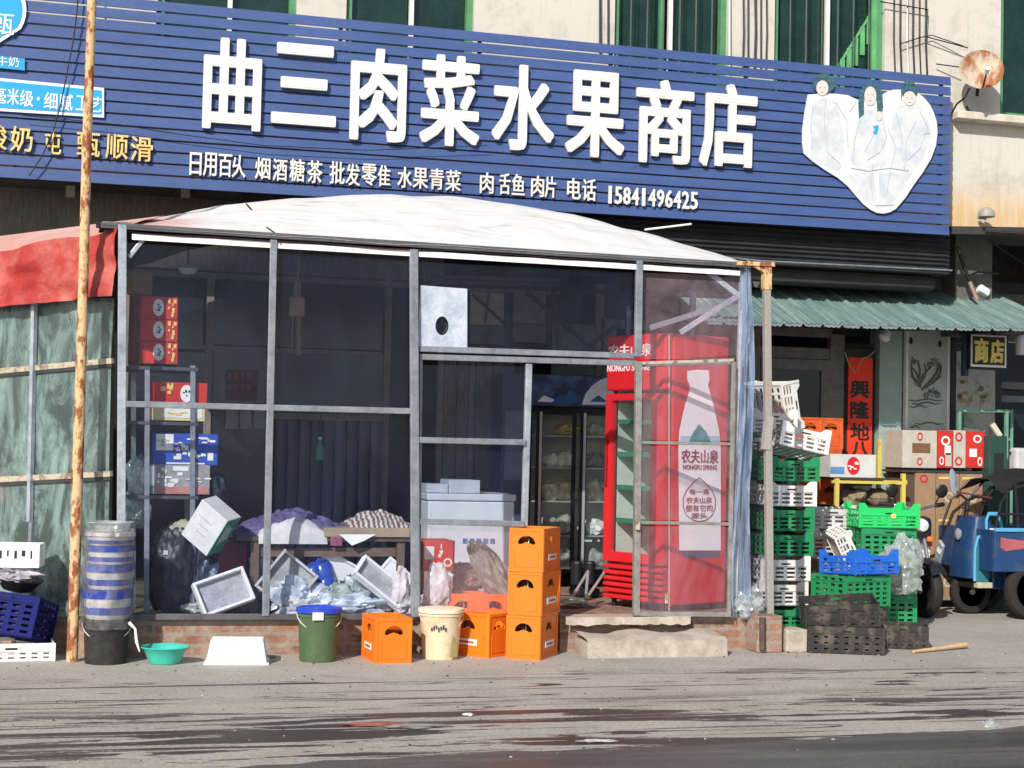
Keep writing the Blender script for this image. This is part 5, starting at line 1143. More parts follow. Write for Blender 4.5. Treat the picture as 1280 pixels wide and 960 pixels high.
# ------------------------------------------------------------------ beer crates and buckets
def beer_crate():
    t = thing('beer_crate', 'x', 'beer crate'); w_, d_, h_ = .24, .36, .288
    g = B(); g.box((0, 0, .012), (w_-.012, d_-.012, .02))
    def wall(L, M_):
        ar = [(L/2-.062, .185)]+arc(L/2, .185, .062, .055, math.pi, 0, 10)[1:-1]+[(L/2+.062, .185), (L/2+.045, .180), (L/2, .197), (L/2-.045, .180)]
        g.plate([rect(0, 0, L, h_), ar], .009, M_)
        # raised border and recessed field lines
        for (x0, z0, x1, z1) in ((0, 0, L, .014), (0, h_-.018, L, h_), (0, .014, .014, h_-.018), (L-.014, .014, L, h_-.018)):
            g.box(((x0+x1)/2, (z0+z1)/2, -.006), (x1-x0, z1-z0, .006), M=M_)
        for (x0, z0, x1, z1) in ((.035, .13, .038, .15), (L-.038, .13, L-.035, .15), (.035, .03, L-.035, .034), (.035, .034, .038, .13), (L-.038, .034, L-.035, .13)):
            g.box(((x0+x1)/2, (z0+z1)/2, -.006), (x1-x0, z1-z0, .004), M=M_)
    RX = Matrix.Rotation(R(90), 4, 'X')
    def T(x, y, a): return Matrix.Translation((x, y, 0)) @ Matrix.Rotation(a, 4, 'Z') @ RX @ Matrix.Scale(-1, 4, V((0, 0, 1)))
    wall(w_, T(-w_/2, -d_/2+.006, 0)); wall(w_, T(w_/2, d_/2-.006, math.pi)); wall(d_-.02, T(w_/2-.006, -d_/2+.01, R(90))); wall(d_-.02, T(-w_/2+.006, d_/2-.01, R(-90)))
    for sx_ in (-1, 1):
        for sy in (-1, 1): g.lathe([(.013, .002), (.013, h_-.002)], 8, (sx_*(w_/2-.010), sy*(d_/2-.010), 0))
    g.obj('body', ORANGE, t)
    for s_ in (-1, 1):
        g = B(); g.box((s_*(w_/2+.004), 0, .095), (.003, .17, .042)); lb = g.obj('label_plate', WHITE, t)
        g = B(); g.box((s_*(w_/2+.0065), 0, .095), (.002, .12, .014)); g.obj('label_print', pm('label_red', (.55, .10, .03), .5), lb)
    for k in (1, 2):
        g = B(); g.box((0, -d_/2+d_*k/3, .13), (w_-.03, .006, .2)); g.obj('divider', pm('orange_inner', (.45, .10, .008), .5), t)
    return t
BGL = pm('bottle_dark', (.012, .022, .012), .12, .3, 8, .02, spec=.7); CAPM = pm('cap_silver', (.55, .55, .52), .3, .2, 40, metal=.5)
bt = thing('beer_bottle', 'x', 'bottle')
g = B(); g.lathe([(.030, .026), (.034, .03), (.034, .15), (.028, .18), (.014, .21), (.013, .245)], 10); g.obj('glass', BGL, bt, smooth=True)
g = B(); g.lathe([(.0155, .243), (.0155, .256), (.001, .258)], 10); g.obj('cap', CAPM, bt)
def bottles(M_, lab, seed, first=[True]):
    r_ = random.Random(seed)
    for ix in (-1, 0, 1):
        for iy in (-1.5, -.5, .5, 1.5):
            if iy in (-.5, .5) and ix == 0: continue
            if r_.random() < .15: continue
            p = M_ @ V((ix*.072, iy*.08, 0)); 
            if first[0]: first[0] = False; bt.location = p; bt['label'] = lab; bt['group'] = lab
            else: dup(bt, p, r_.random()*6, lab, lab)
cr0 = beer_crate(); used = [False]
def place_crate(loc, rz, label, blab=None, seed=0, group='orange beer crates by the porch step', rx=0):
    if not used[0]: o = cr0; o.location = loc; o.rotation_euler = (rx, 0, rz); used[0] = True
    else: o = dup(cr0, loc, rz, rot=(rx, 0, rz))
    o['label'] = label; o['group'] = group
    if blab: bottles(Matrix.Translation(loc) @ Matrix.Rotation(rz, 4, 'Z'), blab, seed)
    return o
c_ = G(671, 823); 
for k, nm in enumerate(('bottom', 'middle', 'top')):
    dx = (-.006, .004, 0)[k]
    place_crate((c_.x+dx, c_.y+.10, k*.290), R(-36+[0, -1.5, 1][k]), nm+' orange crate of the stack of three', 'dark beer bottle inside the %s crate of the orange stack' % nm, k+1)
q = G(597, 822); place_crate((q.x+.045, q.y+.17, 0), R(38), 'orange crate with a white label left of the stack of three', 'dark beer bottle in the labelled orange crate', 5)
for (u, y, rz_, lab, sd_) in ((575, .22, R(84), 'left orange crate behind the cream bucket', 7), (612, .20, R(88), 'right orange crate behind the labelled front crate', 8)):
    p = P(u, 780, y); g = B(); g.box((p.x, y, .052), (.2, .16, .104)); tag(g.obj('brick_block', BRICK, bevel=.006), 'brick propping up the '+lab.replace('orange ', ''), 'brick')
    place_crate((p.x, y, .105), rz_, lab, 'dark beer bottle in the '+lab, sd_)
q = GY(483, -.26); place_crate((q.x, q.y, 0), R(4), 'single orange crate between the green bucket and the cream bucket', 'dark beer bottle in the single orange crate', 9)

def bucket(name, label, cat, u, v, r0, r1, h_, mat, lid=None, rim=None, y_off=0, loc=None, wall=.004, handle=True, fill=None):
    p = V(loc) if loc else G(u, v); t = thing(name, label, cat, (p.x, p.y+(0 if loc else r0), p.z))
    g = B(); g.lathe([(r0, 0), (r0+(r1-r0)*.8, h_*.8), (r1-.0, h_*.86), (r1+.006, h_*.87), (r1+.006, h_*.9), (r1, h_*.91), (r1+.002, h_*.965), (r1+.008, h_*.97), (r1+.008, h_), (r1-wall, h_), (r0-wall, .01), (.001, .01)], 30); g.obj('body', mat, t, smooth=True)
    if lid:
        g = B(); g.lathe([(r1+.011, h_-.022), (r1+.013, h_-.02), (r1+.012, h_+.008), (r1-.004, h_+.012), (r1-.012, h_+.004), (.001, h_+.003)], 30); g.obj('lid', lid, t, smooth=True)
    if handle:
        g = B(); g.tube([(-(r1+.008)*math.cos(a), -(r1+.010)*math.sin(a)*.75-.004, h_*.9-.10*math.sin(a)) for a in [math.pi*i/12 for i in range(13)]], .0025, 5); g.obj('handle', fill or CHROME, t)
    return t
t = bucket('paint_bucket', 'dark green bucket with a blue lid against the brick platform', 'bucket', 0, 0, .118, .137, .335, pm('bucket_green', (.075, .125, .06), .5, .15, 12, .2, 50), lid=pm('lid_blue', (.02, .06, .50), .35, .2, 10), fill=WHITEG, loc=GY(398, -.25))
g = B(); g.box((-.03, -.148, .300), (.07, .004, .05)); g.obj('tape', WHITEG, t)
t = bucket('cream_bucket', 'stained cream bucket between the orange crates', 'bucket', 555, 825, .118, .142, .325, pm('bucket_cream', (.72, .62, .42), .5, .15, 8, .1, 40, col2=(.55, .42, .22), lo=.52, hi=.7), lid=None, fill=pm('bucket_cream', (.7, .6, .4)))
g = B(); g.lathe([(.149, .300), (.153, .303), (.152, .328), (.14, .330), (.001, .326)], 30); g.obj('lid', pm('lid_cream', (.78, .70, .52), .5, .1, 10), t, smooth=True)
g = B()
for k in range(7): a_ = R(-128+k*6.5); g.box((.139*math.cos(a_), .139*math.sin(a_), .20+.008*(k % 3)), (.004, .010, .022+.006*(k % 2)), rz=a_)
g.obj('lettering', pm('navy_print', (.04, .05, .12), .5), t)
g = B(); M_ = Matrix.Rotation(R(-68), 4, 'Z') @ Matrix.Translation((.141, 0, 0)) @ Matrix.Rotation(R(90), 4, 'Z') @ Matrix.Rotation(R(90), 4, 'X')
g.plate([[(-.02, .02), (.035, .02), (.032, .10), (.0, .16), (-.012, .10)]], .004, M_); g.obj('stain_label', pm('stain_olive', (.34, .30, .12), .7, .3), t)
# teal basin, white foam box
p = GY(208, -.38); t = thing('plastic_basin', 'turquoise plastic basin on the ground by the bricks', 'basin', (p.x, p.y+.11, 0))
g = B(); g.lathe([(.085, 0), (.095, .004), (.115, .05), (.132, .085), (.150, .10), (.154, .104), (.150, .108), (.128, .096), (.11, .055), (.085, .012), (.001, .010)], 36); g.obj('body', pm('teal_plastic', (.06, .50, .40), .35, .1, 8), t, smooth=True)
p = GY(300, -.40); t = thing('foam_box', 'white foam box upside down on the ground left of the green bucket', 'box', (p.x, p.y+.13, 0), R(-8))
g = B(); g.box((0, 0, .075), (.33, .24, .15), tap=-.16); g.obj('body', FOAM, t, bevel=.012)
g = B(); g.box((0, 0, .006), (.405, .30, .012)); g.obj('rim', FOAM, t, bevel=.004)
# stack of tubs on a black bucket
c_ = GY(133, -.20); s_ = mpp(c_)
bucket('black_bucket', 'scuffed black bucket at the bottom of the tub stack by the pole', 'bucket', 0, 0, .128, .143, .275, pm('bucket_black', (.03, .028, .026), .75, .4, 14, .3, 40), loc=c_, fill=WHITEG)
TUB = pm('tub_milky', (.62, .60, .58), .4, .2, 9, .15, 20, col2=(.38, .37, .36), lo=.45, hi=.65); LBL = pm('lid_navy', (.02, .05, .36), .35, .3, 12, .1)
z = .278
for k, (h_, r_, nm, dx) in enumerate(((.185, .148, 'lowest', .0), (.155, .142, 'second', .004), (.115, .145, 'third', .008), (.085, .148, 'topmost', .004))):
    t = thing('plastic_tub', nm+' milky tub with a blue band in the stack on the black bucket', 'tub', (c_.x+dx, c_.y, z), k*.7)
    g = B(); g.lathe([(r_*.86, 0), (r_*.9, .01), (r_, h_*.8), (r_, h_-.003), (.001, h_-.004)], 26, jit=.012); g.obj('body', TUB, t, smooth=True)
    g = B(); g.lathe([(r_+.003, h_*.70), (r_+.008, h_*.71), (r_+.008, h_-.003), (.001, h_-.001)], 26, jit=.008); g.obj('lid', LBL if k < 3 else TUB, t, smooth=True)
    g = B(); g.lathe([(r_*.905, h_*.15), (r_*.93, h_*.16), (r_*.955, h_*.40), (r_*.945, h_*.41)], 26); g.obj('blue_band', LBL, t, smooth=True)
    z += h_+.001
t = thing('clear_tray', 'clear plastic tray lying on top of the blue and white tubs', 'tray', (c_.x, c_.y, z))
g = B(); g.lathe([(.11, 0), (.13, .05), (.15, .055), (.15, .06), (.12, .052), (.10, .008), (.001, .006)], 20, jit=.02); g.obj('body', BAGF, t, smooth=True)
t = thing('plastic_wrap', 'torn clear plastic wrapped round the stack of tubs', 'plastic wrap', (c_.x, c_.y, .2))
g = B()
def wrp(i, j):
    a_ = 2*math.pi*i; zz_ = .02+.62*j; r_ = .158+.016*noise.noise(V((math.cos(a_)*2, math.sin(a_)*2, zz_*7)))+.01*noise.noise(V((math.cos(a_)*6, math.sin(a_)*6, zz_*12))); return (r_*math.cos(a_), r_*math.sin(a_), zz_)
g.grid(wrp, 44, 26); g.obj('sheet', film('wrap_film', (.92, .93, .95), .12, (.8, .82, .84), .2, sc=(5, 5, 3), wr=1.0, rough=.15), t, smooth=True)
g = B(); g.tube([(.13, -.09, .06), (.17, -.10, .02), (.18, -.11, -.06), (.20, -.12, -.12)], [.012, .008, .010, .004], 6); g.obj('strip', WHITEG, t)
# white tray pile, navy crate, etc. at the left edge
def lattice(L, h_, nx, nz, dip=.0, handle=True, mar=.014, gap=.45, top=None):
    out_ = [(0, 0), (L, 0), (L, h_)]
    if dip: out_ += [(L-.045, h_), (L-.085, h_-dip), (.085, h_-dip), (.045, h_)]
    out_ += [(0, h_)]
    loops = [out_]; H_ = h_-dip-.006
    if handle: loops.append(rect(L/2-.045, H_-.036, L/2+.045, H_-.016)); H_ -= .045
    cx_ = (L-2*mar)/nx; cz = (H_-mar)/nz
    for i in range(nx):
        for j in range(nz): loops.append(rect(mar+cx_*(i+.5-gap*.9), mar+cz*(j+.5-gap*.72), mar+cx_*(i+.5+gap*.9), mar+cz*(j+.5+gap*.72)))
    return loops
RX = Matrix.Rotation(R(90), 4, 'X')
def fruit_crate(name, label, w_, d_, h_, mat, dip=.035, nx=4, nz=3, cat='crate', ny=5, gap=.40):
    t = thing(name, label, cat); g = B(); tt = .010
    def T(x, y, a): return Matrix.Translation((x, y, 0)) @ Matrix.Rotation(a, 4, 'Z') @ RX
    g.plate(lattice(w_, h_, nx, nz, dip, gap=gap), tt, T(-w_/2, -d_/2+tt/2, 0)); g.plate(lattice(w_, h_, nx, nz, dip, gap=gap), tt, T(w_/2, d_/2-tt/2, math.pi))
    L = d_-2*tt
    g.plate(lattice(L, h_, ny, nz, dip, handle=False, gap=gap), tt, T(w_/2-tt/2, -L/2, R(90))); g.plate(lattice(L, h_, ny, nz, dip, handle=False, gap=gap), tt, T(-w_/2+tt/2, L/2, R(-90)))
    g.plate(lattice(w_-2*tt, L, 6, 7, 0, handle=False, gap=.36), tt, Matrix.Translation((-w_/2+tt, -L/2, .012)))
    for sx_ in (-1, 1):
        for sy in (-1, 1): g.box((sx_*(w_/2-.004), sy*(d_/2-.004), h_/2), (.02, .02, h_-.004))
    for zf_ in (.006, h_-dip-.05):
        g.box((0, -d_/2-.003, zf_+.004), (w_-.02, .007, .008)); g.box((-w_/2-.003, 0, zf_+.004), (.007, d_-.03, .008)); g.box((w_/2+.003, 0, zf_+.004), (.007, d_-.03, .008))
    g.obj('body', mat, t)
    g = B(); g.box((0, -d_/2-.005, h_-dip-.031), (.10, .004, .026)); hd = g.obj('handle_frame', mat, t)
    g2 = B(); g2.box((0, -d_/2-.008, h_-dip-.031), (.072, .003, .012)); g2.obj('slot', DARK, hd)
    return t
# left pile
p = GY(18, -.15)
cw = fruit_crate('foam_crate', 'low white slatted tray under the navy crate at the left edge', .52, .36, .115, WHITE, dip=0, nx=7, nz=2, gap=.3); cw.location = (p.x-.03, p.y+.20, 0); cw.rotation_euler = (0, 0, R(4))
nv = fruit_crate('navy_crate', 'dark blue slatted crate tipped on its side on the white tray at the left edge', .44, .34, .26, NAVYC, dip=.0, nx=5, nz=5, ny=5, gap=.32)
nv.location = (p.x-.05, p.y+.22, .135); nv.rotation_euler = (R(-14), R(6), R(-22))
g = B()
rn = random.Random(8)
g.box((-.03, .0, .13), (.36, .27, .22)); g.obj('lining', pm('navy_lining', (.012, .018, .12), .5, .5, 20, .4, 30), nv)
t = thing('dark_bowl', 'dark bowl holding a clear bag on top of the navy crate', 'bowl', (p.x+.0, p.y+.25, .43), rot=(R(6), R(8), 0)); g = B(); g.lathe([(.09, 0), (.15, .07), (.155, .075), (.14, .07), (.08, .01), (.001, .01)], 24); g.obj('body', BLACK, t, smooth=True)
g = B(); crumple(g, (0, 0, 0), (.28, .22, .12), 51, 4, .5); o = g.obj('plastic_bag', pm('greyish_bag', (.42, .40, .46), .3, .35, 14, .6, 16), smooth=True); o.location = (p.x-.02, p.y+.25, .53); tag(o, 'grey shiny bag stuffed in the dark bowl', 'bag')
t = thing('foam_box', 'white foam box with black print on top of the bag at the left edge', 'box', (p.x-.06, p.y+.26, .575), R(-8)); g = B(); g.box((0, 0, .075), (.42, .22, .15)); g.obj('body', FOAM, t, bevel=.006)
for k in range(7): g = B(); g.box((-.13+.048*k, -.112, .085+.008*(k % 2)), (.010+.006*(k % 3), .003, .05-.012*(k % 2))); g.obj('print', INKB, t)
for k, (u, v, sz, lab, mt) in enumerate(((82, 800, (.09, .08, .07), 'rusty tin scrap by the foot of the pole', RUSTGREY), (76, 782, (.08, .08, .10), 'crumpled dark cloth behind the pole foot', pm('brown_rag', (.2, .14, .1))), (98, 806, (.10, .08, .04), 'scrap of pale paper beside the black bucket', pm('torn_paper', (.55, .52, .48))))):
    g = B(); crumple(g, (0, 0, 0), sz, 60+k, 3, .4); o = g.obj('scrap', mt, smooth=True); q = G(u, v); o.location = (q.x, q.y+.03, sz[2]*.45); tag(o, lab, 'scrap')
# bits of litter on the ground
for k, (u, v, l_, mt, lab) in enumerate(((265, 826, .12, WOOD, 'thin stick on the pavement by the foam box'), (452, 817, .05, WHITEG, 'white scrap at the foot of the single orange crate'), (338, 822, .06, RUSTGREY, 'brown pebble beside the white foam box'), (585, 895, .05, WHITEG, 'white scrap on the streaked pavement'), (745, 928, .16, pm('wet_paper', (.55, .54, .50), .8), 'flattened wet paper near the road edge'), (470, 907, .3, pm('faded_red_rag', (.35, .13, .10), .9, .3), 'faded red strip lying on the streaked pavement'), (520, 909, .3, pm('grey_rag2', (.30, .30, .29), .9, .3), 'grey flattened rag beside the faded red strip'), (1238, 908, .08, BAGF, 'small clear lump lying at the road edge'), (965, 812, .05, WHITEG, 'white scrap before the brick footing'))):
    q = G(u, v); g = B(); crumple(g, (0, 0, 0), (l_, .05 if l_ < .2 else .09, .012 if k not in (7,) else .04), 80+k, 3, .5); o = g.obj('ground_scrap', mt, smooth=True); o.location = (q.x, q.y, .008); o.rotation_euler = (0, 0, -.1); tag(o, lab, 'litter')
# ------------------------------------------------------------------ right side: produce crates
gc = fruit_crate('fruit_crate', 'x', .40, .55, .20, GREENC)
SW = {'w': {GREENC: WHITEG}, 'g': None}
first = [True]
def fc_(loc, rz, col, label, group, rot=None):
    if first[0] and col == 'g': gc.location = loc; gc.rotation_euler = rot or (0, 0, rz); gc['label'] = label; gc['group'] = group; first[0] = False; return gc
    return dup(gc, loc, rz, label, group, rot=rot, swap={'w': {GREENC: WHITEG}, 'g': None, 'd': {GREENC: BLACKC}, 'y': {GREENC: GREYCR}}[col])
GREYCR = pm('grey_translucent_crate', (.50, .50, .50), .4, .2, 12)
b0 = G(976, 789); b0 = V((b0.x+.04, b0.y+.30, 0)); ordn = ['bottom', 'second', 'third', 'fourth', 'fifth', 'sixth', 'seventh', 'top']
for k, cc in enumerate('gwwggwg'):
    fc_((b0.x+.017*k+.006*((k*7) % 3-1), b0.y+.006*((k*5) % 3-1), k*.197), R(-6+((k*13) % 5-2)*1.3), cc, '%s crate, %s, of the tall front stack beside the grey post' % (ordn[k], {'g': 'green', 'w': 'white'}[cc]), 'tall stack of green and white crates')
fc_((b0.x+.17, b0.y-.02, 7*.197+.03), 0, 'w', 'white crate lying tilted on top of the tall front stack', 'tall stack of green and white crates', rot=(R(-6), R(11), R(-8)))
b1 = P(938, 700, b0.y+.64); 
for k, cc in enumerate('gwwdggwgw'):
    fc_((b1.x+.008*k, b0.y+.60, k*.197), R(-3+((k*11) % 5-2)*1.5), cc, '%s crate from the ground, %s, in the stack behind the tall front stack' % ((ordn+['ninth'])[k] if k != 7 else 'eighth', {'g': 'green', 'w': 'white', 'd': 'black'}[cc]), 'rear stack of crates behind the film')
for k in range(2): fc_((b1.x+.10+.03*k, b0.y+.66, 9*.197+.02+.02*k), 0, 'w', ['white crate standing on its edge on the rear stack', 'second white crate standing on edge on the rear stack, leaning right'][k], 'rear stack of crates behind the film', rot=(R(4), R(78+4*k), R(20))) if k == 0 else None
# grey translucent crates
q = P(1036, 700, 1.75)
for k in range(5): fc_((q.x+.01*(k % 2), 1.75, k*.197), R(-20+3*(k % 2)), 'y', '%s grey translucent crate of the stack between white and green stacks' % ['bottom', 'second', 'third', 'fourth', 'top'][k], 'grey translucent crates')
# large green crates with a bright green one on top
G2 = fruit_crate('deep_crate', 'bottom deep green lattice crate under the clear bag', .46, .38, .27, GREENC, dip=0, nx=6, nz=5, ny=4, gap=.34)
q = G(1106, 787); gx, gy = q.x+.07, q.y+.20
G2.location = (gx, gy, 0); G2.rotation_euler = (0, 0, R(-9)); G2['group'] = 'deep green crates'
for k, lab in ((1, 'middle deep green lattice crate behind the hanging clear bag'), (2, 'top deep green lattice crate under the bright green crate')): dup(G2, (gx-.01*k, gy, .272*k), R(-9+2*k), lab, 'deep green crates')
BG = fruit_crate('fruit_crate', 'bright green crate with raised corners topping the deep green crates', .50, .40, .20, LGREEN, dip=.05); BG.location = (gx-.01, gy-.01, .272*3+.002); BG.rotation_euler = (0, 0, R(-10))
g = B(); g.lathe([(.001, 0), (.022, 0), (.022, .006), (.001, .008)], 14, M=Matrix.Translation((.03, -.205, .10)) @ Matrix.Rotation(R(90), 4, 'X')); g.obj('badge', LOGO_Y, BG)
# blue crate stack
by = .80; q = P(1063, 760, by)
d1 = dup(G2, (q.x, by, 0), R(8), 'deep black crate at the bottom under the leaning black crate', 'crates under the blue crate', swap={GREENC: BLACKC}); d1.scale = (.9, .9, .82)
d2 = dup(G2, (q.x, by, .228), R(16), 'deep green crate right under the blue crate', 'crates under the blue crate'); d2.scale = (1, 1, .9)
bl = fruit_crate('fruit_crate', 'blue crate with peaked corners on the green crate', .44, .40, .19, BLUEC, dip=.05); bl.location = (P(1074, 700, by).x, by, .228+.246); bl.rotation_euler = (R(-3), 0, R(14))
w2 = fc_((P(1044, 690, 1.35).x, 1.35, .62), 0, 'w', 'white crate end poking up left of the blue crate', 'loose white crate', rot=(R(20), R(60), R(10))); w2.scale = (.7, .5, .8)
g = B(); g.box((P(1044, 690, 1.35).x, 1.42, .27), (.34, .3, .54)); tag(g.obj('cardboard_box', BROWNC, bevel=.006), 'brown box behind the blue crate carrying a white crate end', 'box')
# black crates in front
bc = fruit_crate('black_crate', 'dusty black crate standing square on the ground at the front right', .58, .36, .19, BLACKC, dip=0, nx=7, nz=3, gap=.20); bc.scale = (.9, 1, 1); q = G(1061, 818); bc.location = (q.x+.05, q.y+.17, 0); bc.rotation_euler = (0, 0, R(-22)); bc['group'] = 'black crates'
bq = dup(bc, (q.x+.06, q.y+.26, .19), 0, 'black crate lying tilted on top of the front black crate', 'black crates', rot=(R(8), R(-4), R(-20))); bq.scale = (.9, .95, .9)
q = G(1140, 812); bs = dup(bc, (q.x, q.y+.15, 0), R(-26), 'small black crate right of the two stacked black crates', 'black crates'); bs.scale = (.62, .8, .9)
g = B(); a_ = G(1142, 817); b_ = G(1208, 811); g.tube([(a_.x, a_.y, .015), ((a_.x+b_.x)/2, (a_.y+b_.y)/2, .02), (b_.x, b_.y, .03)], [.012, .014, .02], 8); tag(g.obj('wooden_stick', PLANK, smooth=True), 'pale wooden stick lying before the small black crate', 'stick')
g = B(); crumple(g, (0, 0, 0), (.34, .22, .44), 33, 4, .35, sc=1.5); bag = g.obj('plastic_bag', BAGF, smooth=True); bag.location = (P(1128, 715, gy-.34).x, gy-.34, .52); tag(bag, 'clear bag full of greens hanging on the deep green crates', 'bag')
g = B()
for k in range(5): crumple(g, (random.uniform(-.08, .08), random.uniform(-.03, .03), random.uniform(-.14, .04)), (.12, .1, .10), 70+k, 2, .4)
g.obj('contents', pm('leafy_content', (.45, .55, .42), .5, .3, 20, col2=(.14, .30, .10), lo=.42, hi=.6), bag, smooth=True)

# ------------------------------------------------------------------ right shopfront
rs = thing('right_shopfront', 'shopfront with dark framed glass doors and pale tiled piers under the green awning', 'shopfront', (P(1060, 700, YF).x, YF, 0))
DF = pm('door_alu', (.17, .165, .15), .45, .3, 8)
bx(B(), 752, 355, 1290, 418, YF+.30, .1).obj('header_wall', pm('dark_header', (.09, .085, .08), .8, .3), rs, world=True)
bx(B(), 752, 405, 1040, 416, YF, .06).obj('transom', DF, rs, world=True); bx(B(), 752, 430, 1040, 444, YF, .06).obj('transom', DF, rs, world=True)
for k, (u0, u1) in enumerate(((752, 768), (845, 853), (928, 948), (1036, 1054))): bx(B(), u0, 418 if k else 400, u1, 745, YF-.01, .08).obj('mullion', DF, rs, world=True)
for k, (u0, u1) in enumerate(((855, 927), (949, 1035))):
    g = B(); a_, b_ = P(u0, 600, YF), P(u1, 600, YF); zt_, zb_ = P(u0, 447, YF).z, .02
    M_ = Matrix.Translation((a_.x, YF+.01, zb_)) @ RX; W_ = b_.x-a_.x; Hh = zt_-zb_
    g.plate([rect(0, 0, W_, Hh), rect(.09, .12, W_-.09, Hh-.10)], .045, M_); dd = g.obj('door', DF, rs, world=True)
    g = B(); g.box(((a_.x+b_.x)/2, YF+.01, (zt_+zb_)/2), (W_-.16, .006, Hh-.18)); g.obj('glass', DGLASS, dd, world=True)
    g = B(); hx = b_.x-.05 if k == 0 else a_.x+.045; hz = [P(960, v, YF).z for v in (455, 545)]
    g.tube([(hx, YF-.03, hz[0]), (hx, YF-.07, hz[0]-.03), (hx, YF-.07, hz[1]+.03), (hx, YF-.03, hz[1])], .013, 8); g.obj('handle', pm('handle_pale', (.62, .66, .62), .3), dd, world=True)
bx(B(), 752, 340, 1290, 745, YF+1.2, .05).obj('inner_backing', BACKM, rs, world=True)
bx(B(), 1054, 430, 1100, 745, YF+.02, .1).obj('pier', pm('pier_dark', (.035, .035, .03), .7, .3), rs, world=True)
PALEG = pm('pale_green_tile', (.33, .44, .40), .5, .15, 3, .05, 30, col2=(.26, .36, .34), lo=.4, hi=.7)
bx(B(), 1098, 413, 1126, 745, YF-.10, .2).obj('pier', PALEG, rs, world=True)
pn = bx(B(), 1128, 410, 1187, 745, YF, .05).obj('painted_panel', pm('pale_panel', (.38, .47, .43), .55, .15, 4, .05, 30, col2=(.46, .54, .49), lo=.4, hi=.6), rs, world=True)
bx(B(), 1131, 412, 1134, 740, YF-.008, .006).obj('panel_edge', WHITEG, pn, world=True); bx(B(), 1183, 412, 1186, 740, YF-.008, .006).obj('panel_edge', WHITEG, pn, world=True)
g = B(); INKG = pm('ink_green', (.13, .17, .13), .7, .3)
def pp(u, v, o_=.008): return P(u, v, YF-o_)
rn = random.Random(21)
def stroke(pl, w0):
    q = [pp(*k) for k in pl]; g.tube(q, [w0*(.25+.75*math.sin(math.pi*(i+.6)/(len(q)+.2))) for i in range(len(q))], 6)
for (u, v, du, dv, c_) in ((1146, 482, -5, -36, -4), (1147, 480, 0, -30, 3), (1149, 482, 6, -28, 5), (1151, 484, 14, -26, -5), (1152, 486, 22, -34, 6), (1152, 488, 24, -16, -4), (1150, 484, -12, -14, 3), (1168, 478, 8, -22, 3), (1166, 480, 11, -10, -2), (1160, 489, 14, 2, 3), (1148, 484, -9, -26, 4), (1156, 486, 20, -22, 3)):
    stroke([(u+du*t_+c_*math.sin(t_*3.1), v+dv*t_) for t_ in (0, .2, .4, .6, .8, 1)], .010)
for (u, v, r_) in ((1168, 452, 5), (1174, 458, 4), (1162, 456, 4), (1166, 490, 6), (1158, 494, 4), (1172, 494, 4), (1143, 452, 3)):
    for k in range(6):
        a_ = k*1.05+u; stroke([(u+r_*.3*math.cos(a_), v+r_*.3*math.sin(a_)), (u+r_*.8*math.cos(a_+.3), v+r_*.8*math.sin(a_+.3)), (u+r_*math.cos(a_+.1), v+r_*math.sin(a_+.1))], .007)
for (u0, u1, v) in ((1136, 1180, 500), (1140, 1176, 504), (1138, 1160, 508), (1144, 1178, 529), (1138, 1150, 533)):
    stroke([(u0+(u1-u0)*t_, v+1.5*math.sin(t_*9)) for t_ in (0, .2, .4, .6, .8, 1)], .007)
g.obj('painted_flowers', INKG, pn, world=True)
g = B()
for (u, v) in ((1139, 426), (1175, 430)): g.add([tuple(pp(a, b_)) for a, b_ in ell(u, v, 2.2, 4.5, n=12)], [tuple(range(12))])
g.obj('painted_dots', INKB, pn, world=True)
bx(B(), 1188, 405, 1193, 745, YF-.02, .1).obj('mullion', BLACK, rs, world=True)
mu_ = bx(B(), 1194, 440, 1243, 745, YF, .05).obj('painted_panel', pm('mural', (.42, .42, .38), .6, .2, 9, .05, 30, col2=(.20, .20, .14), lo=.52, hi=.66), rs, world=True)
g = B(); rn = random.Random(6)
for k in range(9):
    u, v = 1200+rn.random()*36, 470+rn.random()*38; g.add([tuple(P(a, b_, YF-.004-.0005*k)) for a, b_ in ell(u, v, 2+rn.random()*3, 1.5+rn.random()*3, n=9)], [tuple(range(9))], k % 2)
g.obj('painted_blossom', [pm('blossom_ochre', (.35, .24, .10), .7), pm('blossom_brown', (.16, .11, .07), .7)], mu_, world=True)
bx(B(), 1243, 400, 1251, 745, YF, .1).obj('mullion', BLACK, rs, world=True)
t = thing('wall_column', 'grey weathered concrete column above the awning right of the sign', 'column', tuple(P(1215, 360, YF-.2)))
bx(B(), 1194, 286, 1240, 420, YF-.3, .25).obj('shaft', pm('col_grey', (.13, .125, .11), .85, .3, 8, .3, 40), t, world=True)
# red couplet
t = thing('red_couplet', 'vertical red paper banner with black brush characters beside the glass door', 'banner', tuple(P(1074, 570, YF-.1)))
bx(B(), 1056, 436, 1093, 600, YF-.03, .04).obj('backing_board', BLACK, t, world=True)
bx(B(), 1060, 447, 1090, 600, YF-.055, .02).obj('paper', pm('couplet_red', (.90, .045, .015), .55, .04, 10, .15, 25), t, world=True)
for ch, v in (('興', 486), ('隆', 512), ('地', 539), ('八', 562)):
    glyph(ch, 1063, v-11.5, 1087, v+12.5, INKB, depth=.003, bold=.030, name='character', par=t, yoff=.06, y=YF)
g = B(); g.tube([P(1056, 440, YF-.1), P(1060, 452, YF-.12), P(1068, 466, YF-.12)], .006, 6); g.tube([P(1094, 438, YF-.1), P(1086, 446, YF-.12), P(1078, 448, YF-.12), P(1072, 462, YF-.11)], .006, 6); g.obj('tie_string', pm('straw', (.5, .42, .25), .8), t, world=True)
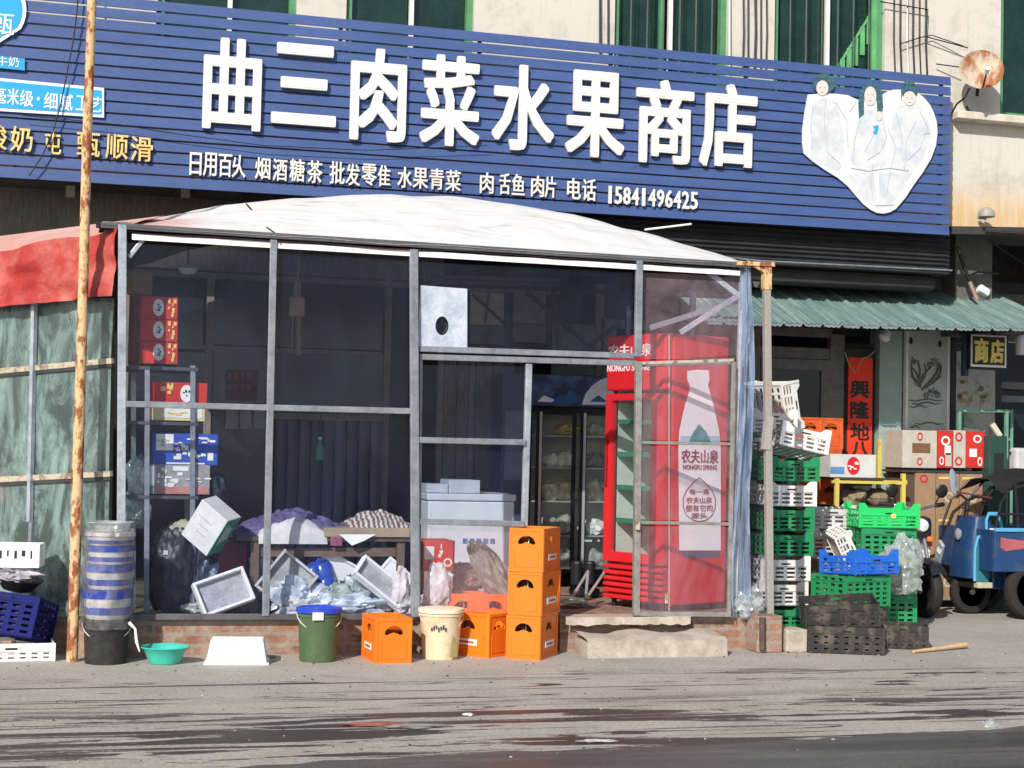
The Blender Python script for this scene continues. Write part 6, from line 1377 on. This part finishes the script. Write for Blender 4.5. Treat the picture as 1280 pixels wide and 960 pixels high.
# awning
t = thing('corrugated_awning', 'teal corrugated sheet awning over the right shopfront', 'awning', tuple(P(1100, 405, 2.0)))
xa0, xa1 = P(880, 400, 2.0).x, P(1330, 412, 2.0).x; ya0, ya1 = 2.0, 3.15
def awz(x, j):
    zf = P(930, 403, 2.0).z+(P(1280, 411, 2.0).z-P(930, 403, 2.0).z)*(x-P(930, 403, 2.0).x)/(P(1280, 411, 2.0).x-P(930, 403, 2.0).x)
    zb_ = P(930, 352, 3.15).z+(P(1280, 370, 3.15).z-P(930, 352, 3.15).z)*(x-P(930, 352, 3.15).x)/(P(1280, 370, 3.15).x-P(930, 352, 3.15).x)
    return zf+(zb_-zf)*j
def aw(i, j):
    x = xa0+(xa1-xa0)*i; ph = (x/.185) % 1; rdg = .028*(1-abs(ph-.12)/.12) if ph < .24 else .004*math.sin((ph-.24)*math.pi*8)
    sk = 0
    return (x+sk, ya0+(ya1-ya0)*j+(.012*noise.noise(V((x*5, 2, 2))) if j == 0 else 0), awz(x, j)+rdg+.008*noise.noise(V((x*1.4, j*2, 1))))
AWM = pm('awning_teal', (.135, .225, .215), .45, .3, 2.4, .15, 40, col2=(.30, .385, .36), lo=.45, hi=.72, stretch=(9, .5, 1))
g = B(); g.grid(aw, 560, 6); g.obj('sheet', AWM, t, world=True)
g = B(); g.grid(lambda i, j: (aw(i, 0)[0], ya0-.004, aw(i, 0)[2]-.004-.022*j), 560, 1); g.obj('edge_lip', pm('awning_edge', (.20, .25, .27), .5, .2), t, world=True)
g = B(); 
for yy in (2.1, 3.05): g.beam((xa0+.1, yy, awz(xa0, (yy-2)/1.15)-.04), (xa1, yy, awz(xa1, (yy-2)/1.15)-.04), .04, .04, up=V((0, 0, 1)))
g.obj('bearer', DKFR, t, world=True)
for u in (905, 1092, 1186, 1290):
    x = P(u, 500, 3.1).x; g = B(); g.beam((x, 3.1, awz(x, .9)-.35), (x, 2.1, awz(x, .08)-.05), .03); g.obj('bracket', DKFR, t, world=True)
bx(B(), 932, 405, 968, 412, 2.2, .02).obj('red_strip', pm('dull_red_strip', (.25, .02, .02), .6), t, world=True)
# lamps, gutter, pole
p = P(1106, 420, 2.6); t = thing('shop_lamp', 'white bulb lamp under the awning above the pale pier', 'lamp', tuple(p), rot=(R(10), R(30), 0)); g = B(); g.lathe([(.001, -.05), (.04, -.045), (.06, -.01), (.04, .03), (.025, .06), (.001, .062)], 16); g.obj('bulb', WHITE, t, smooth=True)
g = B(); g.tube([(0, 0, .06), (-.03, .05, .10), (-.10, .2, .06)], .012, 6); g.obj('arm', DKFR, t)
p = P(1228, 364, 2.9); t = thing('flood_lamp', 'small white flood lamp above the right end of the awning', 'lamp', tuple(p), rot=(R(-20), R(28), 0)); g = B(); g.box((0, 0, 0), (.13, .09, .08)); g.obj('housing', WHITE, t, bevel=.02)
g = B(); g.lathe([(.02, -.001), (.05, -.02), (.052, -.024), (.001, -.022)], 14, (0, 0, -.03)); g.obj('lens', GLASS, t)
g = B(); g.tube([P(1197, 308, 2.7), P(1204, 330, 2.7), P(1212, 352, 2.7)], .018, 8); g.tube([P(1212, 352, 2.7), P(1221, 374, 2.7)], .019, 8, mi=1); tag(g.obj('slanting_pole', [CAB, pm('pinkish_pipe', (.40, .27, .22), .6)]), 'slanting pole, black above and pinkish below, over the awning', 'pole')
g = B(); g.tube([P(1214, 358, 2.8), P(1211, 345, 2.78), P(1222, 340, 2.78), P(1248, 342, 2.8)], .010, 6); tag(g.obj('cable', CAB), 'black cable loop hanging right of the slanting pole', 'cable')
p = P(1233, 270, 2.28); t = thing('wall_lamp', 'grey domed wall lamp below the stained plaster edge', 'lamp', tuple(p)); g = B(); g.lathe([(.075, -.01), (.078, 0), (.07, .04), (.045, .07), (.001, .085)], 20); g.obj('dome', pm('lamp_grey', (.34, .32, .28), .5, .2), t, smooth=True)
g = B(); g.tube([(0, .0, 0), (-.04, 0, -.07)], .015, 8); g.box((0, .06, .0), (.03, .12, .03)); g.obj('bracket', RUSTGREY, t)
g = B(); a_, b_ = P(1188, 288, 2.38), P(1320, 290, 2.38); g.beam(a_, b_, .07, .07, up=V((0, 0, 1))); a2, b2 = P(1232, 286, 2.3), P(1320, 292, 2.3); g.beam(a2, b2, .02, .02)
tag(g.obj('gutter', pm('gutter_black', (.05, .048, .045), .6, .3)), 'dark gutter under the plaster edge right of the sign', 'gutter')
g = B(); g.tube([P(1282, 298, 2.5), P(1281, 312, 2.5)], .012, 6); g.tube([P(1235, 300, 2.7), P(1262, 318, 2.8), P(1280, 330, 2.8)], .008, 6); tag(g.obj('cable', CAB), 'dim cable in the dark recess at the right edge', 'cable')
t = thing('hanging_sign', 'small yellow and black hanging sign board under the awning at right', 'sign', tuple(P(1236, 440, 2.5)))
bx(B(), 1212, 418, 1260, 462, 2.5, .08).obj('board', BLACK, t, world=True)
bx(B(), 1214, 419, 1258, 459, 2.49, .008).obj('white_border', WHITEG, t, world=True); bx(B(), 1216, 421, 1256, 456, 2.484, .005).obj('black_face', INKB, t, world=True)
YEL = pm('sign_yellow', (.74, .60, .16), .45, .15, 10)
for ch, q in zip('商店', ((1218, 422, 1236, 454), (1238, 424, 1255, 455))): glyph(ch, *q, YEL, depth=.003, bold=.035, name='character', par=t, yoff=.02, y=2.5)
bx(B(), 1205, 415, 1211, 470, 2.55, .05).obj('hanger', pm('navy_hanger', (.03, .04, .09), .5), t, world=True)
# dark room clutter at far right
for k, (u0, v0, u1, v1, c_, lab) in enumerate(((1252, 478, 1300, 487, (.16, .16, .15), 'upper grey shelf board in the dark doorway at far right'), (1250, 495, 1300, 503, (.20, .20, .19), 'lower grey shelf board in the dark doorway at far right'))):
    tag(bx(B(), u0, v0, u1, v1, 3.5, .3).obj('shelf_board', pm('shelfgrey%d' % k, c_, .7), bevel=.003), lab, 'shelf')
p = P(1277, 432, 2.9); t = thing('paper_lantern', 'white lamp shade glimpsed at the right edge under the awning', 'lamp', tuple(p)); g = B(); g.lathe([(.05, -.09), (.06, -.05), (.06, .07), (.03, .10), (.001, .1)], 16); g.obj('shade', WHITE, t, smooth=True); g = B(); g.tube([(0, 0, .1), (0, 0, .3)], .005, 5); g.obj('cord', CAB, t)
# yellow rack with carton and brown bags
YP = pm('yellow_paint', (.66, .52, .10), .5, .2, 10, .1, col2=(.40, .30, .14), lo=.55, hi=.7)
yr = thing('yellow_rack', 'yellow painted metal rack with a red logo carton on it', 'rack', tuple(P(1085, 690, 2.2)))
for (u, v0, y) in ((1099, 549, 2.5), (1046, 598, 2.1), (1129, 592, 2.1), (1016, 545, 2.5)):
    p = P(u, v0, y); g = B(); g.box((p.x, y, p.z/2), (.036, .03, p.z)); g.obj('upright', YP, yr, world=True)
for y, v in ((2.1, 602), (2.5, 600)):
    g = B(); g.beam(P(1040, v, y), P(1133, v+2, y), .028, .025, up=V((0, 0, 1))); g.obj('rail', YP, yr, world=True)
g = B(); a_, b_ = P(1046, 600, 2.1), P(1128, 600, 2.1); g.box(((a_.x+b_.x)/2, 2.3, P(1090, 634, 2.1).z), (b_.x-a_.x, .42, .02)); g.obj('shelf', DKFR, yr, world=True)
g = B(); g.box(((a_.x+b_.x)/2, 2.3, P(1090, 599, 2.1).z), (b_.x-a_.x, .42, .015)); g.obj('shelf', DKFR, yr, world=True)
ct = carton('logo_carton', 'white carton with a red round logo and a blue swoosh on the yellow rack', 'carton', 1038, 568, 1095, 597, 2.12, .3, [pm('dusty_white_card', (.58, .58, .56), .6, .12)], tape=False, front=[(.36, .12, .64, .9, 'o', pm('logo_red', (.60, .02, .03), .4)), (.40, .32, .60, .66, 'blot', WHITE), (.0, .15, .3, .45, 'r', pm('swoosh_blue', (.12, .24, .50), .5))])
for k, (u, lab) in enumerate(((1066, 'left brown cloth bag on the lower shelf of the yellow rack'), (1097, 'right brown cloth bag on the lower shelf of the yellow rack'))):
    g = B(); crumple(g, (0, 0, 0), (.24, .25, .16), 23+k, 3, .25); o = g.obj('cloth_bag', pm('khaki_bag', (.26, .20, .13), .9, .3, 10), smooth=True); o.location = P(u, 622, 2.3); tag(o, lab, 'bag')
# orange crates by the door
q = P(1000, 600, 2.85); q2 = P(1026, 600, 2.85)
for cidx, qq in enumerate((q, q2)):
    for k in range(6):
        o = place_crate((qq.x+.01*(k % 2), 2.85, .29*k-.02*0), R(-2), '%s orange crate in the %s pile by the glass door' % (['bottom', 'second', 'third', 'fourth', 'fifth', 'top'][k], ['left', 'right'][cidx]), group='orange crates by the glass door')
        for ch in COL.objects:
            if ch.parent == o and ch.name.startswith('body'):
                ch.data = ch.data.copy(); ch.data.materials[0] = pm('behind_glass_orange', (.62, .10, .02), .6, .2, 12)  # redder, darker orange imitates how the door glass dims these crates
carton('red_box', 'small red box on the left pile of orange crates by the glass door', 'box', 968, 488, 990, 525, 2.8, .1, [pm('dark_red_card', (.22, .02, .03))], tape=False, zb=1.742)
# cartons at right
BEI = pm('beige_card', (.50, .46, .40), .7, .12, 10); RLG = pm('logo_red', (.60, .02, .03), .4)
yc = 2.70
zc = P(1180, 585, yc).z
LOGO = [(.42, .72, .58, .95, 'ring', RLG), (.42, .06, .58, .28, 'ring', RLG), (.28, .4, .8, .66, 'r', pm('carton_window', (.20, .10, .05), .6))]
carton('beige_carton', 'left beige carton with red rings on the upper row right of the painted panel', 'carton', 1128, 538, 1171, 585, yc, .34, [BEI], front=LOGO, tape=False)
carton('red_carton', 'narrow red carton end right of the left beige carton', 'carton', 1172, 538, 1191, 585, yc, .34, [REDC], front=[(.2, .6, .8, .85, 'ring', WHITE), (.45, .35, .85, .6, 'r', WHITE), (.1, .08, .4, .3, 'ring', WHITE), (.5, .05, .9, .4, 'r', BEI)], tape=False)
carton('beige_carton', 'narrow beige carton between the two red carton ends', 'carton', 1192, 538, 1207, 585, yc+.01, .34, [BEI], front=[(.1, .7, .7, .95, 'ring', RLG), (.1, .06, .7, .3, 'ring', RLG)], tape=False)
carton('red_carton', 'wide red carton end at the right of the upper row', 'carton', 1208, 539, 1231, 585, yc, .34, [REDC], front=[(.35, .68, .8, .9, 'ring', WHITE), (.15, .3, .55, .52, 'r', WHITE), (.6, .05, .85, .3, 'ring', WHITE)], tape=False)
g = B(); a_, b_ = P(1126, 587, yc), P(1238, 587, yc); g.box(((a_.x+b_.x)/2, yc+.17, a_.z-.012), (b_.x-a_.x, .36, .02)); tag(g.obj('plank_shelf', DKFR), 'dark board between the upper and lower rows of cartons', 'board')
zq = a_.z-.024; hq = .395; wr_ = 0
for (u0, u1, k0, lab) in ((1151, 1176, 0, 'narrow'), (1177, 1205, 0, 'middle'), (1206, 1234, 0, 'right')):
    for k in range(3):
        z1 = zq-k*hq; z0 = z1-hq+.002
        if z0 < 0: z0 = 0
        vv = 591; fr2 = [(.2, .75, .6, .95, 'ring', RLG)] if (lab == 'narrow') else [(.1, .85, .6, .9, 'r', LOGO_Y), (.35, .3, .75, .55, 'ring', BEI)]
        c_ = P((u0+u1)/2, 600, yc); v0_, v1_ = 0, (z1-z0)/mpp(c_)
        t = carton('brown_carton', '%s brown carton, %s one down, under the dark board' % (lab, ['first', 'second', 'third'][k]), 'carton', u0, 0, u1, v1_, yc, .32, [pm('brown_card2', (.34, .215, .125), .8, .14, 9)], front=fr2, tape=False)
        t.location.z = z0
carton('gap_block', 'tall dark block filling the shaded gap under the left beige carton', 'box', 1130, 590, 1149, 700, yc+.02, .3, [pm('gap_shade', (.10, .06, .04), .8, .2)], tape=False, zb=0)  # dark block stands in for the shade in the gap beside the cartons
# green table frame with clutter
gt = thing('metal_stand', 'light green metal frame stand with a dark green box right of the cartons', 'stand', tuple(P(1235, 700, 2.3)))
GP = pm('mint_paint', (.14, .32, .24), .45, .15)
for (u, y) in ((1199, 2.92), (1258, 2.92), (1264, 3.12), (1206, 3.12)):
    p = P(u, 512, y); g = B(); g.box((p.x, y, p.z/2), (.03, .03, p.z)); g.obj('upright', GP, gt, world=True)
for v in (513, 548):
    g = B(); g.beam(P(1197, v, 2.92), P(1262, v+1, 2.92), .025, .025, up=V((0, 0, 1))); g.beam(P(1258, v, 2.92), (P(1258, v, 2.92).x, 3.12, P(1258, v, 2.92).z), .02, .02, up=V((0, 0, 1))); g.obj('rail', GP, gt, world=True)
carton('green_box', 'dark green box with a darker square opening at the right end of the cartons', 'box', 1236, 545, 1258, 640, 2.6, .3, [pm('darkgreen_box', (.025, .07, .055), .5, .2)], tape=False, zb=0, front=[(.25, .78, .8, .9, 'r', INKB), (.1, .45, .8, .55, 'blot', pm('teal_dim', (.05, .14, .12), .6))])
g = B(); g.tube([P(1240, 530, 2.86), P(1250, 545, 2.84)], .03, 8); tag(g.obj('cardboard_tube', pm('cream_tube', (.62, .56, .42), .7, .1)), 'short cream cardboard tube leaning on the green frame', 'tube')
carton('small_carton', 'small dark carton on the green frame behind the tube', 'carton', 1207, 536, 1224, 548, 2.94, .12, [pm('grey_small', (.12, .14, .14), .7, .2)], tape=False)
tag(bx(B(), 1270, 560, 1300, 600, 3.0, .2).obj('white_sack', pm('sack_white', (.55, .55, .56), .7, .2), bevel=.03), 'white sack in the doorway at the right edge', 'sack')

# ------------------------------------------------------------------ scooter
p = G(1172, 776); sc_ = thing('motor_scooter', 'dark parked scooter facing the road with a sticker covered silver leg shield', 'scooter', (p.x+.02, p.y+.25, 0), R(2))
def wheel(par, c, r, wd, axis_rot, spokes=5):
    M_ = Matrix.Translation(c) @ Matrix.Rotation(axis_rot, 4, 'Z') @ Matrix.Rotation(R(90), 4, 'Y')
    wh_ = thing_part('wheel', par)
    g = B(); pr = [(r*.66, -wd*.42), (r*.8, -wd*.5), (r*.93, -wd*.44), (r, -wd*.2), (r, wd*.2), (r*.93, wd*.44), (r*.8, wd*.5), (r*.66, wd*.42), (r*.66, -wd*.42)]
    g.lathe(pr, 32, M=M_); g.obj('tyre', RUBBER, wh_, smooth=True)
    g = B(); g.lathe([(r*.58, -wd*.3), (r*.68, -wd*.36), (r*.68, wd*.36), (r*.58, wd*.3), (r*.58, -wd*.3)], 28, M=M_); g.lathe([(r*.14, -wd*.5), (r*.14, wd*.5)], 12, M=M_)
    for k in range(spokes):
        a_ = 2*math.pi*k/spokes; g.beam((r*.1*math.cos(a_), r*.1*math.sin(a_), 0), (r*.62*math.cos(a_), r*.62*math.sin(a_), 0), .018, .018, up=V((0, 0, 1)), M=M_)
    g.obj('rim', pm('rim_grey', (.48, .48, .48), .35, .2, metal=.4), wh_, smooth=False)
    return wh_
def thing_part(name, par):
    o = bpy.data.objects.new(name, None); COL.objects.link(o); o.parent = par; o.empty_display_size = .05; return o
wheel(sc_, (0, 0, .24), .24, .10, 0); wheel(sc_, (0, 1.15, .23), .23, .11, 0)
DKB2 = pm('scooter_dark', (.02, .02, .025), .25, .2, spec=.6); MRN2 = pm('scooter_maroon', (.12, .012, .02), .25, .1, spec=.6); SLV = pm('scooter_silver', (.45, .46, .48), .3, .25, 22, .05, 60, metal=.25)
g = B(); g.grid(lambda i, j: ((-.075+.15*i), .29*math.cos(R(20+125*j))*-1*-1, .24+.285*math.sin(R(20+125*j))-.02*abs(i-.5)*2), 6, 14); g.obj('front_mudguard', DKB2, sc_, smooth=True)
g = B(); g.tube([(-.07, 0, .24), (-.06, .10, .62), (-.04, .16, .85)], .018, 8); g.tube([(.07, 0, .24), (.06, .10, .62), (.04, .16, .85)], .018, 8); g.obj('fork', CHROME, sc_)
def shield(i, j):
    x = (i-.5)*(.40-.10*j)*(1-.25*(1-j)); z = .22+.62*j; return (x, .34-.22*j+.9*x*x-.05*math.sin(j*3.1), z)
g = B(); g.grid(shield, 12, 16); g.grid(lambda i, j: (shield(i, j)[0], shield(i, j)[1]+.02, shield(i, j)[2]), 12, 16); sh_ = g.obj('leg_shield', SLV, sc_, smooth=True)
for k, (x, z, mt) in enumerate(((.11, .34, WHITE), (.11, .44, pm('sticker_blue', (.1, .2, .4), .5)), (.11, .54, WHITE), (.12, .64, pm('sticker_red', (.5, .08, .05), .5)), (.09, .72, WHITE))):
    j = (z-.22)/.62; g = B(); y = .34-.22*j+.9*x*x-.05*math.sin(j*3.1)-.008; g.box((x, y, z), (.09, .006, .06), M=None); g.obj('sticker', mt, sh_)
g = B(); g.box((0, .14, .78), (.24, .16, .20)); g.obj('front_cowl', DKB2, sc_, bevel=.05)
g = B(); g.lathe([(.001, -.03), (.05, -.02), (.062, .01), (.06, .04)], 18, M=Matrix.Translation((0, .05, .80)) @ Matrix.Rotation(R(90), 4, 'X') @ Matrix.Scale(-1, 4, V((0, 0, 1)))); g.obj('headlight', pm('lamp_lens', (.70, .72, .74), .1, .1), sc_, smooth=True)
g = B(); g.box((.085, .07, .68), (.05, .04, .045)); g.obj('indicator', pm('amber', (.70, .22, .05), .3), sc_, bevel=.01)
g = B(); g.tube([(-.32, .24, .98), (-.18, .16, .97), (0, .14, .93), (.18, .16, .97), (.32, .24, .98)], .013, 8); g.obj('handlebar', CHROME, sc_)
for s_ in (-1, 1):
    g = B(); g.tube([(s_*.21, .175, .972), (s_*.33, .245, .98)], .02, 8); g.obj('grip', RUBBER, sc_)
    mi_ = thing_part('mirror', sc_); g = B(); g.tube([(s_*.2, .17, .98), (s_*.22, .15, 1.04), (s_*.24, .14, 1.07)], .007, 6); g.obj('stalk', BLACK, mi_)
    g = B(); g.lathe([(.001, -.015), (.05, -.012), (.062, .0), (.06, .006), (.001, .007)], 18, M=Matrix.Translation((s_*.25, .14, 1.10)) @ Matrix.Rotation(R(-80), 4, 'X')); g.obj('mirror_head', BLACK, mi_, smooth=True)
g = B(); g.box((0, .50, .26), (.30, .40, .07)); g.obj('floorboard', BLACK, sc_, bevel=.02)
g = B(); g.box((0, 1.0, .50), (.30, .70, .34), tap=.25); g.obj('rear_body', MRN2, sc_, bevel=.06)
g = B(); g.box((0, .95, .72), (.28, .68, .11)); g.obj('seat', BLACK, sc_, bevel=.04)
cb_ = B(); cb_.beam((.10, -.10, .66), (.235, .30, .14), .085, .03, up=V((1, 0, 0))); cb_ = cb_.obj('side_guard', SLV, sc_, bevel=.01)
for k in range(5):
    f_ = .12+.19*k; g = B(); c_ = V((.10, -.10, .66)).lerp(V((.235, .30, .14)), f_)+V((-.0175, -.015, 0)); g.beam(c_+V((-.0, -.02, .028)), c_+V((.0, .02, -.028)), .06, .004, up=V((1, 0, 0))); g.obj('sticker', [WHITE, MATS['sticker_blue'], WHITE, MATS['sticker_red'], WHITE][k], cb_)
g = B(); g.box((.0, .20, .62), (.34, .06, .16)); g.obj('knee_panel', WHITE, sc_, bevel=.02)

# ------------------------------------------------------------------ cargo tricycle
p = P(1200, 700, 1.85); tx = p.x+.03
tr = thing('cargo_tricycle', 'blue electric cargo tricycle with a black cage parked at the right edge', 'tricycle', (tx+.1, 2.12, 0))
BLU = pm('trike_blue', (.014, .055, .16), .35, .2, 6, .06, 40, spec=.5, col2=(.06, .09, .13), lo=.52, hi=.72); LBL_ = pm('trike_lightblue', (.10, .36, .60), .35, .1)
def TX(u, v=650, y=1.55): return P(u, v, y)
w_ = .5
wh1 = wheel(tr, (.20, .1, .20), .20, .09, R(90)); 
rx_ = P(1290, 736, 1.70).x-(tx+.1)
wheel(tr, (rx_, -.40, .255), .255, .11, R(90)); wheel(tr, (rx_, .40, .255), .255, .11, R(90))
g = B()
def cowl(i, j):
    a_ = R(-90+180*i); z = .34+.54*j; k = 1-.14*j*j; cs = max(0, math.cos(a_))**.35; return (.34-(.33-.10*j*j)*cs, w_*.55*math.copysign(abs(math.sin(a_))**.5, math.sin(a_))*k, z)
g.grid(cowl, 20, 10); g.grid(lambda i, j: (cowl(i, 1)[0]*(1-j)+.3*j, cowl(i, 1)[1]*(1-j), .88+.02*j), 20, 4); cw_ = g.obj('front_cowl', BLU, tr, smooth=True)
g = B(); g.lathe([(.001, -.03), (.04, -.02), (.055, .0), (.05, .03)], 18, M=Matrix.Translation((.01, 0, .72)) @ Matrix.Rotation(R(90), 4, 'Y')); g.obj('headlight', pm('lamp_dim', (.25, .27, .30), .15), tr, smooth=True)
yy = -.30
g = B(); g.tube([(.24, yy, .52), (.24, yy, .86), (.27, yy, .91), (.40, yy, .91), (.46, yy, .84), (.46, yy, .66)], .020, 8); g.tube([(.07, yy, .32), (.07, yy, .60), (.11, yy, .70), (.22, yy, .73), (.32, yy, .70)], .020, 8); g.obj('guard_tube', LBL_, tr, smooth=True)
g = B(); g.box((.20, -.285, .50), (.20, .02, .38)); g.obj('side_panel', pm('trike_greenblue', (.03, .20, .24), .35, .2), tr, bevel=.01)
g = B(); g.box((.44, -.28, .48), (.20, .04, .46)); g.obj('door_panel', BLU, tr, bevel=.02)
g = B(); g.box((.40, -.305, .50), (.10, .006, .16)); g.obj('red_print', pm('trike_red', (.40, .04, .05), .4), tr)
g = B(); g.box((.34, -.31, .76), (.12, .006, .05)); g.obj('plate', WHITEG, tr)
g = B(); g.box((.20, -.30, .285), (.22, .10, .05)); g.obj('foot_step', pm('step_cream', (.5, .46, .34), .6), tr, bevel=.008)
g = B(); g.box((.35, 0, .28), (.55, .50, .05)); g.obj('floor', BLACK, tr)
g = B(); g.tube([(.22, -.34, 1.04), (.18, -.2, 1.07), (.16, 0, 1.02), (.18, .2, 1.07), (.22, .34, 1.04)], .014, 8); g.tube([(.16, 0, 1.02), (.12, 0, .8)], .03, 8); g.obj('handlebar', BLACK, tr)
m_ = thing_part('mirror', tr)
mp_ = P(1205, 605, 1.72); lx, ly = mp_.x-(tx+.1), -.23
g = B(); g.tube([(.20, -.24, 1.05), (lx+.05, ly, 1.10), (lx+.02, ly, mp_.z-.07)], .009, 6); g.obj('stalk', pm('stalk_brown', (.12, .04, .04), .4), m_)
g = B(); g.lathe([(.001, -.012), (.06, -.01), (.075, .0), (.001, .012)], 20, M=Matrix.Translation((lx, ly, mp_.z+.02)) @ Matrix.Rotation(R(25), 4, 'Z') @ Matrix.Rotation(R(80), 4, 'X') @ Matrix.Scale(1.5, 4, V((0, 1, 0))) @ Matrix.Scale(.75, 4, V((1, 0, 0)))); g.obj('mirror_head', pm('mirror_glass', (.55, .60, .66), .12, .2, metal=.5), m_, smooth=True)
g = B(); g.box((.72, 0, .62), (.30, .5, .12)); g.obj('seat', BLACK, tr, bevel=.03)
x0, x1 = P(1242, 690, 1.67).x-(tx+.1), 2.3
g = B(); g.box(((x0+x1)/2, -.445, .60), (x1-x0, .03, .36)); g.box(((x0+x1)/2, .445, .60), (x1-x0, .03, .36)); g.box((x0+.015, 0, .60), (.03, .86, .36)); g.box((x1-.015, 0, .6), (.03, .86, .36)); g.box(((x0+x1)/2, 0, .44), (x1-x0-.06, .86, .03)); g.obj('cargo_box', BLU, tr, bevel=.006)
g = B(); g.box(((x0+x1)/2, -.465, .785), (x1-x0, .02, .03)); g.obj('box_rim', LBL_, tr)
g = B(); M_ = Matrix.Translation((x0+.06, -.4635, .60)) @ RX; g.plate([[(0, .03), (.05, .0), (.36, .04), (.36, .075), (.05, .11), (0, .12)]], .004, M_); g.obj('pink_arrow', pm('pink_print', (.42, .11, .13), .4), tr)
fx_ = x0+.12
g = B()
for k in range(4): g.tube([(x0+.02+.0*k, -.44+.29*k, .78), (x0+.10, -.40+.27*k, 1.02), (x0+.26, -.36+.24*k, 1.20), (x0+.9, -.36+.24*k, 1.26)], .012, 6)
for k in range(4): g.tube([(x0+.25+.22*k, -.44, .79), (x0+.25+.22*k, -.38, 1.21)], .012, 6)
g.tube([(x0+.06, -.43, .92), (x1, -.43, .92)], .012, 6); g.obj('cage', BLACK, tr)
g = B()
def tc_(i, j): return (x0+.14+1.0*i, -.36+.72*j, 1.10+.12*math.sin(math.pi*j)+.10*min(1, i*3)+.03*noise.noise(V((i*5, j*5, 2))))
g.grid(tc_, 12, 12); g.obj('cage_cover', pm('cage_black', (.02, .02, .022), .6, .3), tr, smooth=True)
g = B(); g.box((x0+.7, 0, .56), (.9, .6, .26)); g.obj('cargo', pm('cargo_dark', (.05, .05, .055), .7, .4, 12), tr, bevel=.03)
g = B(); g.box((1.2, 0, .34), (1.9, .12, .06)); g.obj('chassis', BLACK, tr)

for o in list(COL.objects):
    if o.parent == tr and o.name.split('.')[0] in ('front_cowl', 'guard_tube', 'side_panel', 'door_panel', 'red_print', 'plate', 'foot_step', 'floor', 'headlight', 'handlebar'): o.scale.x = .66; o.scale.y = .74
